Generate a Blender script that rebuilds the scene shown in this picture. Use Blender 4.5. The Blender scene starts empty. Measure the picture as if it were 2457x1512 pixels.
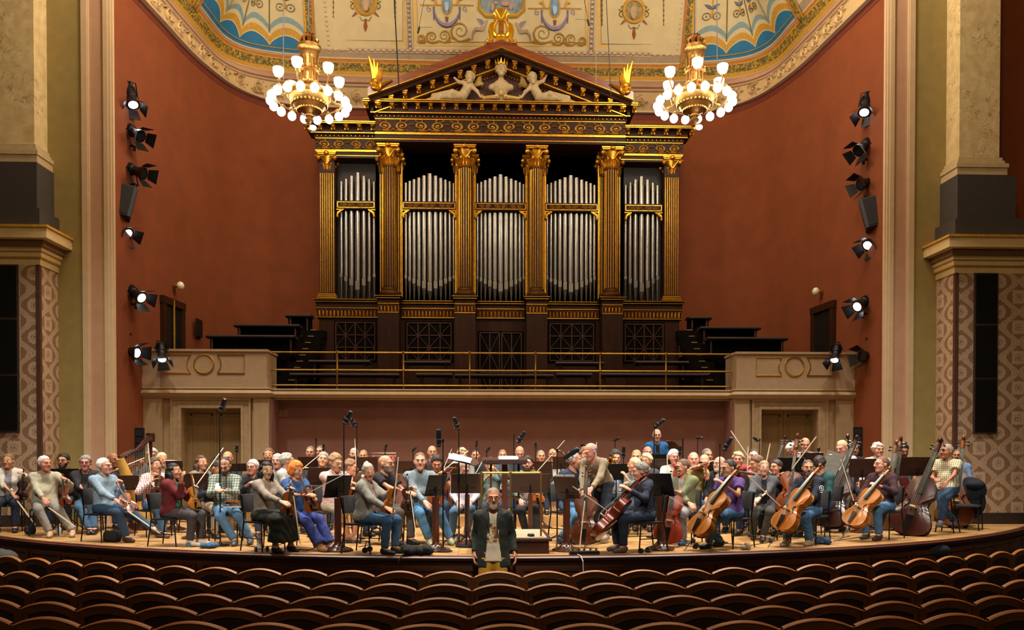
import bpy, math, random
import numpy as np
from mathutils import Vector, Matrix, Euler
pi = math.pi; R = math.radians
random.seed(7); RNG = np.random.default_rng(7)
scn = bpy.context.scene; COL = scn.collection

# ---------------------------------------------------------------- camera
F = 1880.0; YAW = .036; PIT = .014
CAM = Vector((-.45, 0, 2.2)); PPX = 1228.5; PPY = 1100 + F * math.tan(PIT)
cd = bpy.data.cameras.new('camera'); cam = bpy.data.objects.new('camera', cd); COL.objects.link(cam)
cam.location = CAM; cam.rotation_euler = (pi / 2 - PIT, 0, -YAW)
cd.sensor_width = 36; cd.lens = 36 * F / 2457; cd.shift_y = (PPY - 756) / 2457; cd.clip_end = 200
scn.camera = cam
RM = Euler((pi / 2 - PIT, 0, -YAW)).to_matrix()

# ---------------------------------------------------------------- world, exposure, house and stage lamps
wd = bpy.data.worlds.new('world'); scn.world = wd; wd.use_nodes = True
wd.node_tree.nodes['Background'].inputs[0].default_value = (1, .72, .45, 1)
wd.node_tree.nodes['Background'].inputs[1].default_value = .03
vs = scn.view_settings; vs.view_transform = 'Standard'; vs.look = 'None'; vs.gamma = 1; vs.use_curve_mapping = False
vs.exposure = 0.0

def lamp(name, kind, loc, target, energy, col, size=.3, angle=60, blend=.6):
    L = bpy.data.lights.new(name, kind); o = bpy.data.objects.new(name, L); COL.objects.link(o)
    L.energy = energy; L.color = col; o.location = loc
    if kind == 'AREA':
        L.shape = 'DISK'; L.size = size
    else:
        L.shadow_soft_size = size
    if kind == 'SPOT':
        L.spot_size = R(angle); L.spot_blend = blend
    if target is not None:
        o.rotation_euler = (Vector(target) - Vector(loc)).to_track_quat('-Z', 'Y').to_euler()
    return o
WARM = (1, .85, .66); HOT = (1, .74, .48); COOL = (1, .93, .84)
# the stage grid: downlights hung over the platform, above the picture
for x in (-6.2, -2.2, 2.2, 6.2):
    lamp('stage_downlight', 'SPOT', (x, 12.0, 13.5), (x * .95, 13.0, .9), 6600, COOL, .35, 58, .9)
# front-of-house fill spots under the hall ceiling, aimed at the platform
for x in (-7.5, -4.5, -1.5, 1.5, 4.5, 7.5):
    lamp('front_fill_spot', 'SPOT', (x * .8, 1.0, 11.5), (x, 13.7, 1.45), 6300 if abs(x) < 7 else 3200, COOL, .3, 20.5, .9)
lamp('front_fill_spot', 'SPOT', (-.3, -1.5, 10.5), (-.2, 10.3, 1.5), 4200, COOL, .3, 13, .9)  # extra unseen spot, added to brighten the man before the stage
# house chandeliers over the audience, above and behind the picture
for x in (-5.5, 5.5):
    lamp('house_chandelier_light', 'POINT', (x * .6, 7.0, 13.2), None, 480, HOT, .8)
    lamp('house_chandelier_light', 'POINT', (x * .9, 13.8, 14.0), None, 1000, WARM, .8)
    lamp('house_chandelier_light', 'POINT', (x * .5, -2.5, 10.5), None, 420, HOT, .8)

def ray(px, py):
    return RM @ Vector(((px - PPX) / F, -(py - PPY) / F, -1))
def at(px, py, Y):                      # the point of the plane y = Y behind a pixel of the photograph
    d = ray(px, py); return CAM + d * (Y / d.y)
def aw(px, py, w):
    return CAM + ray(px, py) * w
def az(px, w, z):                       # a point of known distance and height
    p = CAM + ray(px, 1100) * w; p.z = z; return p

# ---------------------------------------------------------------- materials
def lin(c):
    if isinstance(c, str): c = [int(c[i:i + 2], 16) / 255 for i in (0, 2, 4)]
    return tuple((x / 12.92 if x < .04045 else ((x + .055) / 1.055) ** 2.4) for x in c)
MATS = {}
def newmat(name):
    m = bpy.data.materials.new(name); m.use_nodes = True
    nt = m.node_tree; b = nt.nodes['Principled BSDF']
    return m, nt, b
def N(nt, t, **kw):
    n = nt.nodes.new(t)
    for k, v in kw.items():
        if k in n.inputs.keys() if isinstance(k, str) else False: n.inputs[k].default_value = v
        else: setattr(n, k, v)
    return n
def ramp(nt, src, stops, interp='LINEAR'):
    r = nt.nodes.new('ShaderNodeValToRGB'); r.color_ramp.interpolation = interp
    e = r.color_ramp.elements
    while len(e) < len(stops): e.new(.5)
    for i, (p, c) in enumerate(stops):
        e[i].position = p; e[i].color = tuple(c) + (1,)
    nt.links.new(src, r.inputs[0]); return r.outputs[0]
def sc_(c, k): return tuple(min(1, x * k) for x in c)
def M(col, rough=.6, metal=0, var=.14, scale=9, name=None, bump=0, spec=.5, coat=0):
    key = (col, rough, metal, var, scale, bump, spec, coat, name)
    if key in MATS: return MATS[key]
    m, nt, b = newmat(name or 'm_' + str(col))
    c = lin(col)
    tc = N(nt, 'ShaderNodeTexCoord'); nz = N(nt, 'ShaderNodeTexNoise'); nz.inputs['Scale'].default_value = scale
    nz.inputs['Detail'].default_value = 4
    nt.links.new(tc.outputs['Object'], nz.inputs['Vector'])
    out = ramp(nt, nz.outputs[0], [(.3, sc_(c, 1 - var)), (.7, sc_(c, 1 + var))])
    nt.links.new(out, b.inputs['Base Color'])
    b.inputs['Roughness'].default_value = rough; b.inputs['Metallic'].default_value = metal
    b.inputs['Specular IOR Level'].default_value = spec; b.inputs['Coat Weight'].default_value = coat
    if bump:
        bp = N(nt, 'ShaderNodeBump'); bp.inputs['Strength'].default_value = bump; bp.inputs['Distance'].default_value = .01
        nt.links.new(nz.outputs[0], bp.inputs['Height']); nt.links.new(bp.outputs[0], b.inputs['Normal'])
    MATS[key] = m; return m
def EMIT(col, strength, name):
    if name in MATS: return MATS[name]
    m, nt, b = newmat(name); c = lin(col)
    b.inputs['Base Color'].default_value = c + (1,); b.inputs['Emission Color'].default_value = c + (1,)
    b.inputs['Emission Strength'].default_value = strength; MATS[name] = m; return m
def WOOD(c1, c2, rough=.4, scale=3, stretch=(1, 1, .08), name='wood', coat=0):
    key = (c1, c2, rough, scale, stretch, coat)
    if key in MATS: return MATS[key]
    m, nt, b = newmat(name)
    tc = N(nt, 'ShaderNodeTexCoord'); mp = N(nt, 'ShaderNodeMapping'); mp.inputs['Scale'].default_value = stretch
    nz = N(nt, 'ShaderNodeTexNoise'); nz.inputs['Scale'].default_value = scale * 8; nz.inputs['Detail'].default_value = 6; nz.inputs['Distortion'].default_value = .6
    nt.links.new(tc.outputs['Object'], mp.inputs[0]); nt.links.new(mp.outputs[0], nz.inputs['Vector'])
    nt.links.new(ramp(nt, nz.outputs[0], [(.3, lin(c1)), (.7, lin(c2))]), b.inputs['Base Color'])
    b.inputs['Roughness'].default_value = rough; b.inputs['Coat Weight'].default_value = coat; b.inputs['Coat Roughness'].default_value = .15
    MATS[key] = m; return m
def PLAID(c1, c2, c3, scale=28, name='plaid_cloth'):
    key = (c1, c2, c3, scale)
    if key in MATS: return MATS[key]
    m, nt, b = newmat(name); tc = N(nt, 'ShaderNodeTexCoord')
    fs = []
    for d in ('X', 'Z'):
        w = N(nt, 'ShaderNodeTexWave'); w.wave_type = 'BANDS'; w.bands_direction = d; w.inputs['Scale'].default_value = scale / 6
        w.inputs['Distortion'].default_value = 1.2; w.inputs['Detail Scale'].default_value = .6
        nt.links.new(tc.outputs['Object'], w.inputs['Vector']); fs.append(w.outputs['Fac'])
    ad = N(nt, 'ShaderNodeMath', operation='ADD'); nt.links.new(fs[0], ad.inputs[0]); nt.links.new(fs[1], ad.inputs[1])
    hv = N(nt, 'ShaderNodeMath', operation='MULTIPLY'); hv.inputs[1].default_value = .5; nt.links.new(ad.outputs[0], hv.inputs[0])
    nt.links.new(ramp(nt, hv.outputs[0], [(.2, lin(c1)), (.5, lin(c2)), (.8, lin(c3))]), b.inputs['Base Color'])
    b.inputs['Roughness'].default_value = .85; MATS[key] = m; return m

# ---------------------------------------------------------------- mesh helpers
def frame_of(d, up=(0, 0, 1)):
    z = Vector(d).normalized(); u = Vector(up)
    if abs(z.dot(u)) > .95: u = Vector((0, 1, 0)) if abs(z.y) < .9 else Vector((1, 0, 0))
    x = u.cross(z).normalized(); y = z.cross(x); return x, y, z
def basis(o, x, y, z):
    return Matrix(((x[0], y[0], z[0], o[0]), (x[1], y[1], z[1], o[1]), (x[2], y[2], z[2], o[2]), (0, 0, 0, 1)))
class MB:
    def __init__(s): s.v = []; s.f = []; s.m = []
    def add(s, vs_, fs, mi=0, xf=None):
        o = len(s.v)
        s.v += [tuple(xf @ Vector(v)) for v in vs_] if xf is not None else [tuple(v) for v in vs_]
        s.f += [tuple(i + o for i in f) for f in fs]; s.m += [mi] * len(fs) if isinstance(mi, int) else list(mi)
        return s
    def box(s, c, d, mi=0, xf=None, rot=None):
        a = [Vector((x * d[0] / 2, y * d[1] / 2, z * d[2] / 2)) for x in (-1, 1) for y in (-1, 1) for z in (-1, 1)]
        if rot is not None: a = [rot @ p for p in a]
        a = [p + Vector(c) for p in a]
        return s.add(a, [(0, 1, 3, 2), (4, 6, 7, 5), (0, 4, 5, 1), (2, 3, 7, 6), (0, 2, 6, 4), (1, 5, 7, 3)], mi, xf)
    def bb(s, x0, x1, y0, y1, z0, z1, mi=0, xf=None):
        return s.box(((x0 + x1) / 2, (y0 + y1) / 2, (z0 + z1) / 2), (abs(x1 - x0), abs(y1 - y0), abs(z1 - z0)), mi, xf)
    def bar(s, a, b, w, h, mi=0, up=(0, 0, 1), xf=None):     # box along a..b, w wide, h high
        a = Vector(a); b = Vector(b); x, y, z = frame_of(b - a, up)
        m = basis((a + b) / 2, x, y, z)
        return s.box((0, 0, 0), (w, h, (b - a).length), mi, m if xf is None else xf @ m)
    def tube(s, pts, r, n=6, mi=0, xf=None, caps=True, closed=False):
        pts = [Vector(p) for p in pts]; k = len(pts)
        if not hasattr(r, '__len__'): r = [r] * k
        vs_ = []; px_ = None
        for i, p in enumerate(pts):
            a = pts[(i - 1) % k] if closed or i > 0 else p
            b = pts[(i + 1) % k] if closed or i < k - 1 else p
            t = (b - a)
            t = t.normalized() if t.length > 1e-9 else Vector((0, 0, 1))
            if px_ is None: x = frame_of(t)[0]
            else:
                x = px_ - t * px_.dot(t); x = x.normalized() if x.length > 1e-6 else frame_of(t)[0]
            px_ = x; y = t.cross(x)
            for j in range(n):
                an = 2 * pi * j / n; vs_.append(p + (x * math.cos(an) + y * math.sin(an)) * r[i])
        fs = []
        for i in range(k if closed else k - 1):
            for j in range(n):
                i2 = (i + 1) % k
                fs.append((i * n + j, i * n + (j + 1) % n, i2 * n + (j + 1) % n, i2 * n + j))
        if caps and not closed:
            fs.append(tuple(range(n - 1, -1, -1))); fs.append(tuple((k - 1) * n + j for j in range(n)))
        return s.add(vs_, fs, mi, xf)
    def lathe(s, prof, n=16, mi=0, xf=None, c=(0, 0, 0), caps=True):
        vs_ = []
        for r, z in prof:
            for j in range(n):
                an = 2 * pi * j / n; vs_.append((c[0] + r * math.cos(an), c[1] + r * math.sin(an), c[2] + z))
        fs = [(i * n + j, i * n + (j + 1) % n, (i + 1) * n + (j + 1) % n, (i + 1) * n + j) for i in range(len(prof) - 1) for j in range(n)]
        mm = mi
        if not isinstance(mi, int): mm = [mi[i] for i in range(len(prof) - 1) for j in range(n)]
        if caps:
            fs.append(tuple(range(n - 1, -1, -1))); fs.append(tuple((len(prof) - 1) * n + j for j in range(n)))
            if not isinstance(mi, int): mm += [mi[0], mi[-1]]
        return s.add(vs_, fs, mm, xf)
    def ell(s, c, r, nu=10, nv=7, mi=0, xf=None, rot=None):
        if not hasattr(r, '__len__'): r = (r, r, r)
        vs_ = []
        for i in range(1, nv):
            th = pi * i / nv
            for j in range(nu):
                ph = 2 * pi * j / nu; vs_.append(Vector((r[0] * math.sin(th) * math.cos(ph), r[1] * math.sin(th) * math.sin(ph), r[2] * math.cos(th))))
        vs_ += [Vector((0, 0, r[2])), Vector((0, 0, -r[2]))]; t = len(vs_) - 2
        if rot is not None: vs_ = [rot @ v for v in vs_]
        vs_ = [v + Vector(c) for v in vs_]
        fs = [(i * nu + j, (i + 1) * nu + j, (i + 1) * nu + (j + 1) % nu, i * nu + (j + 1) % nu) for i in range(nv - 2) for j in range(nu)]
        fs += [(t, j, (j + 1) % nu) for j in range(nu)] + [(t + 1, (nv - 2) * nu + (j + 1) % nu, (nv - 2) * nu + j) for j in range(nu)]
        return s.add(vs_, fs, mi, xf)
    def prism(s, poly, z0, z1, mi=0, xf=None):
        n = len(poly); vs_ = [(p[0], p[1], z0) for p in poly] + [(p[0], p[1], z1) for p in poly]
        fs = [(i, (i + 1) % n, n + (i + 1) % n, n + i) for i in range(n)] + [tuple(range(n - 1, -1, -1)), tuple(range(n, 2 * n))]
        return s.add(vs_, fs, mi, xf)
    def grid(s, P, mi=0, closed=False):
        a = len(P); b = len(P[0]); vs_ = [p for row in P for p in row]
        fs = [(i * b + j, i * b + (j + 1) % b, (i + 1) * b + (j + 1) % b, (i + 1) * b + j) for i in range(a - 1) for j in range(b if closed else b - 1)]
        return s.add(vs_, fs, mi)
    def mesh(s, name, mats, smooth=True, ang=40):
        me = bpy.data.meshes.new(name); me.from_pydata(s.v, [], s.f); me.update()
        for m in (mats if isinstance(mats, (list, tuple)) else [mats]): me.materials.append(m)
        if any(s.m): me.polygons.foreach_set('material_index', s.m)
        if smooth:
            me.polygons.foreach_set('use_smooth', [True] * len(me.polygons))
            if ang < 180: me.set_sharp_from_angle(angle=R(ang))
        return me
    def build(s, name, mats, parent=None, smooth=True, ang=40):
        return put(name, s.mesh(name, mats, smooth, ang), parent)
def put(name, me, parent=None, xf=None):
    o = bpy.data.objects.new(name, me); COL.objects.link(o)
    if parent is not None: o.parent = parent
    if xf is not None: o.matrix_local = xf
    return o
def tag(o, label=None, cat=None, group=None, kind=None):
    if label: o['label'] = label
    if cat: o['category'] = cat
    if group: o['group'] = group
    if kind: o['kind'] = kind
    return o
def empty(name, loc=(0, 0, 0), rz=0):
    o = bpy.data.objects.new(name, None); COL.objects.link(o); o.empty_display_size = .1
    o.location = loc; o.rotation_euler = (0, 0, rz); return o
def copy_tree(o, parent=None):
    c = o.copy(); COL.objects.link(c); c.parent = parent
    for ch in KIDS.get(o.name, o.children): copy_tree(ch, c)
    return c
KIDS = {}
ORD = 'first second third fourth fifth sixth seventh eighth ninth tenth eleventh twelfth thirteenth fourteenth fifteenth sixteenth seventeenth eighteenth nineteenth twentieth'.split()
def ordinal(n):
    if n <= 20: return ORD[n - 1]
    return ('twenty-' if n < 30 else 'thirty-') + ORD[n % 10 - 1] if n % 10 else ('thirtieth' if n == 30 else 'fortieth')
# ================================================================ setting: floors, stage, walls, vault
CY = 24.1; RL = 13.7; ZS = .9                     # centre of the stage curve, its radius, platform height
def zfloor(r): return 0 if r < 15.9 else min(.09 * (r - 16.2) if r > 16.2 else 0, 1.2)
RUST = M('7d3c15', .85, var=.10, scale=2.2, name='rust_plaster', bump=.05)
MAROON = M('8e655c', .85, var=.08, scale=3, name='maroon_wall')
TAN = M('a58c68', .75, var=.07, scale=5, name='tan_paint')
OLIVE = M('93804a', .8, var=.08, scale=5, name='olive_plaster')
TAN2 = M('ba9172', .7, var=.06, scale=4, name='pinkish_plaster')
IVORY = M('c6ab88', .6, var=.05, scale=6, name='ivory_moulding')
CREAM = M('cdbd92', .75, var=.05, scale=4, name='cream_plaster')
GOLD = M('c8922c', .34, .85, var=.25, scale=14, name='gilding')
GOLDP = M('c9962e', .5, .25, var=.2, scale=20, name='gold_paint')
BRASS = M('a8843c', .38, .8, var=.15, scale=10, name='brass')
DARKW = WOOD('2a150c', '40200f', .38, 2, name='dark_walnut')
BLACK = M('0d0c0c', .5, name='black_paint')
STONE = M('423d3b', .5, var=.15, scale=30, name='black_marble')
def damask():
    m, nt, b = newmat('damask_fabric'); tc = N(nt, 'ShaderNodeTexCoord'); sp = N(nt, 'ShaderNodeSeparateXYZ')
    nt.links.new(tc.outputs['Object'], sp.inputs[0])
    def ma(op, a, c=None):
        n = N(nt, 'ShaderNodeMath', operation=op)
        for i, q in enumerate((a, c)):
            if q is None: continue
            if isinstance(q, (int, float)): n.inputs[i].default_value = q
            else: nt.links.new(q, n.inputs[i])
        return n.outputs[0]
    P, Q = .78, .60
    u = ma('FRACT', ma('ADD', ma('DIVIDE', ma('ADD', sp.outputs[0], sp.outputs[1]), P), 50)); v = ma('ADD', ma('DIVIDE', sp.outputs[2], Q), 50)
    fo = ma('MULTIPLY', ma('ABSOLUTE', ma('SUBTRACT', u, .5)), 2)
    cv_ = ma('COSINE', ma('MULTIPLY', v, 2 * pi)); og = ma('ABSOLUTE', ma('SUBTRACT', fo, ma('ADD', ma('MULTIPLY', cv_, .33), .5)))
    nz = N(nt, 'ShaderNodeTexNoise'); nz.inputs['Scale'].default_value = 30; nz.inputs['Detail'].default_value = 3
    nt.links.new(tc.outputs['Object'], nz.inputs['Vector']); nn = ma('MULTIPLY', ma('SUBTRACT', nz.outputs[0], .5), .22)
    def med(f0, v0):
        a_ = ma('SUBTRACT', fo, f0); b_ = ma('MULTIPLY', ma('SUBTRACT', ma('FRACT', ma('ADD', v, v0)), .5), 1.5)
        return ma('MAXIMUM', ma('ABSOLUTE', a_), ma('ABSOLUTE', b_)) if f0 == 0 else ma('SQRT', ma('ADD', ma('MULTIPLY', a_, a_), ma('MULTIPLY', b_, b_)))
    lo, hi = lin('b89c80'), lin('8a6849')
    d = ma('ADD', ma('MINIMUM', med(0, .5), med(1, 0)), nn)
    c1 = ramp(nt, d, [(0, hi), (.06, lo), (.12, hi), (.15, lo), (.33, hi), (.36, hi)], 'CONSTANT')
    c2 = ramp(nt, ma('ADD', og, nn), [(0, lo), (.06, hi), (.085, lo), (.19, hi)], 'CONSTANT')
    mxx = N(nt, 'ShaderNodeMix', data_type='RGBA', blend_type='LIGHTEN'); mxx.inputs[0].default_value = 1; nt.links.new(c1, mxx.inputs[6]); nt.links.new(c2, mxx.inputs[7]); col = mxx.outputs[2]
    nt.links.new(col, b.inputs['Base Color']); b.inputs['Roughness'].default_value = .8
    return m
DAMASK = damask()
def marble():
    m, nt, b = newmat('veined_marble'); tc = N(nt, 'ShaderNodeTexCoord')
    n1 = N(nt, 'ShaderNodeTexNoise'); n1.inputs['Scale'].default_value = 3.2; n1.inputs['Detail'].default_value = 9; n1.inputs['Distortion'].default_value = 1.2
    n2 = N(nt, 'ShaderNodeTexNoise'); n2.inputs['Scale'].default_value = 6; n2.inputs['Detail'].default_value = 6
    for n in (n1, n2): nt.links.new(tc.outputs['Object'], n.inputs['Vector'])
    base = ramp(nt, n2.outputs[0], [(.3, lin('c8ae7a')), (.7, lin('e0cb9c'))])
    n3 = N(nt, 'ShaderNodeTexNoise'); n3.inputs['Scale'].default_value = 1.6; n3.inputs['Detail'].default_value = 3; nt.links.new(tc.outputs['Object'], n3.inputs['Vector'])
    v1 = ramp(nt, n1.outputs[0], [(.0, (1, 1, 1)), (.485, (1, 1, 1)), (.5, (.25, .2, .18)), (.515, (1, 1, 1))]); gate = ramp(nt, n3.outputs[0], [(.50, (1, 1, 1)), (.58, (0, 0, 0))])
    mg = N(nt, 'ShaderNodeMix', data_type='RGBA', blend_type='LIGHTEN'); mg.inputs[0].default_value = 1; nt.links.new(v1, mg.inputs[6]); nt.links.new(gate, mg.inputs[7]); vein = mg.outputs[2]
    mx = N(nt, 'ShaderNodeMix', data_type='RGBA', blend_type='MULTIPLY'); mx.inputs[0].default_value = .75
    nt.links.new(base, mx.inputs[6]); nt.links.new(vein, mx.inputs[7]); nt.links.new(mx.outputs[2], b.inputs['Base Color'])
    b.inputs['Roughness'].default_value = .16
    return m
MARBLE = marble()
def planks():
    m, nt, b = newmat('stage_planks'); tc = N(nt, 'ShaderNodeTexCoord'); br = N(nt, 'ShaderNodeTexBrick')
    mp = N(nt, 'ShaderNodeMapping'); mp.inputs['Scale'].default_value = (1, 1, 1); nt.links.new(tc.outputs['Object'], mp.inputs[0]); nt.links.new(mp.outputs[0], br.inputs['Vector'])
    br.inputs['Scale'].default_value = 1; br.inputs['Brick Width'].default_value = 1.6; br.inputs['Row Height'].default_value = .12; br.inputs['Mortar Size'].default_value = .006
    br.inputs['Color1'].default_value = lin('c39a62') + (1,); br.inputs['Color2'].default_value = lin('a87c48') + (1,); br.inputs['Mortar'].default_value = lin('4a3018') + (1,)
    nz = N(nt, 'ShaderNodeTexNoise'); nz.inputs['Scale'].default_value = 5; nz.inputs['Detail'].default_value = 5; nt.links.new(tc.outputs['Object'], nz.inputs['Vector'])
    mx = N(nt, 'ShaderNodeMix', data_type='RGBA', blend_type='MULTIPLY'); mx.inputs[0].default_value = .5
    nt.links.new(br.outputs[0], mx.inputs[6]); nt.links.new(ramp(nt, nz.outputs[0], [(.3, (.55, .5, .45)), (.7, (1, 1, 1))]), mx.inputs[7])
    nt.links.new(mx.outputs[2], b.inputs['Base Color']); b.inputs['Roughness'].default_value = .45
    return m
PLANKS = planks()
LIPW = WOOD('3a1a0e', '5a2a16', .48, 2, (.1, .1, 1), 'polished_mahogany', 0)
SEATW = WOOD('784817', '94591d', .5, 2, (.15, 1, 1), 'seat_wood')

def S(o): o['kind'] = 'structure'; return o
# audience floor: rings round the stage, rising towards the back
mb = MB(); P = []
for i in range(14):
    r = 13.55 + i * .9
    P.append([(r * math.sin(a), CY - r * math.cos(a), zfloor(r)) for a in np.linspace(-.95, .95, 25)])
mb.grid(P); S(mb.build('floor', M('2a1a10', .6, var=.2, name='hall_floor')))
# stage platform
def arc(r, x1, n=40): return [(x, CY - math.sqrt(r * r - x * x)) for x in np.linspace(-x1, x1, n)]
mb = MB(); pl = arc(RL, 10.6) + [(10.6, 18.3), (-10.6, 18.3)]
mb.prism(pl, ZS - .05, ZS); S(mb.build('floor_stage', PLANKS, smooth=False))
mb = MB(); pl = arc(9.3, 7.4) + [(7.4, 18.2), (-7.4, 18.2)]
mb.prism(pl, ZS, 1.1, 0); S(mb.build('floor_riser', PLANKS, smooth=False))
mb = MB()
sec = [(RL + .06, ZS), (RL + .085, ZS - .02), (RL + .06, ZS - .055), (RL - .01, ZS - .06), (RL - .01, ZS + .006), (RL + .06, ZS + .006)]
mb.grid([[(r * math.sin(a), CY - r * math.cos(a), z) for r, z in sec] for a in np.linspace(-.88, .88, 60)]); S(mb.build('trim_stage_lip', LIPW))
mb = MB(); mb.grid([[(r * math.sin(a), CY - r * math.cos(a), z) for r, z in ((RL, ZS - .05), (RL, .79), (RL - .02, .78), (RL - .02, .12), (RL, .1), (RL, 0))] for a in np.linspace(-.88, .88, 60)])
fr = S(mb.build('wall_stage_front', WOOD('3a1d0c', '552c12', .4, 2, (.1, .1, 1), 'stage_front_wood')))
pm = MB()
for c, d in (((0, -.02, .245), (.80, .03, .035)), ((0, -.02, -.245), (.80, .03, .035)), ((-.385, -.02, 0), (.035, .03, .46)), ((.385, -.02, 0), (.035, .03, .46)), ((0, -.004, 0), (.74, .012, .46))): pm.box(c, d)
pme = pm.mesh('panel', WOOD('32180a', '4a2610', .35, 2, (.1, 1, 1), 'panel_wood'), False)
for k in range(-12, 13):
    a = (k + .5) * .066
    put('panel', pme, fr, Matrix.Translation((RL * math.sin(a), CY - RL * math.cos(a), .47)) @ Matrix.Rotation(a, 4, 'Z'))

# hall wall ends with marble pilasters, olive strips and the proscenium frame
def mirror(sg, x0, x1): return (x0 * sg, x1 * sg)
for sg, nm in ((-1, 'left'), (1, 'right')):
    def B(mb_, x0, x1, y0, y1, z0, z1, mi=0): mb_.bb(x0 * sg, x1 * sg, y0, y1, z0, z1, mi)
    w = MB(); B(w, 8.86, 13, 15.2, 16.5, ZS - .2, 5.86); wall = S(w.build('wall_' + nm, DAMASK, smooth=False))
    t = MB(); B(t, 8.84, 8.91, 15.17, 15.24, ZS, 5.86); t.build('corner_strip', M('4a2a18', .7, name='brown_strip'), wall, False)
    t = MB(); B(t, 8.85, 13, 15.12, 15.9, ZS, ZS + .22); t.build('plinth', M('2a1c14', .6, name='dark_plinth'), wall, False)
    # the dark speaker openings: three panes between bars
    x0, x1 = (9.26, 9.68) if sg > 0 else (9.27, 9.9)
    fr_ = MB(); B(fr_, x0 - .03, x1 + .03, 15.17, 15.2, 2.70, 5.86); fo = fr_.build('recess_frame', M('3a2c22', .6, name='recess_frame'), wall, False)
    for za, zb in ((2.74, 3.76), (3.82, 4.82), (4.88, 5.83)):
        q = MB(); B(q, x0, x1, 15.155, 15.175, za, zb); q.build('pane', M('0b0a0a', .35, name='dark_grille'), fo, False)
    # entablature over it
    c = MB()
    def ring(mb_, ex, z0, z1, mi): B(mb_, 8.92 - ex, 13, 15.28 - ex, 16.5, z0, z1, mi)
    for ex, z0, z1, mi in ((.08, 5.86, 5.99, 0), (.11, 5.99, 6.01, 1), (.12, 6.01, 6.10, 0), (.14, 6.10, 6.115, 1), (.15, 6.115, 6.19, 0), (.20, 6.19, 6.31, 2), (.34, 6.31, 6.50, 0), (.37, 6.50, 6.545, 1)): ring(c, ex, z0, z1, mi)
    S(c.build('trim_entablature_' + nm, [M('cdb27a', .6, var=.06, name='beige_entablature'), GOLDP, M('7a5a34', .7, name='frieze_brown')], smooth=False))
    p = MB(); B(p, 8.82, 10.2, 15.15, 16.3, 6.545, 6.92); B(p, 8.92, 10.1, 15.25, 16.3, 6.92, 7.82)
    po = S(p.build('wall_pilaster_' + nm, STONE, smooth=False))
    q = MB()
    for ex, z0, z1 in ((.10, 7.82, 7.98), (.12, 7.98, 8.06), (.07, 8.06, 8.13), (.04, 8.13, 8.2)): B(q, 9.04 - ex, 9.86 + ex, 15.4 - ex, 16.3, z0, z1)
    q.build('pilaster_base', M('c2ab84', .4, var=.08, name='pilaster_base'), po, False)
    q = MB(); B(q, 9.04, 9.86, 15.4, 16.3, 8.2, 14.2); q.build('pilaster_shaft', MARBLE, po, False)
    q = MB(); B(q, 9.86, 14, 15.9, 16.5, 6.5, 14.2); S(q.build('wall_bay_' + nm, RUST, smooth=False))
    # olive wall strip and splayed proscenium frame
    q = MB(); B(q, 8.34, 9.2, 15.85, 16.5, ZS, 14.2); S(q.build('wall_olive_' + nm, OLIVE, smooth=False))
    q = MB()
    B(q, 8.25, 8.36, 15.80, 16.5, ZS, 14.2, 0); B(q, 8.23, 8.25, 15.82, 16.4, ZS, 14.2, 0)
    B(q, 7.97, 8.23, 15.87, 16.3, ZS, 14.2, 1); B(q, 7.945, 7.97, 15.84, 16.2, ZS, 14.2, 2)
    B(q, 7.86, 7.945, 15.82, 16.1, ZS, 14.2, 0); B(q, 7.81, 7.86, 15.84, 15.96, ZS, 14.2, 0); B(q, 7.775, 7.81, 15.87, 15.94, ZS, 14.2, 0)
    S(q.build('trim_proscenium_' + nm, [IVORY, TAN2, GOLDP], smooth=False))

# ---- apse: plan curves of the wall/cornice foot (A) and of the cornice top (T)
def spline(pts, n):
    pts = [np.array(p, float) for p in pts]; pts = [2 * pts[0] - pts[1]] + pts + [2 * pts[-1] - pts[-2]]
    out = []
    for i in range(1, len(pts) - 2):
        for t in np.linspace(0, 1, 12, endpoint=False):
            a, b, c, d = pts[i - 1:i + 3]
            out.append(.5 * (2 * b + (c - a) * t + (2 * a - 5 * b + 4 * c - d) * t * t + (3 * b - a - 3 * c + d) * t ** 3))
    out.append(pts[-2]); out = np.array(out)
    L = np.r_[0, np.cumsum(np.linalg.norm(np.diff(out, axis=0), axis=1))]
    s = np.linspace(0, L[-1], n); return np.c_[np.interp(s, L, out[:, 0]), np.interp(s, L, out[:, 1])]
def full(h):
    h = [(x, y) for x, y in h]; return [(-x, y) for x, y in h] + [(x, y) for x, y in h[::-1][1:]]
NP = 97
PA = spline(full([(7.90, 15.92), (7.78, 17.07), (7.67, 18.1), (7.52, 19.5), (7.21, 20.75), (6.88, 21.4), (6.44, 21.85), (5.85, 22.15), (5., 22.28), (4., 22.32), (0, 22.33)]), NP)
PT = spline(full([(7.90, 15.92), (7.78, 17.2), (7.68, 18.3), (7.56, 19.55), (7.48, 20.5), (7.31, 21.0), (6.97, 21.4), (6.43, 21.65), (5.6, 21.82), (4., 21.92), (0, 21.95)]), NP)
def norms(P):
    t = np.gradient(P, axis=0); t /= np.linalg.norm(t, axis=1)[:, None]; return np.c_[t[:, 1], -t[:, 0]]   # towards the stage
NA, NT = norms(PA), norms(PT)
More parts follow.
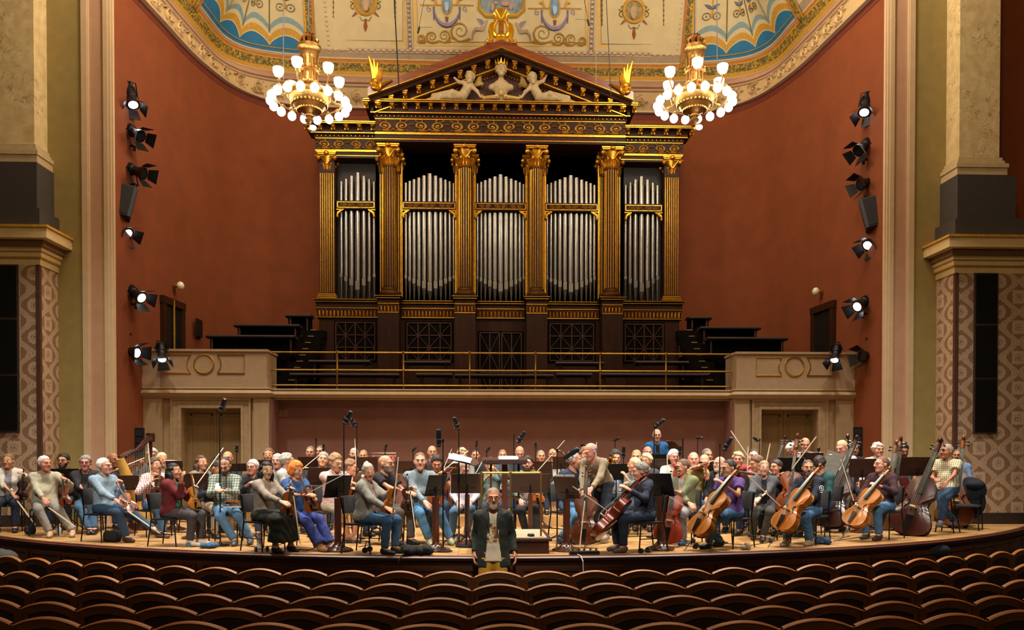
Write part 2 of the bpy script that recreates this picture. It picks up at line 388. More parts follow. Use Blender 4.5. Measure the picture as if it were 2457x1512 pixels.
def sweep(prof, name, mats, seg=None, a=0, b=NP, smooth=True, mis=None):
    mb_ = MB(); rows = []
    for i in range(a, b):
        row = []
        for k, off, z in prof:                    # k = 0 foot curve .. 1 top curve
            p = PA[i] * (1 - k) + PT[i] * k + (NA[i] * (1 - k) + NT[i] * k) * off; row.append((p[0], p[1], z))
        rows.append(row)
    n = len(prof); mi = [(mis[j] if mis else 0) for i in range(b - a - 1) for j in range(n - 1)]
    vs_ = [p for r_ in rows for p in r_]
    mb_.add(vs_, [(i * n + j, i * n + j + 1, (i + 1) * n + j + 1, (i + 1) * n + j) for i in range(b - a - 1) for j in range(n - 1)], mi)
    return mb_.build(name, mats, None, smooth, 30)
S(sweep([(0, -.04, ZS - .1), (0, -.04, 11.86), (0, -.03, 11.86), (0, -.03, 11.885), (0, -.04, 11.885), (0, -.04, 12.04)], 'wall_back', [RUST, M('6a2a18', .8, name='painted_line')], mis=[0, 1, 1, 1, 1]))
FRZ = M('c6a878', .7, var=.12, scale=30, name='frieze_plaster', bump=.4)
cor = S(sweep([(0, -.05, 12.03), (0, .07, 12.03), (0, .08, 12.07), (0, .05, 12.10), (.15, .0, 12.11), (.68, .0, 12.50), (.70, .05, 12.51), (.72, .07, 12.535), (.74, .05, 12.55), (.78, .03, 12.56), (.82, .09, 12.58), (.88, .09, 12.62), (.92, .03, 12.65), (1, .04, 12.70), (1, .07, 12.72), (1, .05, 12.75), (1, 0, 12.75)],
    'trim_cornice', [IVORY, FRZ, TAN2], mis=[0, 0, 0, 0, 1, 0, 0, 0, 2, 2, 2, 2, 2, 0, 0, 0]))
# relief scrolls on the frieze
def spiral(turns, r0, r1, n, ph=0, cw=1):
    return [((r0 + (r1 - r0) * t) * math.cos(ph + cw * 2 * pi * turns * t), (r0 + (r1 - r0) * t) * math.sin(ph + cw * 2 * pi * turns * t)) for t in np.linspace(0, 1, n)]
def scroll_mesh(name, mat, thick=.022):
    """one running scroll, 1 unit long (x) and 1 unit high (z), relief along -y"""
    b_ = MB()
    sp = spiral(1.6, .06, .36, 26, 1.2)
    pts = [(x, -.03, z) for x, z in sp]
    b_.tube(pts, [.035 + .035 * i / 25 for i in range(26)], 5)
    ex, ez = sp[-1]
    b_.tube([(ex, -.03, ez), (ex - .12, -.03, -.42), (-.32, -.03, -.40), (-.55, -.03, -.25)][0:4], [.07, .075, .06, .03], 5)
    for an, ln in ((.3, .17), (1.1, .2), (1.9, .17), (3.6, .16), (4.3, .2), (5.2, .16)):
        x, z = .40 * math.cos(an), .40 * math.sin(an)
        b_.tube([(x * .85, -.02, z * .85), (x * 1.1 + .05, -.05, z * 1.12), (x * 1.15 + .12, -.02, z * 1.25)], [.03, .055, .01], 4)
    b_.ell((0, -.05, 0), (.08, .05, .08), 6, 4)
    return b_.mesh(name, mat, True, 60)
scr = scroll_mesh('scroll', FRZ)
for sg in (-1, 1):
    for i in list(range(7, 40, 2)):
        j = i if sg < 0 else NP - 1 - i
        p = PA[j] * .58 + PT[j] * .42 + NA[j] * .0; n = NA[j]
        fl = 1 if (i // 2) % 2 else -1
        ang = math.atan2(n[1], n[0]) + pi / 2
        put('scroll', scr, cor, Matrix.Translation((p[0], p[1], 12.305)) @ Matrix.Rotation(ang, 4, 'Z') @ Matrix.Diagonal((.40, .9, .38 * fl, 1)))

# ---- painted cove vault
def cove(i, q, out=0):                             # q metres up the slope, out metres off the surface
    i0 = min(int(i), NP - 2); f = i - i0
    p = PT[i0] * (1 - f) + PT[i0 + 1] * f; n = NT[i0] * (1 - f) + NT[i0 + 1] * f; n = n / np.linalg.norm(n)
    q2 = .05 + .5 * q + out * .866
    return Vector((p[0] + n[0] * q2, p[1] + n[1] * q2, 12.75 + .866 * q - out * .5))
IB = [float(np.interp(v, np.arange(NP), np.arange(NP))) for v in (0,)]
def idx_of(x, left=True):                          # index of the top curve at plan position x on the back run
    xs = PT[:, 0]; k = int(np.argmin(abs(xs - x))); return float(k) + (0 if k in (0, NP - 1) else (x - xs[k]) / max(1e-6, (xs[k + 1] - xs[k])))
GARL = None
def garland_mat():
    m, nt, b = newmat('painted_garland'); tc = N(nt, 'ShaderNodeTexCoord'); vo = N(nt, 'ShaderNodeTexVoronoi'); vo.inputs['Scale'].default_value = 26
    nt.links.new(tc.outputs['Object'], vo.inputs['Vector'])
    sp = N(nt, 'ShaderNodeSeparateColor'); nt.links.new(vo.outputs['Color'], sp.inputs[0])
    nt.links.new(ramp(nt, sp.outputs[0], [(0, lin('5a5426')), (.3, lin('8a7a2a')), (.5, lin('b08a2e')), (.72, lin('6a6028')), (.86, lin('a06a44')), (.93, lin('c8a23c'))], 'CONSTANT'), b.inputs['Base Color'])
    b.inputs['Roughness'].default_value = .7; return m
GARL = garland_mat()
YEL = M('d6b36a', .75, var=.06, name='yellow_band'); ORA = M('b5712e', .7, name='orange_line'); OCH = M('c2932f', .6, var=.15, scale=20, name='ochre_band')
GREY = M('a08d72', .75, var=.1, name='grey_line'); BLUE = M('1f6f9c', .7, var=.1, scale=6, name='shell_blue'); BLG = M('7d9aa0', .75, var=.15, scale=25, name='blue_grey_band')
MARO = M('7c4638', .7, var=.2, scale=30, name='medallion_maroon'); OLV = M('7d6a34', .7, name='olive_ornament'); LAV = M('837a9a', .7, name='lavender_swag')
iL1, iL2 = idx_of(-5.35), idx_of(-5.35)
ys = PT[:NP // 2, 1]; jL = int(np.argmin(abs(ys - 19.3)))
kL0, kL1 = float(jL), float(np.argmin(abs(PT[:NP // 2, 0] + 5.35)))      # the left shell, from side wall to back wall
cv = MB(); QS = [0, .07, .10, .30, .33, .40, .43, .62, .66, .95, 1.3, 1.7, 2.2, 2.8, 3.4]
MI = [1, 2, 3, 1, 4, 5, 6, 5, 0, 0, 0, 0, 0, 0]
cv.add([cove(i, q) for i in range(NP) for q in QS], [(i * 15 + j, i * 15 + j + 1, (i + 1) * 15 + j + 1, (i + 1) * 15 + j) for i in range(NP - 1) for j in range(14)], MI * (NP - 1))
vault = S(cv.build('ceiling', [CREAM, OCH, OCH, GARL, ORA, CREAM, GREY, YEL, IVORY], None, True, 60))
# flat closing ceiling over the stage (out of the picture)
q = MB(); q.bb(-8, 8, 15.8, 22.4, 15.5, 15.6); S(q.build('ceiling_flat', CREAM, smooth=False))
q = MB(); q.bb(-14, 14, -4, 16, 15.6, 15.7); S(q.build('ceiling_hall', M('b8a070', .8, name='hall_ceiling'), smooth=False))

def strip(name, cells, mats, parent):              # cells: list of (i, q) rows lofted on the cove
    b_ = MB()
    for rows, mi, out in cells: b_.grid([[cove(i, q, out) for i, q in r_] for r_ in rows], mi)
    return b_.build(name, mats, parent, True, 60)
for sg in (-1, 1):
    def I(i): return i if sg < 0 else NP - 1 - i
    # four scalloped lobes: blue ground, gold, cream and blue-grey bands, cream flute with painted ornaments
    for k in range(4):
        a0 = kL0 + (kL1 - kL0) * k / 4; a1 = kL0 + (kL1 - kL0) * (k + 1) / 4
        sig = np.linspace(0, 1, 13)
        edge = lambda s_: .60 + .26 * math.sin(pi * s_) ** .75
        def row(q, s_, dp=.02): return (I(a0 + (a1 - a0) * s_), q)
        def lob(fn0, fn1, mi, n=2):
            return ([[(I(a0 + (a1 - a0) * s_), fn0(s_) + (fn1(s_) - fn0(s_)) * t) for s_ in sig] for t in np.linspace(0, 1, n)], mi, .02)
        E = lambda d: (lambda s_: edge(s_) + d)
        strip('shell_lobe', [lob(lambda s_: .43, lambda s_: .47, 4), lob(lambda s_: .47, E(0), 0), lob(E(0), E(.03), 1), lob(E(.03), E(.20), 2), lob(E(.20), E(.23), 1), lob(E(.23), E(.31), 1), lob(E(.31), E(.45), 3), lob(E(.45), lambda s_: 3.3, 1, 5)], [BLUE, CREAM, OCH, BLG, IVORY], vault)
        o = MB(); mid = (a0 + a1) / 2
        def pt(s_, q_, out=.035): return cove(I(a0 + (a1 - a0) * s_), q_, out)
        o.tube([pt(s_, .56, .03) for s_ in np.linspace(0, 1, 5)], .012, 4, 0)
        for c0 in (.34, .66):
            o.tube([pt(c0 + .12 * math.cos(t), 1.52 + .085 * math.sin(t)) for t in np.linspace(0, 2 * pi, 11)], .014, 4, 1, closed=False)
            o.ell(pt(c0, 1.52), .025, 6, 4, 2)
        o.tube([pt(.5, q_) for q_ in (1.5, 1.7, 1.95)], [.03, .02, .02], 5, 0)
        o.tube([pt(s_, q_) for s_, q_ in ((.26, 1.80), (.4, 1.74), (.5, 1.70), (.6, 1.74), (.74, 1.80))], [.008, .045, .03, .045, .008], 5, 2)
        o.build('painted_ornament', [OCH, OLV, M('5a6a88', .7, name='slate_blue')], vault, True)
        o = MB(); ring_ = [(pt(.5 + .17 * math.cos(t), 2.18 + .2 * math.sin(t)), 0) for t in np.linspace(0, 2 * pi, 19)[:-1]]
        o.add([p for p, _ in ring_], [tuple(range(18))], 0); o.tube([p for p, _ in ring_], .018, 4, 1, closed=True)
        o.ell(pt(.5, 2.18, .05), (.03, .02, .1), 6, 5, 2)
        o.build('medallion', [MARO, OCH, M('b89a8c', .7, name='medallion_figure')], vault, True)
        o = MB(); o.tube([pt(0, q_, .03) for q_ in np.linspace(.9, 3, 9)], .016, 4, 0); o.build('flute_line', OLV, vault)
    # gilded ribs with painted leaves at both ends of the shell
    for kk in (kL0 - .6, kL1 + .6):
        wd_ = 1.0
        strip('shell_rib', [([[(I(kk + d), q_) for d in (-.55, -.35)] for q_ in np.linspace(.3, 3.3, 8)], 0, .05), ([[(I(kk + d), q_) for d in (-.35, .3)] for q_ in np.linspace(.3, 3.3, 8)], 1, .045), ([[(I(kk + d), q_) for d in (.3, .55)] for q_ in np.linspace(.3, 3.3, 8)], 2, .05)], [GOLDP, GARL, ORA], vault)
# back run: framed panels with painted ornament; pixel to slope coordinates
NV = Vector((0, -.866, -.5)); P0 = Vector((0, 21.95 - .05, 12.75))
def cpx(px, py, out=.02):
    d = ray(px, py); t = ((P0 + NV * out) - CAM).dot(NV) / d.dot(NV); return CAM + d * t
def pline(name, lines, mats, rad=.02, out=.03, parent=None):
    b_ = MB()
    for ln, mi, r_ in lines: b_.tube([cpx(x, y, out) for x, y in ln], r_ if hasattr(r_, '__len__') else r_, 4, mi)
    return b_.build(name, mats, parent or vault, True)
def poly(name, pts, mat, out, rim=None, rimr=.02):
    b_ = MB(); P_ = [cpx(x, y, out) for x, y in pts]; b_.add(P_, [tuple(range(len(P_)))], 0)
    if rim: b_.tube(P_, rimr, 5, 1, closed=True)
    return b_.build(name, [mat] + ([rim] if rim else []), vault, True)
def oval(cx, cy, rx, ry, n=22): return [(cx + rx * math.cos(t), cy + ry * math.sin(t)) for t in np.linspace(0, 2 * pi, n, endpoint=False)]
# mouldings between the panels
BRD = M('8f8470', .7, var=.35, scale=26, name='ornament_strip')
for a, b_ in ((( 776, -30), (790, 118)), ((979, -30), (984, 118)), ((1423, -30), (1418, 124)), ((1640, -30), (1624, 130))):
    o = MB(); w_ = 9
    for d0, d1, mi in ((-w_, -w_ * .6, 1), (-w_ * .6, w_ * .6, 0), (w_ * .6, w_, 1)):
        o.add([cpx(a[0] + d0, a[1], .03), cpx(a[0] + d1, a[1], .03), cpx(b_[0] + d1, b_[1], .03), cpx(b_[0] + d0, b_[1], .03)], [(0, 1, 2, 3)], mi)
    for k in range(14):
        t = k / 13; x = a[0] + (b_[0] - a[0]) * t; y = a[1] + (b_[1] - a[1]) * t
        o.ell(cpx(x, y, .035), (.05, .03, .04), 6, 4, 1)
    o.build('ornament_strip', [BRD, IVORY], vault, True)
o = MB()
for y0, y1, mi, ou in ((113, 116, 1, .03), (116, 122, 0, .03), (122, 125, 1, .03)):
    o.add([cpx(780, y0, ou), cpx(1634, y0 + 12, ou), cpx(1634, y1 + 12, ou), cpx(780, y1, ou)], [(0, 1, 2, 3)], mi)
for k in range(58):
    x = 790 + k * 14.6; o.ell(cpx(x, 119 + 12 * (x - 780) / 854, .035), (.06, .03, .035), 6, 4, 1)
o.build('ornament_strip', [BRD, IVORY], vault, True)
for (x0, x1, yb) in ((800, 966, 104), (1000, 1404, 108), (1440, 1606, 113)):       # cream fields edged in yellow and grey
    poly('panel_field', [(x0 - 10, -40), (x1 + 10, -40), (x1 + 8, yb + 4), (x0 - 6, yb + 2)], YEL, .012)
    poly('panel_field', [(x0, -40), (x1, -40), (x1, yb - 6), (x0 + 3, yb - 8)], CREAM, .02, GREY, .012)
for cx, cy in ((877, 6), (1521, 25)):
    poly('medallion', oval(cx, cy, 24, 27), M('9a8a5a', .7, var=.3, scale=12, name='medallion_ground'), .04, OCH, .05)
    o = MB(); o.ell(cpx(cx, cy + 2, .06), (.10, .05, .20), 8, 6); o.build('painted_figure', M('b99a7a', .7, name='flesh_grey'), vault)
    L_ = []
    for s_ in (-1, 1):
        for yy, k in ((8, 1), (-6, -1)):
            L_.append(([(cx + s_ * (28 + x * 16), cy + yy + z * 14) for x, z in spiral(1.1, .1, .6, 9, 1, k)], 0, .014))
        L_.append(([(cx + s_ * 22, cy + 24), (cx + s_ * 32, cy + 34)], 1, [.04, .015]))
        L_.append(([(cx + s_ * 14, cy + 34), (cx + s_ * 8, cy + 44), (cx, cy + 40)], 0, .014))
        L_.append(([(cx + s_ * 74 - 3, cy - 30 + k * 6) for k in range(12)], 0, [.012, .03] * 6))
    L_.append(([(cx, cy + 40), (cx, cy + 58), (cx, cy + 70)], 1, [.02, .055, .01]))
    pline('painted_ornament', L_, [OLV, M('9a5a34', .7, name='sienna')])
for cx, cy, s_ in ((1072, 10, -1), (1331, 18, 1)):
    poly('medallion', oval(cx, cy, 12, 24), M('6f9cc4', .7, var=.2, scale=9, name='sky_blue_paint'), .03, OCH, .022)
    o = MB(); o.ell(cpx(cx, cy + 2, .05), (.06, .02, .16), 7, 6); o.build('painted_figure', M('a9bccb', .7, name='pale_blue_figure'), vault)
    sw = [(cx + 31 * math.cos(t), cy + 8 + 44 * math.sin(t)) for t in np.linspace(pi, 0, 11)]
    L_ = [(sw, 0, [.012, .02, .035, .05, .06, .065, .06, .05, .035, .02, .012]), ([(cx - 31, cy + 6), (cx - 31, cy + 38)], 0, [.03, .015]), ([(cx + 31, cy + 6), (cx + 31, cy + 38)], 0, [.03, .015]),
          ([(cx - 64, cy + 2), (cx - 30, cy + 2), (cx - 14, cy + 2)], 1, .018), ([(cx + 14, cy + 2), (cx + 40, cy + 2), (cx + 64, cy + 3)], 1, .018), ([(cx, cy + 30), (cx, cy + 42)], 2, [.05, .03])]
    for d in (-1, 1): L_.append(([(cx + d * (42 + x * 10), cy + 12 + z * 12) for x, z in spiral(1.2, .1, .7, 9, 0, d)], 0, .01)); L_.append(([(cx + d * 24, cy), (cx + d * 30, cy - 14), (cx + d * 38, cy - 10)], 1, [.03, .05, .02]))
    pline('painted_ornament', L_, [LAV, OCH, M('a0604a', .7, name='terracotta_mask')])
poly('medallion', [(1150, -8), (1150, 22), (1166, 38), (1240, 38), (1256, 24), (1258, -8)], M('7d8c92', .7, var=.35, scale=5, name='painted_clouds'), .035, OCH, .055)
o = MB()
for cx, cy, rx, rz in ((1182, 14, .05, .14), (1212, 8, .12, .07), (1226, 14, .06, .1), (1190, 6, .06, .05)): o.ell(cpx(cx, cy, .05), (rx, .02, rz), 7, 5)
o.build('painted_figure', M('b88a72', .7, name='painted_cherub'), vault)
for s_, x0 in ((-1, 1168), (1, 1238)):               # griffins and running scrolls along the foot of the centre panel
    dy = 6 * (s_ > 0)
    L_ = [([(x0, 48 + dy), (x0 + s_ * 12, 70 + dy), (x0 + s_ * 26, 68 + dy), (x0 + s_ * 34, 78 + dy), (x0 + s_ * 36, 96 + dy)], 1, [.03, .07, .06, .03, .015]), ([(x0 + s_ * 6, 66 + dy), (x0 + s_ * 14, 50 + dy), (x0 + s_ * 24, 44 + dy)], 2, [.04, .06, .01])]
    xs_ = x0 + s_ * 40; pts = []
    for k in range(4):
        r_ = (24, 15, 14, 10)[k]; xc = xs_ + s_ * (24 + (0, 38, 68, 94)[k]); yc = (74, 86, 88, 92)[k] + dy
        L_.append(([(xc + r_ * x / .7, yc + r_ * z / .7) for x, z in spiral(1.7, .1, .7, 18, k * pi, 1 if k % 2 else -1)], 0, [.012] * 6 + [.018] * 6 + [.026] * 6))
        L_.append(([(xc - s_ * r_, yc + r_ * .8), (xc, yc + r_ * 1.05), (xc + s_ * r_, yc + r_ * .7)], 0, [.03, .02, .012]))
    pline('painted_ornament', L_, [M('a9832f', .65, name='gold_brown_scroll'), M('b09a80', .7, name='griffin_grey'), M('7f7f95', .7, name='griffin_wing')])
# ================================================================ balcony, doors, gallery, railing
TAND = M('8c754f', .6, var=.08, scale=6, name='door_paint')
BZ0, BZ1 = 3.50, 4.56
for sg, nm, n in ((-1, 'left', 1), (1, 'right', 2)):
    def B(mb_, x0, x1, y0, y1, z0, z1, mi=0): mb_.bb(x0 * sg, x1 * sg, y0, y1, z0, z1, mi)
    # wall under the balcony, with pilaster strips and a door case
    w = MB(); XO0, XO1 = 5.72, 7.02                                  # door opening
    B(w, 5.12, 5.45, 17.22, 18.2, ZS, BZ0); B(w, 5.45, XO0, 17.30, 18.2, ZS, BZ0); B(w, XO1, 7.4, 17.30, 18.2, ZS, BZ0); B(w, 7.4, 7.9, 17.22, 18.2, ZS, BZ0); B(w, XO0, XO1, 17.30, 18.2, 3.30, BZ0)
    S(w.build('wall_balcony_' + nm, TAN, smooth=False))
    c = MB()
    for e0, e1, y in ((-.008, .05, 17.24), (.05, .17, 17.26), (.17, .21, 17.22)):
        B(c, XO0 - e1, XO0 - e0, y, 17.4, ZS, 3.30 + e1); B(c, XO1 + e0, XO1 + e1, y, 17.4, ZS, 3.30 + e1); B(c, XO0 - e0, XO1 + e0, y, 17.4, 3.30 + e0, 3.30 + e1)
    S(c.build('trim_door_' + nm, M('a68e6a', .65, name='door_case'), smooth=False))
    d = empty('door_%d' % n, (0, 17.62, 1.1)); S(d)
    for k in (0, 1):
        x0 = XO0 + k * .65 + .004; x1 = x0 + .642
        l = MB(); B(l, x0, x1, 0, .05, 0, 2.2); leaf = l.build('door_leaf', TAND, d, False)
        for z0, z1 in ((.12, .62), (.74, 2.08)):
            q = MB()
            for a0, a1, c0, c1 in ((x0 + .08, x1 - .08, z0, z0 + .035), (x0 + .08, x1 - .08, z1 - .035, z1), (x0 + .08, x0 + .115, z0, z1), (x1 - .115, x1 - .08, z0, z1)): B(q, a0, a1, -.02, .01, c0, c1)
            B(q, x0 + .14, x1 - .14, -.008, .01, z0 + .06, z1 - .06)
            q.build('door_panel', TAND, leaf, False)
    q = MB(); q.box((sg * (XO0 + .69), -.03, 1.05), (.03, .03, .14)); q.tube([(sg * (XO0 + .69), -.05, 1.08), (sg * (XO0 + .80), -.06, 1.08)], .012, 6); q.build('door_handle', M('4a3a20', .4, .7, name='dark_brass'), d)
    # parapet
    p = MB(); B(p, 5.15, 7.9, 17.2, 17.45, BZ0 + .24, BZ1 - .05); B(p, 5.15, 5.4, 17.44, 18.0, BZ0 + .24, BZ1 - .052)
    B(p, 5.12, 7.9, 17.16, 17.48, BZ1 - .05, BZ1); B(p, 5.12, 5.43, 17.47, 18.0, BZ1 - .05, BZ1 - .002); B(p, 5.13, 7.9, 17.18, 17.5, BZ0 + .24, BZ0 + .44)
    po = S(p.build('wall_parapet_' + nm, M('ac9070', .7, var=.06, name='parapet_paint'), smooth=False))
    t = MB()
    prof = [(.02, 3.74), (-.02, 3.74), (-.03, 3.71), (.0, 3.69), (-.05, 3.66), (-.085, 3.61), (-.05, 3.55), (.0, 3.53), (.0, 3.50), (.1, 3.50)]
    t.grid([[((5.12 + o_ if e else 7.9) * sg, 17.2 + o_, z) for o_, z in prof] for e in (1, 0)]); t.grid([[((5.12 + o_) * sg, 17.2 + o_ if e else 17.62, z) for o_, z in prof] for e in (1, 0)])
    S(t.build('trim_balcony_' + nm, TAN))
    # gilt frames: a ring between two plates with hollowed ends
    g = MB(); x_c = (5.15 + 7.66) / 2 - .0; zc = 4.24; ym = 17.19
    cxm = abs(at(490 if sg < 0 else 1906, 872, 17.2).x)
    g.tube([(sg * (cxm + .21 * math.cos(t_)), ym, zc + .21 * math.sin(t_)) for t_ in np.linspace(0, 2 * pi, 28, endpoint=False)], .017, 5, closed=True)
    go = g.build('gilt_ring', GOLD, po)
    for s2 in (-1, 1):
        g = MB(); L_ = [(s2 * (.31 + .04), -.2), (s2 * .86, -.2), (s2 * .86, .2), (s2 * .35, .2)] + [(s2 * (.33 - .0 + .06 * (1 - abs(q_)) * -1 + .02), .2 * -q_) for q_ in (-.9, -.5, 0, .5, .9)]
        L_ = [(s2 * .86, -.2), (s2 * .86, .2)] + [(s2 * (.36 - .08 * (q_ * q_)), .2 * q_) for q_ in (1, .6, .25, 0, -.25, -.6, -1)]
        g.tube([(sg * cxm + x, ym, zc + z) for x, z in L_], .013, 5, closed=True); g.build('gilt_frame', GOLD, po)
# centre slab and recessed stage wall
t = MB(); t.grid([[(x, 17.5 + o_, z) for o_, z in prof] for x in (-5.2, 5.2)]); S(t.build('trim_balcony_centre', TAN))
q = MB(); q.bb(-5.3, 5.3, 17.95, 18.1, ZS, 3.55); q.bb(-5.3, -5.09, 17.3, 18.0, ZS, 3.5); q.bb(5.09, 5.3, 17.3, 18.0, ZS, 3.5); S(q.build('wall_stage_back', MAROON, smooth=False))
q = MB(); q.bb(-.14, .14, -.02, .02, -.075, .075); q.bb(-.11, -.02, -.03, 0, -.05, .05, 1); q.bb(.02, .11, -.03, 0, -.05, .05, 1)
o = q.build('socket_plate', [M('a08456', .5, name='socket_cream'), M('8a7048', .5, name='socket_dark')], None, False); o.location = (at(674, 990, 17.93).x, 17.93, 3.22)
tag(o, 'small cream socket plate high on the maroon stage wall', 'socket')
# balcony floor and rising gallery steps
DK = M('0d0907', .8, var=.2, name='gallery_dark', spec=.1)
q = MB(); q.bb(-7.7, 7.7, 17.5, 22.3, 3.52, 3.7); S(q.build('floor_gallery', DK, smooth=False))
for k, (y0, z1, xa) in enumerate(((18.4, 3.85, 7.6), (19.3, 4.2, 7.5), (20.1, 4.55, 7.3), (20.9, 4.95, 7.0))):
    for sg in (-1, 1):
        q = MB(); q.bb(sg * (4.9 if k else 1), sg * xa, y0, 22.2 - .25 * (xa > 7.2), 3.7, z1); S(q.build('floor_tier', DK, smooth=False))
# small bright stair nosings running up at both sides of the organ
for sg in (-1, 1):
    for k in range(9):
        px_ = (700 + k * 6.5) if sg < 0 else (1703 - k * 6.2); py_ = 912 - k * 15
        Y = 18.4 + k * .28; p_ = at(px_, py_, Y)
        q = MB(); q.box((0, 0, 0), (.15, .03, .022)); q.bb(-.3, .3, .0, .3, -.2, -.01, 1)
        o = q.build('stair_step', [M('a88c50', .4, .4, name='nosing'), DK], None, False); o.location = p_
        S(o)
# railing
rail = empty('balcony_railing', (0, 17.55, 3.70)); tag(rail, 'long three-bar brass railing along the balcony edge', 'railing')
px_posts = (646, 809, 968, 1127, 1285, 1440, 1598, 1758)
for px_ in px_posts:
    x = at(px_, 880, 17.55).x; q = MB(); q.lathe([(.04, 0), (.04, .02), (.02, .03), (.02, .43), (.032, .45), (.032, .47), (.02, .49), (.02, .82), (.034, .83), (.034, .87), (.01, .89)], 8)
    o = q.build('post', BRASS, rail); o.location = (x, 0, 0)
for z in (.85, .46, .12):
    q = MB(); q.tube([(at(646, 880, 17.55).x, 0, z), (at(1758, 880, 17.55).x, 0, z)], .021, 8); q.build('rail', BRASS, rail)
# upper doors on the side walls, exit lamps, little wall globes
for sg, pxa, pxb, pyt in ((-1, 388, 442, 712), (1, 1943, 1997, 724)):
    ya, yb = 17.95, 18.95
    def wx(y): return float(np.interp(y, PA[:NP // 2, 1], -PA[:NP // 2, 0]))
    xa, xb = wx(ya), wx(yb); ang = math.atan2(xb - xa, yb - ya)
    d = empty('door_%d' % (3 if sg < 0 else 4), (sg * (xa + xb) / 2, (ya + yb) / 2, 4.0)); S(d); d.rotation_euler = (0, 0, -ang * sg)
    z1 = 1.72
    for nm2, c, s_ , m_ in (('door_case', (0, -.44, z1 / 2), (.10, .14, z1), DARKW), ('door_case', (0, .44, z1 / 2), (.10, .14, z1), DARKW), ('door_case', (0, 0, z1 + .07), (.12, 1.06, .16), DARKW), ('door_leaf', (sg * .02, 0, z1 / 2), (.05, .74, z1), BLACK)):
        q = MB(); q.box(c, s_); q.build(nm2, m_, d, False)
    if sg < 0:
        q = MB(); q.box((-sg * .06, -.05, 1.2), (.03, .02, 1.3)); q.build('door_edge', GOLDP, d, False)
    s2 = MB(); s2.box((0, 0, 0), (.04, .38, .42)); 
    if sg < 0:
        o = s2.build('loudspeaker', BLACK, None, False); o.location = at(452, 787, 19.6) + Vector((.05, 0, 0)); o.location.x = -wx(19.6) + .05
        tag(o, 'flat black panel loudspeaker on the rust wall beside the upper door', 'loudspeaker')
    yl = 18.55; lp = empty('wall_globe_lamp', (sg * (wx(yl) - .0), yl, at(417 if sg < 0 else 1970, 686 if sg < 0 else 700, yl).z))
    tag(lp, 'small white globe wall lamp above the upper door on the %s rust wall' % ('left' if sg < 0 else 'right'), 'wall lamp')
    q = MB(); q.lathe([(.06, 0), (.06, .02), (.03, .03), (.03, .07)], 10, xf=Matrix.Rotation(-sg * pi / 2, 4, 'Y')); q.build('bracket', BRASS, lp)
    q = MB(); q.ell((-sg * .13, 0, 0), (.085, .085, .10), 12, 8); q.build('globe', M('e8dcc4', .3, name='opal_glass'), lp)
# benches of the choir gallery
BEN = M('30241f', .6, var=.15, name='bench_padding'); 
def bench(px0, px1, py, Y, lab):
    a, b_ = at(px0, py, Y), at(px1, py, Y); w_ = (b_ - a).length; z = max(a.z, 3.9); hgt = .45
    r = empty('bench', ((a.x + b_.x) / 2, Y, z - hgt)); tag(r, lab, 'bench', 'choir benches')
    q = MB(); q.bb(-w_ / 2, w_ / 2, -.17, .17, hgt - .07, hgt); q.tube([(-w_ / 2, -.17, hgt - .035), (w_ / 2, -.17, hgt - .035)], .036, 8); q.build('seat', BEN, r)
    if py < 830: q = MB(); q.bb(-w_ / 2 + .03, w_ / 2 - .03, .04, .12, -.05, hgt - .07); q.build('front_board', DK, r, False)
    for x in (-w_ / 2 + .12, w_ / 2 - .12):
        q = MB(); q.lathe([(.03, 0), (.035, .05), (.022, .12), (.035, .25), (.025, .38)], 8, c=(x, -.1, 0)); q.bb(x - .03, x + .03, -.13, .13, hgt - .1, hgt - .07); q.build('leg', DARKW, r)
for px0, px1, py, Y, lab in ((700, 960, 897, 18.1, 'dark padded choir bench, first from the left in the front gallery row'), (1000, 1086, 897, 18.0, 'short dark padded choir bench, second from the left in the front gallery row'), (1092, 1326, 899, 18.0, 'long dark padded choir bench in the middle of the front gallery row'),
    (1334, 1418, 897, 18.0, 'short dark padded choir bench, second from the right in the front gallery row'), (1436, 1694, 897, 18.1, 'dark padded choir bench, first from the right in the front gallery row'),
    (745, 890, 866, 18.9, 'dark choir bench before the leftmost organ grille'), (966, 1082, 868, 18.9, 'dark choir bench before the second organ grille from the left'), (1332, 1446, 870, 18.9, 'dark choir bench before the second organ grille from the right'), (1522, 1648, 868, 18.9, 'dark choir bench before the rightmost organ grille'),
    (500, 712, 806, 19.3, 'long dark bench over the left balcony, lower of two tiers'), (566, 722, 780, 20.1, 'dark bench over the left balcony, upper of two tiers'), (688, 750, 757, 20.9, 'short dark bench against the left side of the organ'),
    (1692, 1884, 811, 19.3, 'long dark bench over the right balcony, lower of two tiers'), (1676, 1820, 786, 20.1, 'dark bench over the right balcony, upper of two tiers'), (1648, 1704, 762, 20.9, 'short dark bench against the right side of the organ')):
    bench(px0, px1, py, Y, lab)

# ================================================================ pipe organ
org = empty('pipe_organ', (0, 20.9, 3.7)); tag(org, 'huge dark walnut and gilt pipe organ with columns and a pediment', 'organ')
YO = 20.9
def X(px_, Y=20.7): return at(px_, 700, Y).x
def Z(py_, Y=20.7): return at(905, py_, Y).z - 3.7
def part(mb_, name, mats, parent=None, smooth=True, y=0): 
    o = mb_.build(name, mats, parent or org, smooth); return o
WAL = WOOD('28130a', '3c1e0f', .5, 2, name='organ_walnut')
WAL.node_tree.nodes['Principled BSDF'].inputs['Specular IOR Level'].default_value = .2
XW0, XW1, XC = abs(X(757)), abs(X(905)), abs(X(905))      # wing outer edge, centre block edge
zL, zB1, zB0 = Z(716), Z(738), Z(758)                       # ledge top, fluted band
zE0, zE1 = Z(350), Z(262)                                   # central entablature
zW0, zW1 = Z(377), Z(300)                                   # wing entablature
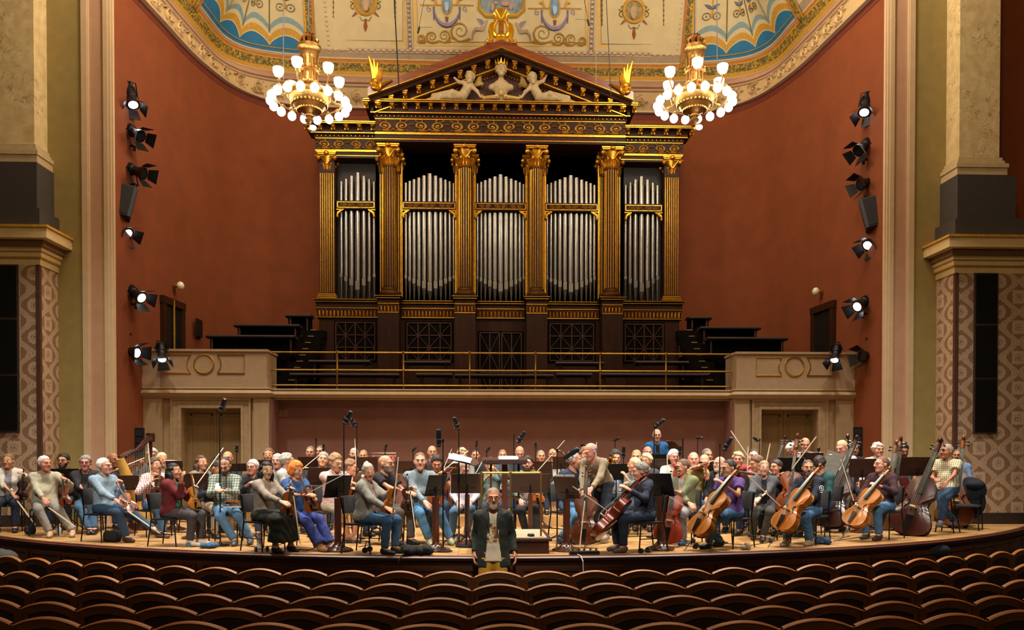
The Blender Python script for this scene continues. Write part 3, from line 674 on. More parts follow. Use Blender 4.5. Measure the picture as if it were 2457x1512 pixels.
# body: back board, wings and base
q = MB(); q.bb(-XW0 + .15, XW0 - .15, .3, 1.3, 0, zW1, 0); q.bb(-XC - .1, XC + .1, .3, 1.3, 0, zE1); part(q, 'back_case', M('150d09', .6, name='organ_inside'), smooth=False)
q = MB(); q.bb(-XW0 + .05, XW0 - .05, .0, .4, 0, zB0); 
part(q, 'base_case', WAL, smooth=False)
BAYS = [(808, 899, 7, 'w'), (966, 1093, 11, 'c'), (1141, 1268, 11, 'c')]
COLS = [(933,), (1116,)]
colX = [X(933, 20.5), X(1116, 20.5)]; colX = colX + [-colX[1], -colX[0]]
# ledge with fluted gilt band, stepping forward under the columns
def band(x0, x1, y, z0, z1, zl):
    b_ = MB(); b_.bb(x0, x1, y, .4, z0 - .02, zl); b_.bb(x0 - .04, x1 + .04, y - .05, .4, zl - .07, zl - .02); b_.bb(x0 - .07, x1 + .07, y - .08, .4, zl - .02, zl)
    o = part(b_, 'ledge', WAL, smooth=False)
    g = MB(); g.bb(x0, x1, y - .015, y, z0 - .025, z0); g.bb(x0, x1, y - .02, y, z1, z1 + .02); g.bb(x0 - .07, x1 + .07, y - .092, y - .07, zl - .022, zl - .008); g.bb(x0 - .04, x1 + .04, y - .06, y - .04, zl - .075, zl - .06)
    g.build('gilt_line', GOLD, o, False)
    n = max(3, round((x1 - x0) / .096)); fl = MB(); h = z1 - z0 - .03
    pts = []
    for k in range(n):
        xc = x0 + (k + .5) * (x1 - x0) / n
        g = [(xc - .034, y - .012, z0 + .015), (xc - .034, y - .012, z0 + h * .8), (xc, y - .012, z0 + h), (xc + .034, y - .012, z0 + h * .8), (xc + .034, y - .012, z0 + .015)]
        fl.tube(g, .011, 4)
    fl.build('fluted_band', GOLD, o)
band(-XW0 - .02, -abs(X(906)), -.05, zB0, zB1, zL); band(abs(X(906)), XW0 + .02, -.05, zB0, zB1, zL)
xa, xb, xc_, xd = X(962), X(1090), X(1143), 0
band(xa, xb, -.05, zB0, zB1, zL - .03); band(-xb, -xa, -.05, zB0, zB1, zL - .03); band(xc_, -xc_, -.05, zB0, zB1, zL - .03)
for cx in colX: 
    b_ = MB(); b_.bb(cx - .27, cx + .27, -.5, .1, 0, Z(748, 20.4)); b_.bb(cx - .34, cx + .34, -.56, .1, 0, .55); b_.bb(cx - .31, cx + .31, -.53, .1, .55, .68); part(b_, 'pedestal', WAL, smooth=False)
    band(cx - .27, cx + .27, -.5, Z(748, 20.4), Z(729, 20.4), Z(709, 20.4))
# lattice grilles and the little door in the base
LAT = WOOD('42200f', '572b15', .5, 2, name='lattice_wood')
def lattice(x0, x1, z0, z1, nx, nz, name='lattice'):
    b_ = MB(); b_.bb(x0 - .05, x1 + .05, -.03, 0, z0 - .05, z1 + .05, 1)
    for k in range(nx + 1):
        x = x0 + (x1 - x0) * k / nx; b_.bb(x - .012, x + .012, -.06, -.03, z0, z1)
    for k in range(nz + 1):
        z = z0 + (z1 - z0) * k / nz; b_.bb(x0, x1, -.06, -.03, z - .012, z + .012)
    for i in range(nx):
        for j in range(nz):
            a = (x0 + (x1 - x0) * i / nx, z0 + (z1 - z0) * j / nz); c = (x0 + (x1 - x0) * (i + 1) / nx, z0 + (z1 - z0) * (j + 1) / nz)
            if (i + j) % 2: b_.bar((a[0], -.045, a[1]), (c[0], -.045, c[1]), .016, .02, 0, (0, 1, 0))
            else: b_.bar((a[0], -.045, c[1]), (c[0], -.045, a[1]), .016, .02, 0, (0, 1, 0))
    return part(b_, name, [LAT, DK], smooth=False)
zg0, zg1 = Z(862), Z(772)
for a, b_, nx in ((803, 897, 4), (975, 1082, 4)):
    x0, x1 = X(a), X(b_); lattice(x0, x1, zg0, zg1, nx, 3); lattice(-x1, -x0, zg0, zg1, nx, 3)
d_ = empty('organ_door'); d_.parent = org
for sg in (-1, 1):
    o = lattice(sg * .03 if sg > 0 else -.55, .55 if sg > 0 else -.03, .25, Z(795), 2, 3, 'door_leaf')
# wing pilasters, half pilasters and free columns
def flutes(mb_, xs, r, z0, z1, y):
    for x in xs: mb_.tube([(x, y, z0), (x, y, z1)], r, 6, 0)
def capital(name, w_, h_, rr, parent, flat=False):
    b_ = MB()
    prof = [(rr, 0), (rr + .015, .03), (rr, .06), (rr * .98, h_ * .30), (rr * 1.08, h_ * .42), (rr * 1.2, h_ * .62), (rr * 1.42, h_ * .82), (rr * 1.42, h_ * .86)]
    b_.lathe(prof, 14)
    for s_ in range(12):                       # leaves
        an = s_ * pi / 6; c_, s2 = math.cos(an), math.sin(an)
        b_.tube([(c_ * rr, s2 * rr, h_ * .12), (c_ * rr * 1.12, s2 * rr * 1.12, h_ * .34), (c_ * rr * 1.36, s2 * rr * 1.36, h_ * .44), (c_ * rr * 1.3, s2 * rr * 1.3, h_ * .38)], [.035, .04, .03, .012], 4)
    for sx in (-1, 1):                         # volutes on stalks
        for sy in (-1, 1):
            b_.tube([(sx * .03, sy * rr * 1.2, h_ * .42), (sx * rr * .9, sy * rr * 1.3, h_ * .72), (sx * w_ * .46, sy * w_ * .46, h_ * .8)], [.022, .026, .03], 5)
            b_.ell((sx * w_ * .43, sy * w_ * .43, h_ * .70), (.065, .065, .075), 8, 6)
    b_.box((0, 0, h_ * .90), (w_ * .92, w_ * .92, h_ * .07)); b_.box((0, 0, h_ * .965), (w_, w_, h_ * .07)); b_.ell((0, -w_ * .5, h_ * .92), (.07, .05, .06), 8, 6)
    return b_.build(name, GOLD, parent)
for cx in colX:
    z0, z1, zc = Z(706, 20.4), Z(393, 20.4), Z(344, 20.4); rr = .165
    c_ = MB(); c_.lathe([(rr + .01, z0 + .2), (rr, z0 + .3), (rr * .95, z1)], 20, c=(cx, -.25, 0)); co = part(c_, 'column', WAL)
    g = MB()
    for k in range(16):
        an = k * 2 * pi / 16 + pi / 16; g.tube([(cx + (rr + .004) * math.cos(an), -.25 + (rr + .004) * math.sin(an), z0 + .24), (cx + (rr * .95 + .004) * math.cos(an), -.25 + (rr * .95 + .004) * math.sin(an), z1 - .03)], .0105, 5)
    g.build('flute', GOLD, co)
    g = MB(); g.lathe([(.27, z0), (.27, z0 + .05), (.24, z0 + .06), (.25, z0 + .10), (.22, z0 + .13), (.20, z0 + .16), (.215, z0 + .19), (.18, z0 + .22)], 20, [0, 0, 1, 0, 0, 1, 0], c=(cx, -.25, 0)); g.build('column_base', [WAL, GOLD], co)
    cp = capital('capital', .58, zc - z1, rr * .98, co); cp.location = (cx, -.25, z1)
    # half pilaster behind the column
    for sg in (-1, 1):
        p_ = MB(); p_.bb(cx + sg * .05, cx + sg * .29, -.02, .3, z0, Z(362)); po = part(p_, 'half_pilaster', WAL, smooth=False)
        g = MB(); flutes(g, [cx + sg * (.10 + .055 * k) for k in range(4)], .014, z0 + .15, Z(412), -.02); g.build('flute', GOLD, po)
        cp = capital('capital', .36, Z(363) - Z(410), .10, po); cp.location = (cx + sg * .18, .08, Z(410))
for sg in (-1, 1):
    x0, x1 = abs(X(802)), abs(X(765)); xm = (x0 + x1) / 2; z0, z1 = zL, Z(411)
    p_ = MB(); p_.bb(sg * x0, sg * x1, -.10, .3, z0, Z(377)); po = part(p_, 'wing_pilaster', WAL, smooth=False)
    g = MB(); flutes(g, [sg * (x0 + .03 + (x1 - x0 - .06) * k / 6) for k in range(7)], .0150, z0 + .16, z1 - .03, -.10); g.build('flute', GOLD, po)
    g = MB()
    for k, e in enumerate((.06, .045, .03)): g.bb(sg * (x0 - e), sg * (x1 + e), -.10 - e, .1, z0 + k * .05, z0 + k * .05 + .035)
    g.build('pilaster_base', GOLD, po, False)
    cp = capital('capital', .50, Z(364) - z1, .15, po); cp.location = (sg * xm, .06, z1)
# entablatures
def entab(x0, x1, y, z0, z1, nscroll, name):
    h = z1 - z0; b_ = MB()
    b_.bb(x0, x1, y, .4, z0, z0 + h * .62); b_.bb(x0 - .03, x1 + .03, y - .04, .4, z0 + h * .62, z0 + h * .72); b_.bb(x0 - .10, x1 + .10, y - .12, .5, z0 + h * .72, z0 + h * .84)
    b_.bb(x0 - .26, x1 + .26, y - .30, .6, z0 + h * .93, z1); b_.bb(x0 - .10, x1 + .10, y - .10, .5, z0 + h * .84, z0 + h * .93)
    eo = part(b_, name, WAL, smooth=False)
    g = MB()
    for zz, yy, t in ((.06, .012, .012), (.20, .02, .022), (.235, .012, .012), (.60, .015, .018), (.72, .13, .014), (.935, .31, .012), (.985, .31, .015)):
        ex = .10 if yy > .1 else 0; ex = .26 if yy > .2 else ex
        g.bb(x0 - ex - .005, x1 + ex + .005, y - yy - .006, y - yy + .02, z0 + h * zz - t / 2, z0 + h * zz + t)
    n = round((x1 - x0) / .11)
    for k in range(n): g.ell((x0 + (k + .5) * (x1 - x0) / n, y - .05, z0 + h * .665), .022, 6, 4)
    g.build('gilt_line', GOLD, eo, True)
    zc = z0 + h * .42; pitch = (x1 - x0) / nscroll
    for k in range(nscroll):
        xx = x0 + (k + .5) * pitch; fl = 1 if k % 2 else -1
        put('scroll', ORGSCR, eo, Matrix.Translation((xx, y, zc)) @ Matrix.Diagonal((fl * pitch * 1.02, .55, h * .33, 1)))
    n = round((x1 - x0 + .4) / .335)
    for k in range(n + 1):
        xx = x0 - .2 + (x1 - x0 + .4) * k / n; put('modillion', MODIL, eo, Matrix.Translation((xx, y - .13, z0 + h * .90)))
    return eo
ORGSCR = scroll_mesh('scroll', M('cda24c', .42, .7, var=.25, scale=20, name='dull_gilding'))
q = MB(); q.bb(-.07, .07, -.16, .05, .035, .075); q.bb(-.055, .055, -.13, .05, -.0, .035); q.ell((0, -.07, -.02), (.045, .07, .05), 8, 6); q.bb(-.05, .05, -.03, .05, -.08, 0)
MODIL = q.mesh('modillion', GOLD)
for sg in (-1, 1):
    a, b_ = sorted((sg * (XC - .05), sg * XW0)); entab(a, b_, -.12, zW0, zW1, 4, 'wing_entablature')
entab(-XC, XC, -.5, zE0, zE1, 14, 'main_entablature')
# pipes
PIPE = M('a09d98', .26, .85, var=.1, scale=3, name='pipe_tin'); PIPD = M('7f7a72', .35, .8, var=.12, name='pipe_mouth')
def pipes(x0, x1, widths, tops, mouth0, mouth1, y):
    widths = [v * 1.1 for v in widths]; n = len(widths); tot = sum(widths); gap = ((x1 - x0) - tot) / (n - 1); x = x0; zt = zL
    c = (n - 1) / 2
    for k in range(n):
        w_ = widths[k]; xc = x + w_ / 2; x += w_ + gap; r_ = w_ / 2
        p_ = MB(); p_.lathe([(r_, Z(479)), (r_, Z(tops[k]))], 14, c=(xc, y, 0)); p_.lathe([(r_ * .86, Z(tops[k]) - .02), (r_ * .86, Z(tops[k]) + .002)], 14, c=(xc, y, 0)); part(p_, 'pipe', PIPE)
        f = 1 - abs(k - c) / c; zm = Z(mouth0 + (mouth1 - mouth0) * f); hm = .10 + .14 * f
        p_ = MB(); p_.lathe([(r_, zm), (r_, Z(494))], 14, c=(xc, y, 0)); po = part(p_, 'pipe', PIPE)
        m_ = MB(); m_.bb(xc - r_ * .8, xc + r_ * .8, y - r_ * 1.08, y - r_ * .6, zm - hm, zm - .015); m_.lathe([(r_ * .97, zm - hm), (r_ * .97, zm)], 12, c=(xc, y, 0)); m_.lathe([(r_ * .9, zm - hm - .05), (r_ * 1.06, zm - hm - .03), (r_ * 1.06, zm - hm + .0)], 12, c=(xc, y, 0)); m_.build('pipe_mouth', PIPD, po)
        m_ = MB(); m_.lathe([(r_ * .22, zL - .05), (r_ * .95, zm - hm - .04)], 12, c=(xc, y, 0)); m_.build('pipe_foot', M('6d6862', .4, .8, name='pipe_foot'), po)
u = 20.9 / 1880
for sg in (-1, 1):
    xs = sorted((sg * abs(X(810)), sg * abs(X(898)))); pipes(xs[0], xs[1], [7 * u, 8 * u, 10 * u, 11.5 * u, 10 * u, 8 * u, 7 * u], [427, 421, 414, 406, 414, 421, 427], 650, 668, .12)
W11 = [6 * u, 7 * u, 8 * u, 9 * u, 10 * u, 11.5 * u, 10 * u, 9 * u, 8 * u, 7 * u, 6 * u]; T11 = [428, 424, 420, 416, 411, 406, 411, 416, 420, 424, 428]
for x0, x1 in ((X(967), X(1092)), (-X(1092), -X(967)), (X(1141), -X(1141))): pipes(x0 + .01, x1 - .01, W11, T11, 652, 670, .12)
# gilt friezes and brackets across the bays
def bayfrieze(x0, x1):
    b_ = MB(); b_.bb(x0, x1, -.04, .3, Z(497), Z(477)); fo = part(b_, 'bay_rail', WAL, smooth=False)
    g = MB()
    for z in (Z(494), Z(481)): g.bb(x0 + .03, x1 - .03, -.055, -.035, z - .008, z + .008)
    for x in (x0 + .03, x1 - .03): g.bb(x - .01, x + .01, -.055, -.035, Z(494), Z(481))
    g.build('gilt_frame', GOLD, fo, False)
    n = 4 if x1 - x0 < 1.1 else 6
    for k in range(n): put('scroll', ORGSCR, fo, Matrix.Translation((x0 + .06 + (x1 - x0 - .12) * (k + .5) / n, -.04, (Z(494) + Z(481)) / 2)) @ Matrix.Diagonal(((x1 - x0 - .12) / n * (1 if k % 2 else -1), .4, (Z(481) - Z(494)) * .95, 1)))
    for sg, x in ((1, x0), (-1, x1)):
        g = MB(); zt = Z(498); g.tube([(x + sg * .02, -.06, zt - .2), (x + sg * .05, -.06, zt - .1), (x + sg * .11, -.06, zt - .06), (x + sg * .16, -.06, zt - .03)], [.03, .045, .04, .05], 6)
        g.ell((x + sg * .03, -.06, zt - .2), .04, 8, 5); g.bb(x, x + sg * .19, -.05, .0, zt - .02, zt); g.build('bracket', GOLD, fo)
for a, b_ in ((805, 899), (964, 1094)):
    x0, x1 = X(a), X(b_); bayfrieze(x0, x1); bayfrieze(-x1, -x0)
bayfrieze(X(1139), -X(1139))
for a in (963, 1094, 1139):                              # thin gilt edges of the bays
    for sg in (-1, 1):
        q = MB(); q.bb(sg * X(a) - .012, sg * X(a) + .012, -.03, .2, zL, zE0); part(q, 'bay_edge', GOLD, smooth=False)
# pediment
zp0 = zE1; xp = abs(X(885, 20.2)) - .02; zap = Z(118, 20.2) ; 
def PT2(t, sg): return (sg * xp * (1 - t), zp0 + .12 + (zap - zp0 - .12) * t)
q = MB(); q.add([(-xp + .3, -.42, zp0), (xp - .3, -.42, zp0), (0, -.42, zap - .25)], [(0, 1, 2)]); q.bb(-xp + .5, xp - .5, -.41, .4, zp0, zp0 + .02); part(q, 'tympanum', M('4a241a', .6, name='tympanum_red'), smooth=False)
for sg in (-1, 1):
    a = Vector((sg * xp, 0, zp0 + .02)); b_ = Vector((0, 0, zap - .02)); d = (b_ - a).normalized(); nrm = Vector((-d.z * sg, 0, d.x * sg)); nrm = nrm if nrm.z > 0 else -nrm
    def beam(off, th, y0, y1, m_, nm):
        b2 = MB(); A = a + nrm * off; C = b_ + Vector((0, 0, off / max(.2, nrm.z)))
        vs_ = [(A.x, y0, A.z), (C.x, y0, C.z), (C.x, y0, C.z + th), (A.x, y0, A.z + th)]; vs_ += [(x, y1, z) for x, _, z in vs_]
        b2.add(vs_, [(0, 1, 2, 3), (7, 6, 5, 4), (0, 4, 5, 1), (3, 2, 6, 7), (0, 3, 7, 4), (1, 5, 6, 2)]); return part(b2, nm, m_, smooth=False)
    RED = WOOD('5a2410', '83401c', .3, 2, (.1, 1, 1), 'raking_mahogany', .3)
    beam(-.02, .20, -.98, .4, RED, 'raking_cornice'); beam(-.12, .12, -.86, .4, WAL, 'raking_cornice'); bo = beam(-.30, .2, -.62, .3, WAL, 'raking_cornice')
    beam(-.335, .03, -.66, -.4, GOLD, 'gilt_line'); beam(-.035, .018, -1.0, -.9, GOLD, 'gilt_line')
    for k in range(9):
        t = (k + .6) / 9.6; p = a + (b_ - a) * t; put('modillion', MODIL, org, Matrix.Translation((p.x, -.66, p.z - .20)))
    g = MB()
    for k in range(40):
        t = .1 + .85 * (k + .5) / 40; p = a + (b_ - a) * t - nrm * .40; g.ell((p.x, -.46, p.z), .022, 6, 4)
    part(g, 'bead_row', GOLD)
    # fan acroterion on the corner
    g = MB(); x0 = sg * (xp - .16); zb = zp0 + .26; ya = -1.02
    for k in range(6):
        an = .0 + k * .20; L = .66 - .055 * k
        e = Vector((-sg * math.sin(an) * L + sg * .06, 0, math.cos(an) * L)); g.tube([(x0, ya, zb), (x0 + e.x * .6, ya - .02, zb + e.z * .62), (x0 + e.x + sg * .05, ya - .05, zb + e.z)], [.035, .06, .02], 6)
    g.tube([(x0 - sg * (.03 + (.13 - .012 * t) * math.cos(t)), ya - .03, zb - .02 + (.13 - .012 * t) * math.sin(t)) for t in np.linspace(-1.2, 6, 18)], [.045] * 9 + [.035] * 9, 6)
    g.tube([(x0, ya, zb - .08), (x0 - sg * .22, ya, zb + .0), (x0 - sg * .46, ya, zb + .12)], [.07, .055, .02], 6)
    part(g, 'acroterion', GOLD)
q = MB(); q.bb(-.38, .38, -.9, .2, zap - .12, zap + .12); part(q, 'lyre_plinth', M('2c1c1a', .5, name='plinth_dark'), smooth=False)
# the gilt lyre
g = MB(); z0 = zap + .12; G2 = M('e0ac34', .28, .9, var=.15, name='bright_gilding')
g.bb(-.2, .2, -.75, -.45, z0, z0 + .06); g.bb(-.14, .14, -.72, -.48, z0 + .06, z0 + .24); g.ell((0, -.6, z0 + .30), (.16, .12, .09), 12, 8)
for sg in (-1, 1):
    g.tube([(sg * .08, -.6, z0 + .28), (sg * .20, -.6, z0 + .40), (sg * .19, -.6, z0 + .58), (sg * .11, -.6, z0 + .72), (sg * .13, -.6, z0 + .86), (sg * .2, -.6, z0 + .9)], [.06, .075, .06, .045, .04, .03], 8)
    g.tube([(sg * .36, -.62, z0 + .04), (sg * .24, -.66, z0 + .2), (sg * .27, -.66, z0 + .42), (sg * .26, -.64, z0 + .58), (sg * .2, -.62, z0 + .66)], [.10, .06, .07, .05, .02], 8)
    g.ell((sg * .3, -.64, z0 + .09), (.13, .1, .09), 10, 7); g.ell((sg * .36, -.66, z0 + .16), .05, 8, 5)
g.tube([(-.19, -.6, z0 + .74), (.19, -.6, z0 + .74)], .028, 8)
for k in range(7):
    an = -.9 + k * .3; g.tube([(0, -.6, z0 + .76), (.22 * math.sin(an), -.6, z0 + .80 + .24 * math.cos(an))], [.02, .032], 6)
lo = part(g, 'lyre', G2)
g = MB(); g.bb(-.07, .07, -.61, -.59, z0 + .32, z0 + .74); g.build('lyre_strings', M('a8701c', .35, .8, name='string_gold'), lo, False)
# ================================================================ audience seats
SEATB = WOOD('4e2c11', '683d14', .42, 2, (.2, 1, 1), 'seat_back_wood'); SPAD = M('2a1410', .8, name='seat_velvet'); ROWN = ['front', 'second', 'third', 'fourth', 'nearest']
def seat_meshes():
    hw, zt, ze = .268, .86, .80
    def top(x, d=0): return ze + (zt - ze) * (1 - (x / hw) ** 2) - d
    xs = np.linspace(-hw, hw, 13); f = MB(); th = .018
    # arched frame: outer outline, inner outline
    xi = np.linspace(-hw + .05, hw - .05, 13)
    out_ = [(-hw, .12)] + [(x, top(x)) for x in xs] + [(hw, .12)]; inn = [(-hw + .05, .12)] + [(x, top(x * 1.1, .075)) for x in xi] + [(hw - .05, .12)]
    n = len(out_)
    for y, o_ in ((th, 1), (-th, -1)):
        vs_ = [(x, y, z) for x, z in out_] + [(x, y, z) for x, z in inn]
        f.add(vs_, [((i, i + 1, n + i + 1, n + i) if o_ < 0 else (n + i, n + i + 1, i + 1, i)) for i in range(n - 1)])
    f.grid([[(x, y, z) for x, z in inn] for y in (-th, th)])
    rim = MB()
    sec = [(-th - .004, -.008), (-th - .008, 0), (-th * .6, .014), (th * .6, .014), (th + .008, 0), (th + .004, -.008)]
    rim.grid([[(x, y, z + dz) for y, dz in sec] for x, z in out_[1:-1]])
    for s_ in (-1, 1): f.bb(s_ * hw - .006, s_ * hw + .006, -th, th, .12, .80)
    pan = MB(); vs_ = [(x, -.006, z) for x, z in inn]; m_ = len(vs_); pan.add(vs_ + [(x, .006, z) for x, _, z in vs_], [tuple(range(m_)), tuple(range(2 * m_ - 1, m_ - 1, -1))])
    st = MB(); st.bb(-.235, .235, -.46, -.04, .40, .47); st.bb(-.22, .22, -.44, -.05, .47, .50)
    arm = MB(); arm.bb(-.03, .03, -.42, .03, .58, .62); arm.bb(-.018, .018, -.36, .0, .0, .58); arm.bb(-.022, .022, -.028, .028, .1, .80)
    return (('back_frame', f.mesh('back_frame', SEATB, True, 35)), ('top_rim', rim.mesh('top_rim', SEATW, True, 60)), ('back_panel', pan.mesh('back_panel', M('2c190c', .5, name='seat_panel'), False)), ('seat', st.mesh('seat', SPAD, False)), ('armrest', arm.mesh('armrest', SEATB, False)))
SM = seat_meshes()
for k in range(5):
    r = 14.9 + .9 * k; dz = (0, -.005, .01, .065, .14)[k]; pitch = .575 / r; row = []
    for n in range(-20, 21):
        a = (n - .5) * pitch + (0, .0, .0, 0, 0)[k]
        x, y = r * math.sin(a), CY - r * math.cos(a); d = Vector((x, y, 0)) - Vector((CAM.x, CAM.y, 0))
        u_ = d.x * math.cos(YAW) - d.y * math.sin(YAW); w_ = d.x * math.sin(YAW) + d.y * math.cos(YAW)
        if abs(u_ / w_ * F) < 1228 + 60: row.append((x, y, a))
    for i, (x, y, a) in enumerate(row):
        z = zfloor(r); s = empty('auditorium_seat', (x, y, z), a + pi)
        s.scale = (1, 1, (.86 + dz - z) / .86)
        tag(s, '%s dark wooden auditorium seat from the left in the %s row' % (ordinal(i + 1), ROWN[k]), 'seat', '%s row of auditorium seats' % ROWN[k])
        for nm, me in SM:
            o = put(nm, me, s)
            if nm == 'armrest': o.location = (.2875, 0, 0)
# coats left at the ends of the front seat row
for px_, py_, w_, lab, c_, rx in ((8, 1330, 11.3, 'grey coat heaped over the seat at the left edge', '3a3a38', .3), (2212, 1318, 12.55, 'black coat heaped beside the stage front at right', '0c0c0e', .42)):
    p = aw(px_, py_, w_); q = MB()
    for k in range(7): q.ell((random.uniform(-rx, rx) * .6, random.uniform(-.1, .1), .72 + random.uniform(-.05, .1) - abs(k - 3) * .02), (rx * .6, .16, .13), 12, 8)
    q.ell((0, 0, .38), (rx * .8, .15, .40), 12, 8)
    o = q.build('coat', M(c_, .9, var=.3, scale=14, name='coat_cloth', bump=.6)); o.location = (p.x, p.y, p.z - .82 if False else 0); tag(o, lab, 'coat')

# ================================================================ chandeliers
CHG = M('b48a4c', .34, .85, var=.35, scale=40, name='chandelier_gilding', bump=.5)
GLO = EMIT('fff4e2', 9.0, 'lit_globe')
def chandelier(px_, Y, lab):
    c = at(px_, 240, Y); z0 = c.z; r = empty('chandelier', (c.x, Y, z0)); tag(r, lab, 'chandelier', 'gilt stage chandeliers'); r.scale = (.88, .88, .92)
    b_ = MB(); b_.lathe([(.0, -.74), (.02, -.72), (.03, -.66), (.015, -.63), (.08, -.60), (.03, -.56), (.10, -.50), (.11, -.46), (.06, -.42), (.10, -.38), (.09, -.33)], 14); b_.build('bottom_finial', CHG, r)
    b_ = MB(); b_.lathe([(.08, -.34), (.22, -.28), (.36, -.18), (.46, -.06), (.50, .04), (.52, .05), (.52, .10), (.48, .10), (.46, .05), (.3, -.12)], 28, caps=False)
    for k in range(28):
        an = k * 2 * pi / 28
        for rr, zz in ((.28, -.245), (.42, -.12)): b_.ell((rr * math.cos(an), rr * math.sin(an), zz), .035, 6, 4)
    b_.build('bowl', CHG, r)
    b_ = MB(); b_.lathe([(.5, .06), (.54, .07), (.54, .12), (.5, .13)], 28, caps=False); b_.lathe([(.80, -.02), (.83, 0), (.80, .02), (.77, 0), (.80, -.02)], 36, caps=False)
    b_.build('ring', CHG, r)
    b_ = MB(); b_.lathe([(.30, .05), (.16, .12), (.13, .2), (.15, .3), (.24, .34), (.26, .38), (.19, .42), (.17, .62), (.24, .66), (.22, .70), (.18, .72), (.17, .95), (.21, 1.0), (.23, 1.06), (.2, 1.1), (.22, 1.14), (.28, 1.17), (.29, 1.23), (.25, 1.25), (.1, 1.26)], 20)
    for k in range(10):
        an = k * 2 * pi / 10; ca, sa = math.cos(an), math.sin(an)
        b_.tube([(.2 * ca, .2 * sa, .42), (.19 * ca, .19 * sa, .66)], .022, 5); b_.tube([(.2 * ca, .2 * sa, .72), (.22 * ca, .22 * sa, .98)], .018, 5)
        b_.ell((.25 * ca, .25 * sa, .70), .035, 6, 4); b_.ell((.24 * ca, .24 * sa, .36), .04, 6, 4)
    b_.build('drum', CHG, r)
    b_ = MB()
    for k in range(9):
        an = k * 2 * pi / 9; b_.tube([(.16 * math.cos(an), .16 * math.sin(an), 1.25), (.2 * math.cos(an), .2 * math.sin(an), 1.36), (.08 * math.cos(an + .5), .08 * math.sin(an + .5), 1.48), (.12 * math.cos(an), .12 * math.sin(an), 1.52)], [.04, .05, .04, .01], 5)
    b_.build('crown', M('9a6a34', .4, .8, var=.4, scale=30, name='dark_gilding', bump=.5), r)
    b_ = MB(); b_.tube([(0, 0, 1.45), (0, 0, (15.5 - z0) / .92)], .018, 6); b_.build('chain', M('4a4a4c', .5, .6, name='chain_steel'), r)
    for k in range(18):
        an = (k + .5) * 2 * pi / 18; ca, sa = math.cos(an), math.sin(an)
        if k % 3 == 0:
            a2 = an + pi / 18; c2, s2 = math.cos(a2), math.sin(a2); b_ = MB()
            b_.tube([(.5 * c2, .5 * s2, .08), (.62 * c2, .62 * s2, .02), (.80 * c2, .80 * s2, .02)], .022, 6)
            b_.tube([(.62 * c2, .62 * s2, .03), (.66 * c2, .66 * s2, .16), (.72 * c2, .72 * s2, .30), (.72 * c2, .72 * s2, .38)], .018, 6); b_.lathe([(.03, .34), (.05, .38), (.03, .42)], 8, c=(.72 * c2, .72 * s2, 0))
            ao = b_.build('arm', CHG, r)
            b_ = MB(); b_.lathe([(.03, .40), (.09, .44), (.125, .52), (.13, .60), (.125, .61), (.02, .60)], 16, c=(.72 * c2, .72 * s2, 0)); b_.build('glass_cup', GLO, ao)
        b_ = MB(); b_.tube([(.78 * ca, .78 * sa, .01), (.86 * ca, .86 * sa, .08), (.91 * ca, .91 * sa, .05)], .013, 5); b_.lathe([(.02, .0), (.04, .03), (.02, .06)], 8, c=(.91 * ca, .91 * sa, -.01)); ho = b_.build('lamp_holder', CHG, r)
        b_ = MB(); b_.ell((.91 * ca, .91 * sa, -.09), .105, 14, 9); b_.build('globe', GLO, ho)
    b_ = MB(); b_.ell((.10, -.05, -.66), (.085, .085, .06), 12, 8); b_.build('downlight', EMIT('dfe9ff', 3.0, 'downlight_glass'), r)
    for k in range(6):
        an = k * pi / 3; l = lamp('chandelier_light', 'POINT', (c.x + 1.0 * math.cos(an), Y + 1.0 * math.sin(an), z0 - .05), None, 26, WARM, .12)
chandelier(742, 17.0, 'gilt globe chandelier hanging before the left end of the organ')
chandelier(1667, 17.0, 'gilt globe chandelier hanging before the right end of the organ')

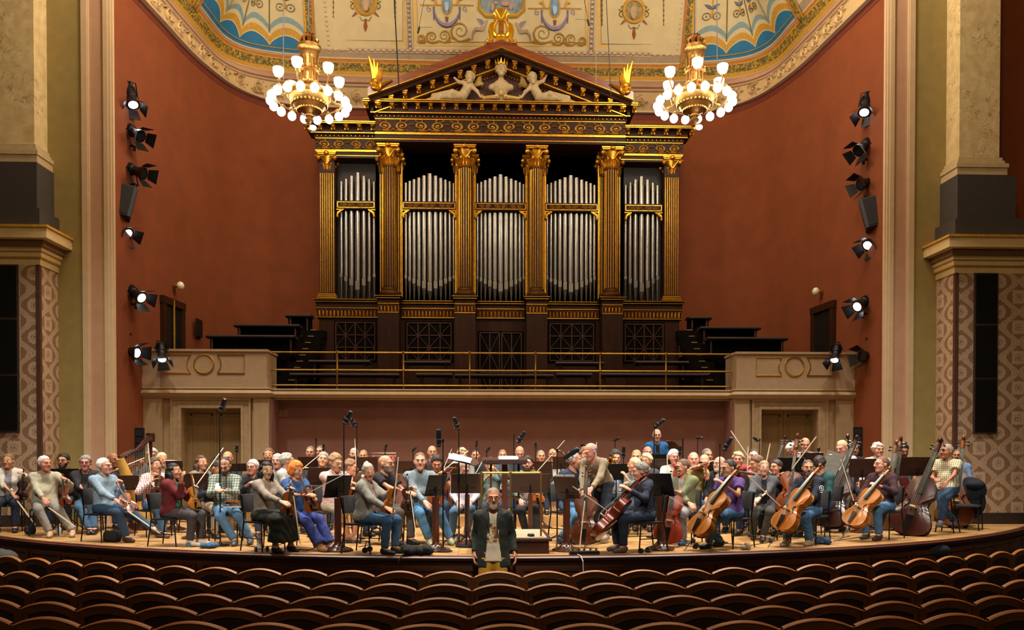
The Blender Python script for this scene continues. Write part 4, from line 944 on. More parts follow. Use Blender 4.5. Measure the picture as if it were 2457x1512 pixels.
# ================================================================ stage spotlights on the proscenium sides
SPB = M('101012', .42, .2, name='fixture_black'); LENS = EMIT('eef4ff', 7.0, 'lit_lens'); LOFF = M('20242c', .15, name='dark_lens')
def spotlight(px_, py_, aim, lit, lab, arm_dy, sg, Y=16.75, size=1.0, arm=True):
    p = at(px_, py_, Y); r = empty('stage_spotlight', p); tag(r, lab, 'spotlight', 'stage spotlights beside the proscenium')
    x, y, z = frame_of(aim); m = basis((0, 0, 0), x, y, z) @ Matrix.Scale(size, 4)
    b_ = MB(); b_.lathe([(.05, -.30), (.10, -.28), (.115, -.2), (.115, -.05), (.095, -.03), (.095, .08), (.12, .12), (.135, .2)], 14, xf=m)
    for k in range(5): b_.lathe([(.125, -.24 + k * .035), (.125, -.225 + k * .035)], 14, xf=m)
    b_.build('housing', SPB, r)
    b_ = MB(); b_.lathe([(.0, .196), (.095, .198), (.095, .206), (0, .210)], 14, xf=m, caps=False); b_.build('lens', LENS if lit else LOFF, r)
    for k in range(4):
        an = k * pi / 2 + .2; q = m @ Matrix.Rotation(an, 4, 'Z'); b_ = MB(); w0, w1 = .10, .15
        b_.add([(-w0, .135, .2), (w0, .135, .2), (w1, .23, .36), (-w1, .23, .36), (-w0, .14, .2), (w0, .14, .2), (w1, .236, .36), (-w1, .236, .36)], [(0, 1, 2, 3), (7, 6, 5, 4), (3, 2, 6, 7), (0, 3, 7, 4), (1, 5, 6, 2)], 0, q); b_.build('barn_door', SPB, r, False)
    b_ = MB(); hv = Vector((0, 1, 0)); b_.tube([m @ Vector((-.15, 0, -.05)), m @ Vector((-.15, .0, -.12)), Vector((0, 0, arm_dy)) + m @ Vector((-.09, 0, 0)), Vector((0, 0, arm_dy)) + m @ Vector((.09, 0, 0)), m @ Vector((.15, 0, -.12)), m @ Vector((.15, 0, -.05))], .014, 6); b_.build('yoke', SPB, r)
    if arm:
        b_ = MB(); b_.tube([(0, 0, arm_dy), ((sg * 7.84 - p.x), 0, arm_dy)], .024, 8); b_.lathe([(.03, -.10), (.03, .0)], 8, c=(0, 0, arm_dy)); b_.build('mounting_arm', SPB, r)
    if lit:
        tip = p + Vector(m @ Vector((0, 0, .24))); lamp('spotlight_beam', 'SPOT', tip, tip + Vector(aim), 260, (1, .95, .9), .08, 55, .7)
sw = [('first', 'top'), ('second', ''), ('third', ''), ('fourth', ''), ('fifth', '')]
DL = (.55, -.30, -.78)
for px_, py_, aim, lit, adx, k in ((315, 235, (.35, -.35, -.87), True, .33, 0), (322, 318, (.75, -.3, -.5), False, -.28, 1), (325, 410, (.9, -.2, -.35), False, -.28, 2), (293, 548, (.7, -.3, -.62), True, -.2, 3), (325, 705, (.78, -.35, -.5), True, -.22, 4), (310, 843, (.92, -.3, -.22), True, .36, 5)):
    spotlight(px_, py_, aim, lit, 'black barn-door spotlight, %s from the top on the left proscenium edge' % ORD[k], adx, -1)
for px_, py_, aim, lit, adx, k in ((2077, 255, (-.35, -.4, -.85), True, .30, 0), (2072, 352, (-.7, -.3, -.55), False, -.28, 1), (2082, 438, (-.9, -.2, -.3), False, -.28, 2), (2092, 578, (-.65, -.4, -.6), True, -.2, 3), (2070, 728, (-.8, -.4, -.45), True, -.22, 4), (2086, 853, (-.92, -.2, -.15), False, .36, 5)):
    spotlight(px_, py_, aim, lit, 'black barn-door spotlight, %s from the top on the right proscenium edge' % ORD[k], adx, 1)
spotlight(388, 848, (.25, -.5, -.85), True, 'lit spotlight clamped to the top of the left balcony parapet', .26, -1, 16.95, .85, False)
spotlight(2005, 850, (-.35, -.45, -.82), True, 'lit spotlight clamped to the top of the right balcony parapet', .26, 1, 16.95, .85, False)
for px_, py_, lab, s_, tl in ((298, 486, 'dark grey loudspeaker box hung on the left proscenium edge', (.42, .36, .66), .2), (2091, 514, 'dark grey loudspeaker box hung on the right proscenium edge', (.42, .36, .66), -.2), (291, 942, 'slim black loudspeaker low on the left proscenium edge', (.14, .2, .42), .1), (2101, 944, 'slim black loudspeaker low on the right proscenium edge', (.14, .2, .42), -.1)):
    p = at(px_, py_, 16.6); r = empty('loudspeaker', p); tag(r, lab, 'loudspeaker'); r.rotation_euler = (-.15, tl, tl * 1.2)
    b_ = MB(); b_.prism([(-s_[0] / 2, -s_[1] / 2 + .04), (-s_[0] / 2 + .05, -s_[1] / 2), (s_[0] / 2 - .05, -s_[1] / 2), (s_[0] / 2, -s_[1] / 2 + .04), (s_[0] / 2 - .06, s_[1] / 2), (-s_[0] / 2 + .06, s_[1] / 2)], -s_[2] / 2, s_[2] / 2); b_.build('cabinet', M('2e2f33', .7, name='speaker_grey'), r, False)
    b_ = MB(); b_.box((0, -s_[1] / 2 - .006, 0), (s_[0] - .12, .012, s_[2] - .06)); b_.build('grille', M('17181a', .8, name='speaker_grille'), r, False)
    b_ = MB(); sg = -1 if p.x < 0 else 1; b_.tube([(0, .1, 0), (sg * (7.85 - abs(p.x)), .1, 0)], .02, 6); b_.build('bracket', SPB, r)
for sg, px_, py_ in ((-1, 290, 1063), (1, 2100, 1060)):
    p = at(px_, py_, 16.9); o = MB(); o.bb(-.09, .09, -.03, .03, -.32, .32)
    for k in range(4): o.bb(-.08, .08, -.04, -.03, -.30 + k * .15, -.18 + k * .15, 1)
    o = o.build('wall_cabinet', [M('14161a', .4, name='rack_black'), M('22262c', .3, name='rack_panel')], None, False); o.location = p; o.location.x = sg * 7.74
    tag(o, 'narrow black panel box low on the %s stage wall' % ('left' if sg < 0 else 'right'), 'panel box')
# cables and microphones hung from the vault
def cable(pts, name, lab, cat='cable', rad=.008, mat=None, grp=None):
    b_ = MB(); b_.tube(pts, rad, 5); return tag(b_.build(name, mat or BLACK), lab, cat, grp)
for px0, px1, pyb, Y, lab, c_, rr in ((943, 957, 205, 19.0, 'thick black cable hanging before the organ pediment on the left', '15130f', .016), (981, 982, 195, 19.2, 'thin grey cable beside the thick black one left of the pediment', '5c5648', .006), (1452, 1466, 228, 19.0, 'dark cable hanging before the organ pediment on the right', '3a352c', .010), (1429, 1430, 205, 19.2, 'thin pale cable hanging right of the pediment', 'a8a090', .006), (680, 680, 190, 17.4, 'grey-blue hoist cable beside the left chandelier', '6a7078', .012), (1720, 1721, 185, 17.4, 'grey-blue hoist cable beside the right chandelier', '6a7078', .012)):
    a = at(px1, pyb, Y); t = at(px0, -60, Y); t = a + (t - a) * ((15.45 - a.z) / (t.z - a.z)); cable([t, (t + a) / 2, a], 'hanging_cable', lab, rad=rr, mat=M(c_, .5, name='cable_' + c_))
for pxm, pym, sg, lab in ((1005, 70, -1, 'left'), (1411, 52, 1, 'right')):
    r = empty('hanging_microphone', at(pxm, pym, 18.0)); tag(r, 'small black microphone hung on a wire before the %s half of the vault' % lab, 'microphone')
    b_ = MB(); b_.lathe([(.012, -.10), (.022, -.09), (.026, .02), (.012, .06)], 10, xf=Matrix.Rotation(-.25 * sg, 4, 'Y')); b_.build('capsule', BLACK, r)
    b_ = MB(); b_.tube([(0, 0, .05), (sg * -.14, 0, .75), (sg * -.3, 0, 1.6), (sg * -.3 + sg * -.19 * (15.45 - r.location.z - 1.6), 0, 15.45 - r.location.z)], .006, 5); b_.tube([(0, 0, .04), (sg * -.3, 0, .05)], .004, 4); b_.build('wire', M('2a2622', .5, name='wire_dark'), r)
# ================================================================ people: smooth bodies grown from rounded limbs
def surfnet(f, lo, hi, h):
    lo = np.array(lo, np.float32); n = np.maximum(3, np.ceil((np.array(hi) - lo) / h).astype(int) + 1)
    ax = [lo[i] + h * np.arange(n[i], dtype=np.float32) for i in range(3)]
    G = np.stack(np.meshgrid(*ax, indexing='ij'), -1).reshape(-1, 3)
    d = f(G).reshape(n).astype(np.float32)
    ins = d < 0
    c = sum(ins[i:n[0] - 1 + i, j:n[1] - 1 + j, k:n[2] - 1 + k].astype(np.int8) for i in (0, 1) for j in (0, 1) for k in (0, 1))
    act = np.argwhere((c > 0) & (c < 8))
    if len(act) == 0: return np.zeros((0, 3)), np.zeros((0, 4), int)
    idx = -np.ones(n - 1, int); idx[tuple(act.T)] = np.arange(len(act))
    acc = np.zeros((len(act), 3)); cnt = np.zeros(len(act))
    for ax_ in range(3):
        o = [a for a in range(3) if a != ax_]
        for p in (0, 1):
            for q in (0, 1):
                a = act.copy(); a[:, o[0]] += p; a[:, o[1]] += q; b = a.copy(); b[:, ax_] += 1
                da = d[tuple(a.T)]; db = d[tuple(b.T)]; m = (da < 0) != (db < 0)
                t = np.where(m, da / np.where(m, da - db, 1), 0)
                pt = (a - act).astype(float); pt[:, ax_] += t
                acc[m] += pt[m]; cnt[m] += 1
    V = lo + (act + acc / cnt[:, None]) * h
    Q = []
    for ax_ in range(3):
        o = [(1, 2), (2, 0), (0, 1)][ax_]
        sl0 = [slice(None)] * 3; sl1 = [slice(None)] * 3; sl0[ax_] = slice(0, -1); sl1[ax_] = slice(1, None)
        for s_ in (True, False):
            a, b = ins[tuple(sl0)], ins[tuple(sl1)]
            e = np.argwhere((a & ~b) if s_ else (~a & b))
            e = e[(e[:, o[0]] > 0) & (e[:, o[1]] > 0) & (e[:, o[0]] < n[o[0]] - 1) & (e[:, o[1]] < n[o[1]] - 1)]
            if not len(e): continue
            cs = []
            for p, q in ((-1, -1), (0, -1), (0, 0), (-1, 0)):
                cc = e.copy(); cc[:, o[0]] += p; cc[:, o[1]] += q; cs.append(idx[tuple(cc.T)])
            quad = np.stack(cs, 1)
            Q.append(quad if s_ else quad[:, ::-1])
    return V, np.concatenate(Q)
def smin(a, b, k):
    h = np.maximum(k - np.abs(a - b), 0) / k; return np.minimum(a, b) - h * h * k * .25
def smax(a, b, k): return -smin(-a, -b, k)
class Cone:                                    # rounded limb from a to b; S squashes it in the frame Rm; cut = flat end at b
    def __init__(s, a, b, ra, rb, S=None, Rm=None, cut=False):
        s.a = np.array(a, np.float32); s.b = np.array(b, np.float32); s.ra = ra; s.rb = rb; s.S = None if S is None else np.array(S, np.float32); s.Rm = None if Rm is None else np.array(Rm, np.float32); s.cut = cut
    def __call__(s, P, off=0):
        pa = P - s.a; ba = s.b - s.a
        if s.S is not None:
            if s.Rm is not None: pa = pa @ s.Rm; ba = ba @ s.Rm
            pa = pa * s.S; ba = ba * s.S
        L = max(float(ba @ ba), 1e-9); t = np.clip(pa @ ba / L, 0, 1)
        d = np.linalg.norm(pa - t[:, None] * ba, axis=1) - (s.ra + (s.rb - s.ra) * t) - off
        if s.cut:
            n = (s.b - s.a) / np.linalg.norm(s.b - s.a); d = np.maximum(d, (P - s.b) @ n)
        return d
    def box(s, m=.0):
        r = max(s.ra, s.rb) + m; return np.minimum(s.a, s.b) - r, np.maximum(s.a, s.b) + r
def blend(prims, k=.05, off=0):
    def f(P):
        d = None
        for p in prims:
            e = p(P, off); d = e if d is None else smin(d, e, k)
        return d
    return f
def bounds(prims, m=.05):
    b = [p.box(m) for p in prims]; return np.min([x[0] for x in b], 0), np.max([x[1] for x in b], 0)
def ellipsoid(P, c, r):
    q = (P - np.array(c, np.float32)) / np.array(r, np.float32); k0 = np.linalg.norm(q, axis=1); k1 = np.linalg.norm(q / np.array(r, np.float32), axis=1)
    return k0 * (k0 - 1) / np.maximum(k1, 1e-6)
def head_sdf(P, jaw=1.0, nose=1.0, fem=False):
    X_ = np.abs(P[:, 0]); Q = P.copy(); Q[:, 0] = X_
    d = ellipsoid(P, (0, .014, .034), (.0765, .096, .088))
    d = smin(d, ellipsoid(P, (0, -.026, -.045), (.058 * jaw, .066, .074)), .045)
    d = smin(d, Cone((.0, -.074, -.098), (.014, -.070, -.096), .020 * jaw, .018 * jaw)(Q), .03)
    d = smin(d, Cone((0, -.092, .026), (0, -.116 * (.6 + .4 * nose), -.020), .008, .0125 * nose)(P), .014)
    d = smin(d, Cone((.0, -.103, -.023), (.013, -.099, -.024), .010, .0075 * nose)(Q), .008)
    d = smin(d, Cone((.014, -.089, .033), (.046, -.076, .032), .010, .008)(Q), .018) if not fem else d
    d = smax(d, -(np.linalg.norm(Q - np.array((.031, -.104, .009), np.float32), axis=1) - .0155), .014)
    d = smin(d, Cone((.04, -.062, -.022), (.048, -.05, -.03), .020, .018)(Q), .025)
    d = smin(d, ellipsoid(Q, (.079, .014, -.004), (.011, .022, .032)), .008)
    lip = Cone((0, -.093, -.0485), (.021, -.083, -.051), .0075, .004)(Q); d = smin(d, lip, .006)
    lip = Cone((0, -.091, -.0595), (.017, -.083, -.0575), .0075, .004)(Q); d = smin(d, lip, .006)
    return d
HEADS = {}
def head_mesh(var, h):
    key = (var, h)
    if key not in HEADS:
        jaw, nose, fem = {'m': (1.04, 1.05, False), 'f': (.93, .88, True), 'r': (1.14, 1.1, False), 't': (.98, 1.25, False)}[var]
        HEADS[key] = surfnet(lambda P: head_sdf(P, jaw, nose, fem), (-.1, -.14, -.14), (.1, .13, .14), h)
    return HEADS[key]
def vnoise(P, s, a): return a * (np.sin(P[:, 0] * s + 1.3 * np.sin(P[:, 2] * s * .7)) * np.sin(P[:, 1] * s * 1.1 + .7) + np.sin(P[:, 2] * s * .9 + P[:, 0] * s * .5 + 2))
HAIRS = {}
def hair_mesh(style, h):
    key = (style, h)
    if key in HAIRS: return HAIRS[key]
    lo, hi = [-.14, -.14, -.15], [.14, .19, .18]
    def line(P, a=.088, b=.86): return a - b * (P[:, 1] + .085) + 6.0 * np.maximum(0, .055 - np.abs(P[:, 0])) * 0 - .012 * (np.abs(P[:, 0]) > .06)          # hairline from brow to nape
    def f(P):
        cap = ellipsoid(P, (0, .018, .034), (.0815, .1015, .0945)) - vnoise(P, 90, .0022)
        ln = (line(P) - P[:, 2]) * .8
        tap = lambda d_, l_: smax(d_ + np.clip(.0075 * (1 + l_ / .026), 0, .0105), l_, .008)
        if style == 'short': return tap(cap, ln)
        if style == 'thick': return tap(cap - .009 - vnoise(P, 55, .0035), ln)
        if style == 'receding': return tap(cap, np.maximum(ln, -(P[:, 1] + .045 - .35 * np.abs(P[:, 0])) * .8))
        if style == 'ring': return tap(cap, np.maximum(ln, np.maximum(P[:, 2] - .062 - .2 * P[:, 1], -(P[:, 1] + .03))))
        if style == 'curly': return tap(cap - .013 - vnoise(P, 70, .006), (line(P, .078, .86) - P[:, 2]) * .8)
        face = np.maximum(np.maximum(np.abs(P[:, 0]) - .066, P[:, 1] + .022), P[:, 2] - .066)
        if style == 'bob':
            d = smin(ellipsoid(P, (0, .018, .036), (.092, .108, .104)), ellipsoid(P, (0, .03, -.035), (.104, .095, .095)), .05) - vnoise(P, 60, .0025)
            d = smax(d, -(P[:, 2] + .105), .02); return smax(d, -face, .015)
        d = tap(cap - .004, ln)
        if style in ('bun', 'tight'):
            if style == 'bun': d = smin(d, np.linalg.norm(P - np.array((0, .085, .105), np.float32), axis=1) - .040 - vnoise(P, 80, .003), .015)
            else: d = smin(d, np.linalg.norm(P - np.array((0, .125, -.01), np.float32), axis=1) - .032, .02)
            return d
        # long
        Q = P.copy(); Q[:, 0] = np.abs(P[:, 0])
        d = smin(d, Cone((.06, .03, .03), (.074, .035, -.10), .036, .036)(Q), .03); d = smin(d, Cone((.05, .07, -.04), (.05, .105, -.27), .05, .03)(Q), .04)
        d = smin(d, Cone((.0, .08, .0), (.0, .11, -.26), .05, .04)(P), .04)
        d = smin(d, Cone((.078, .02, -.06), (.088, -.02, -.25), .032, .016)(Q), .03) - vnoise(P, 65, .002)
        return smax(d, -face, .012)
    if style == 'long': lo[2] = -.36
    HAIRS[key] = surfnet(f, lo, hi, h); return HAIRS[key]
BEARDS = {}
def beard_mesh(h):
    if h not in BEARDS:
        def f(P):
            d = head_sdf(P, 1.05, .6) - .0055 - vnoise(P, 120, .001)
            ax_ = np.abs(P[:, 0]); cut = np.maximum(P[:, 2] + np.where(ax_ < .026, .036, .052) - 1.1 * np.maximum(0, ax_ - .040), P[:, 1] - .005)
            mouth = np.maximum(np.maximum(np.abs(P[:, 0]) - .021, np.abs(P[:, 2] + .0545) - .0085), P[:, 1] + .07)
            nose = np.maximum(np.maximum(np.abs(P[:, 0]) - .02, P[:, 1] + .09), -(P[:, 2] + .036))
            return np.maximum(smax(np.maximum(d, cut), -mouth, .004), -nose)
        BEARDS[h] = surfnet(f, (-.1, -.14, -.15), (.1, .05, .0), h)
    return BEARDS[h]
HANDS = {}
def hand_mesh(curl, h):
    key = (curl, h)
    if key not in HANDS:
        pr = [Cone((-.012, 0, .012), (-.016, 0, .08), .024, .022, (1, 1.5, 1)), Cone((.012, 0, .012), (.018, 0, .08), .024, .022, (1, 1.5, 1)), Cone((0, 0, -.03), (0, 0, .02), .026, .025, (1, 1.2, 1))]
        for i, (x, L) in enumerate(((-.031, .062), (-.0105, .074), (.0105, .080), (.031, .072))):
            a = np.array((x, 0, .088 - .006 * (i == 0))); ang = curl * .5; ls = (.46, .30, .24)
            for j in range(3):
                b = a + L * ls[j] * np.array((x * .9, -math.sin(ang), math.cos(ang))); pr.append(Cone(a, b, .0092 - .0008 * j, .0086 - .0008 * j)); a = b; ang += curl
        a = np.array((.030, -.004, .026)); b = a + np.array((.026, -.012, .026)); c = b + np.array((.008, -.014, .028)) * (1 if curl < .8 else .9)
        pr += [Cone(a, b, .0135, .011), Cone(b, c, .0105, .0085)]
        HANDS[key] = surfnet(blend(pr, .012), (-.06, -.09, -.055), (.085, .04, .19), h)
    return HANDS[key]
def two_bone(a, t, l1, l2, pole):
    a, t, pole = map(lambda v: np.array(v, float), (a, t, pole)); d = t - a; L = np.linalg.norm(d); mx = (l1 + l2) * .985
    if L > mx: t = a + d / L * mx; d = t - a; L = mx
    L = max(L, abs(l1 - l2) + .02); u = d / np.linalg.norm(d); x = (l1 * l1 - l2 * l2 + L * L) / (2 * L); hgt = math.sqrt(max(l1 * l1 - x * x, 1e-6))
    p = pole - u * (pole @ u); p = p / max(np.linalg.norm(p), 1e-6); return a + u * x + p * hgt, t
def np_mesh(name, parts, mats, smooth=True):
    """parts: list of (verts, faces array, material index)"""
    V = []; Fs = []; Mi = []; o = 0
    for v, f, m in parts:
        if len(f) == 0: continue
        V.append(np.asarray(v, float)); Fs += (f + o).tolist() if isinstance(f, np.ndarray) else [tuple(i + o for i in q) for q in f]; Mi += ([m] * len(f) if np.isscalar(m) else list(m)); o += len(v)
    me = bpy.data.meshes.new(name); me.from_pydata(np.concatenate(V).tolist(), [], Fs); me.update()
    for m in mats: me.materials.append(m)
    me.polygons.foreach_set('material_index', np.array(Mi, np.int32)); me.polygons.foreach_set('use_smooth', [smooth] * len(me.polygons))
    return me
def mb_part(mb_, mi):
    F4 = [tuple(f) + (f[-1],) * (4 - len(f)) if len(f) < 4 else f for f in mb_.f]
    return mb_.v, mb_.f, mi
EYEW = M('a89a8c', .3, name='eye_white'); IRIS = M('2a1c14', .2, name='iris'); SKINS = {}
def skin(c): return M(c, .55, var=.10, scale=40, name='skin_' + c, spec=.35)
def rotz(a): c, s = math.cos(a), math.sin(a); return np.array(((c, -s, 0), (s, c, 0), (0, 0, 1)))
def rotx(a): c, s = math.cos(a), math.sin(a); return np.array(((1, 0, 0), (0, c, -s), (0, s, c)))
def roty(a): c, s = math.cos(a), math.sin(a); return np.array(((c, 0, s), (0, 1, 0), (-s, 0, c)))
CHAIRS = []
PEOPLE = {}
def person(key, lab, px, py, w, yaw=0, hy=None, hp=0, htilt=0, floor=None, top=('long', '808080'), bot=('trousers', '30405a'), hair=('short', '4a3a2a'), skinc='c58d6c', beard=None, glasses=None,
           L=None, Rr=None, feet=None, lean=2, roll=0, stand=False, stool=0, girth=1.0, fem=False, head=None, palms=(None, None), curl=(.5, .5), shoe='17171a', h=.021, chair=True, group=None, size=None, hold=None, pose=None, elbows=(None, None)):
    hy = yaw if hy is None else hy
    hw = aw(px, py, w); fl = (1.1 if math.hypot(hw.x, hw.y - 24.1) < 9.2 and hw.y < 18 and abs(hw.x) < 7.3 else ZS) if floor is None else floor
    hz = .95 if stand else .545 + stool
    T = rotx(R(lean)) @ roty(R(roll))
    def tp(x, y, z): return np.array((0, 0, hz)) + T @ np.array((x, y, z))
    sw_ = .155 if fem else .178
    neck = tp(0, .0, .535); hd = neck + T @ np.array((0, -.012, .045)) + np.array((0, -.022, .098))
    s = (hw.z - fl) / hd[2]
    s = size if size else min(1.12, max(.86, s))
    Rz = rotz(R(yaw)); off = Rz @ hd * s
    org_ = np.array((hw.x - off[0], hw.y - off[1], fl))
    def local(p): return Rz.T @ ((np.array(p, float) - org_) / s)
    def hand_t(t, dflt):
        if t is None: return np.array(dflt)
        if t[0] == 'l': return np.array(t[1:])
        return local(aw(t[0], t[1], w + t[2]))
    shL, shR = tp(sw_, .0, .462), tp(-sw_, .0, .462)
    zl = hz + .075
    if stand: dL, dR = (.27, -.02, .80), (-.27, -.02, .80)
    else: dL, dR = (.11, -.30, zl), (-.11, -.32, zl)
    pl_ = [np.array(e if e is not None else d_) for e, d_ in zip(elbows, ((.5, .45, -.6), (-.5, .45, -.6)))]
    elL, wrL = two_bone(shL, hand_t(L, dL), .285, .255, pl_[0]); elR, wrR = two_bone(shR, hand_t(Rr, dR), .285, .255, pl_[1])
    hpL, hpR = np.array((.09, -.02, hz - .01)), np.array((-.09, -.02, hz - .01))
    if feet is None: feet = (('l', .11, .02), ('l', -.11, .02)) if stand else (('l', .13, -.43), ('l', -.13, -.40))
    ft = []
    for fpt in feet:
        if fpt[0] == 'l': ft.append(np.array((fpt[1], fpt[2], .085 + (fpt[3] if len(fpt) > 3 else 0))))
        else:
            q = local(az(fpt[0], w + fpt[1], fl)); ft.append(np.array((q[0], q[1], .085 + (fpt[2] if len(fpt) > 2 else 0))))
    knL, anL = two_bone(hpL, ft[0], .43, .42, (.12, -1, .35)); knR, anR = two_bone(hpR, ft[1], .43, .42, (-.12, -1, .35))
    g = girth; Rt = T
    def torso(o=0):
        pr = [Cone(tp(sx * .062, .005, .0), tp(sx * .078, .0, .40), (.092 if fem else .098) * (.4 + .6 * g) + o, .104 + o, (1, 1.15, 1), Rt) for sx in (-1, 1)]
        pr.append(Cone(tp(0, -.02, .12), tp(0, -.025, .2), .115 * g + o, .11 * g + o, (1, 1.1, 1), Rt))
        for sx, sh in ((1, shL), (-1, shR)): pr.append(Cone(tp(0, .005, .45), sh, .078 + o, .054 + o)); pr.append(Cone(tp(0, .016, .525), tp(sx * .14, .004, .468), .050 + o, .040 + o))
        if fem: pr += [Cone(tp(sx * .07, -.085, .33), tp(sx * .065, -.09, .32), .062 + o, .06 + o) for sx in (-1, 1)]
        return pr
    def arms(o=0, sleeve=1.0, fore=1.0):
        pr = []
        for sh, el, wr in ((shL, elL, wrL), (shR, elR, wrR)):
            if sleeve >= 1:
                pr.append(Cone(sh, el, .053 + o, .042 + o)); 
                if fore > 0: pr.append(Cone(el, el + (wr - el) * fore, .041 + o, (.041 - .011 * fore) + o, cut=True))
            elif sleeve > 0: pr.append(Cone(sh, sh + (el - sh) * sleeve, .062 + o, .062 + o, cut=True))
        return pr
    def legs(o=0, cutk=1.0, rb=.048):
        pr = [Cone((sx * .055, .02, hz), (sx * .065, -.03, hz - .005), .128 * (.7 + .3 * g) + o, .12 + o, (1, 1.05, 1.12)) for sx in (-1, 1)]
        for hp_, kn, an in ((hpL, knL, anL), (hpR, knR, anR)):
            pr.append(Cone(hp_, kn, .092 * (.7 + .3 * g) + o, .064 + o)); e = kn + (an - kn) * cutk
            pr.append(Cone(kn, e, .063 + o, .063 + (rb - .063) * cutk + o, cut=True))
        return pr
    # body: one mesh with neck, trunk, limbs, head, face and hands
    hb = max(h * 1.25, .026)
    pr = torso(-.016) + arms(-.012) + legs(-.014) + [Cone(tp(0, .01, .48), hd + np.array((0, .02, -.06)), .058, .054 if not fem else .046)]
    for an, f_ in ((anL, ft[0]), (anR, ft[1])): pr.append(Cone(an, an + np.array((0, -.10, -.045)), .04, .03))
    if top[0] == 'short' or bot[0] in ('shorts', 'skirt'): hb = h
    lo, hi = bounds(pr); parts = []
    V, Q = surfnet(blend(pr, .045), lo, hi, hb); parts.append((V, Q, 0))
    hv = head or ('f' if fem else 'm'); hh = .0085 if h < .024 else .011
    Rh = rotz(R(hy - yaw)) @ roty(R(htilt)) @ rotx(R(hp))
    hs = 1.11 if not fem else 1.06
    V, Q = head_mesh(hv, hh); cen = V[Q].mean(1); mi = np.zeros(len(Q), int)
    lipm = (np.abs(cen[:, 0]) < .025) & (np.abs(cen[:, 2] + .054) < .0095) & (cen[:, 1] < -.083); mi[lipm] = 3
    def HT(v): return (np.asarray(v) * hs) @ Rh.T + hd
    parts.append((HT(V), Q, mi))
    fb = MB()
    for sx in (-1, 1): fb.ell((sx * .031, -.0845, .0075), (.0120, .0110, .0058), 8, 6, 0)
    parts.append((HT(fb.v), fb.f, 1))
    fb = MB()
    for sx in (-1, 1): fb.ell((sx * .031, -.0925, .0078), (.0052, .0042, .0050), 7, 5, 0)
    parts.append((HT(fb.v), fb.f, 2))
    fb = MB()
    for sx in (-1, 1): fb.tube([(sx * .014, -.099, .030), (sx * .032, -.094, .0365), (sx * .050, -.078, .029)], [.003, .0036, .002], 5)
    parts.append((HT(fb.v), fb.f, 4))
    hh2 = .0075 if h < .024 else .010
    for wr, el, c_, pm, lft in ((wrL, elL, curl[0], palms[0], True), (wrR, elR, curl[1], palms[1], False)):
        V, Q = hand_mesh(c_, hh2); z = wr - el; z = z / np.linalg.norm(z)
        if not stand and (L if lft else Rr) is None: z = z + np.array((0, -.5, -.45)); z /= np.linalg.norm(z)
        p_ = np.array(pm if pm is not None else (-.5 if lft else .5, 0, -.8), float); p_ = p_ - z * (p_ @ z); p_ /= max(np.linalg.norm(p_), 1e-6)
        x = np.cross(z, p_) * (-1 if lft else 1); B_ = np.stack((x, -p_, z), 1)
        parts.append(((V @ B_.T) * 1.02 + wr + z * .02, Q if not lft else Q[:, ::-1], 0))
    sk = skin(skinc); hc = hair[1] if hair else '8a7a6a'
    me = np_mesh('person', parts, [sk, EYEW, IRIS, M(''.join('%02x' % int(int(skinc[i:i + 2], 16) * f_) for i, f_ in ((0, .84), (2, .70), (4, .72))), .5, name='lips_' + skinc), M(hc, .8, name='brow_' + hc)])
    ob = put('person', me); ob.location = org_; ob.rotation_euler = (0, 0, R(yaw)); ob.scale = (s, s, s); tag(ob, lab, 'person', group)
    def cloth(name, f, prims, mat, hh_, m=.04):
        lo, hi = bounds(prims, m); V, Q = surfnet(f, lo, hi, hh_)
        return put(name, np_mesh(name, [(V, Q, 0)], [mat]), ob)
    def mt(c):
        if not isinstance(c, str): return c
        v = [int(c[i:i + 2], 16) for i in (0, 2, 4)]; mu = sum(v) / 3; c = ''.join('%02x' % int(min(255, max(0, .88 * (mu + (q - mu) * .96)))) for q in v)
        return M(c, .9, var=.12, scale=22, name='cloth_' + c, bump=.5)
    hem = hz - .075 if not stand else hz - .13
    ph = (px * 7.3) % 6.28
    def wr_(P):
        x_, y_, z_ = P[:, 0], P[:, 1], P[:, 2]
        a_ = np.sin(46 * (z_ + .30 * np.sin(7 * x_ + ph) + .25 * np.sin(9 * y_)) + 2.5 * np.sin(8 * x_ + 6 * y_ + ph)); b_ = np.sin(58 * (.8 * x_ - .6 * y_) + 4 * np.sin(10 * z_ + ph))
        return .0036 * a_ * (.6 + .4 * np.sin(5 * z_ + 4 * x_ + ph)) + .0022 * b_
    def skirted(pr_, k=.045, zcut=None, neckcut=True):
        b_ = blend(pr_, k); nc = Cone(neck + T @ np.array((0, -.012, -.012)), hd + np.array((0, -.01, .02)), .066, .075)
        def f(P):
            d = b_(P) + wr_(P)
            if zcut is not None: d = smax(d, zcut - P[:, 2], .01)
            if neckcut: d = smax(d, -nc(P), .012)
            return d
        return f
    kd = top[0]
    if kd in ('long', 'short', 'hoodie'):
        pr = torso(.010) + arms(.012, 1.0 if kd != 'short' else .55, .93)
        if stand: pr += [Cone((sx * .058, .0, hz - .12), (sx * .06, .0, hz + .06), .142 * g, .118 * g, (1, 1.06, 1)) for sx in (-1, 1)]
        else: pr += [Cone((sx * .06, .01, hz + .02), (sx * .07, -.05, hz + .02), .112 * (.6 + .4 * g), .105 * g) for sx in (-1, 1)]
        if kd == 'hoodie': pr.append(Cone(tp(-.07, .09, .50), tp(.07, .09, .50), .055, .055))
        o = cloth('sweater' if kd != 'short' else 'shirt', skirted(pr, .045, hem), pr, mt(top[1]), h)
    else:                                              # open jacket or cardigan over an inner shirt
        pr = torso(.006)
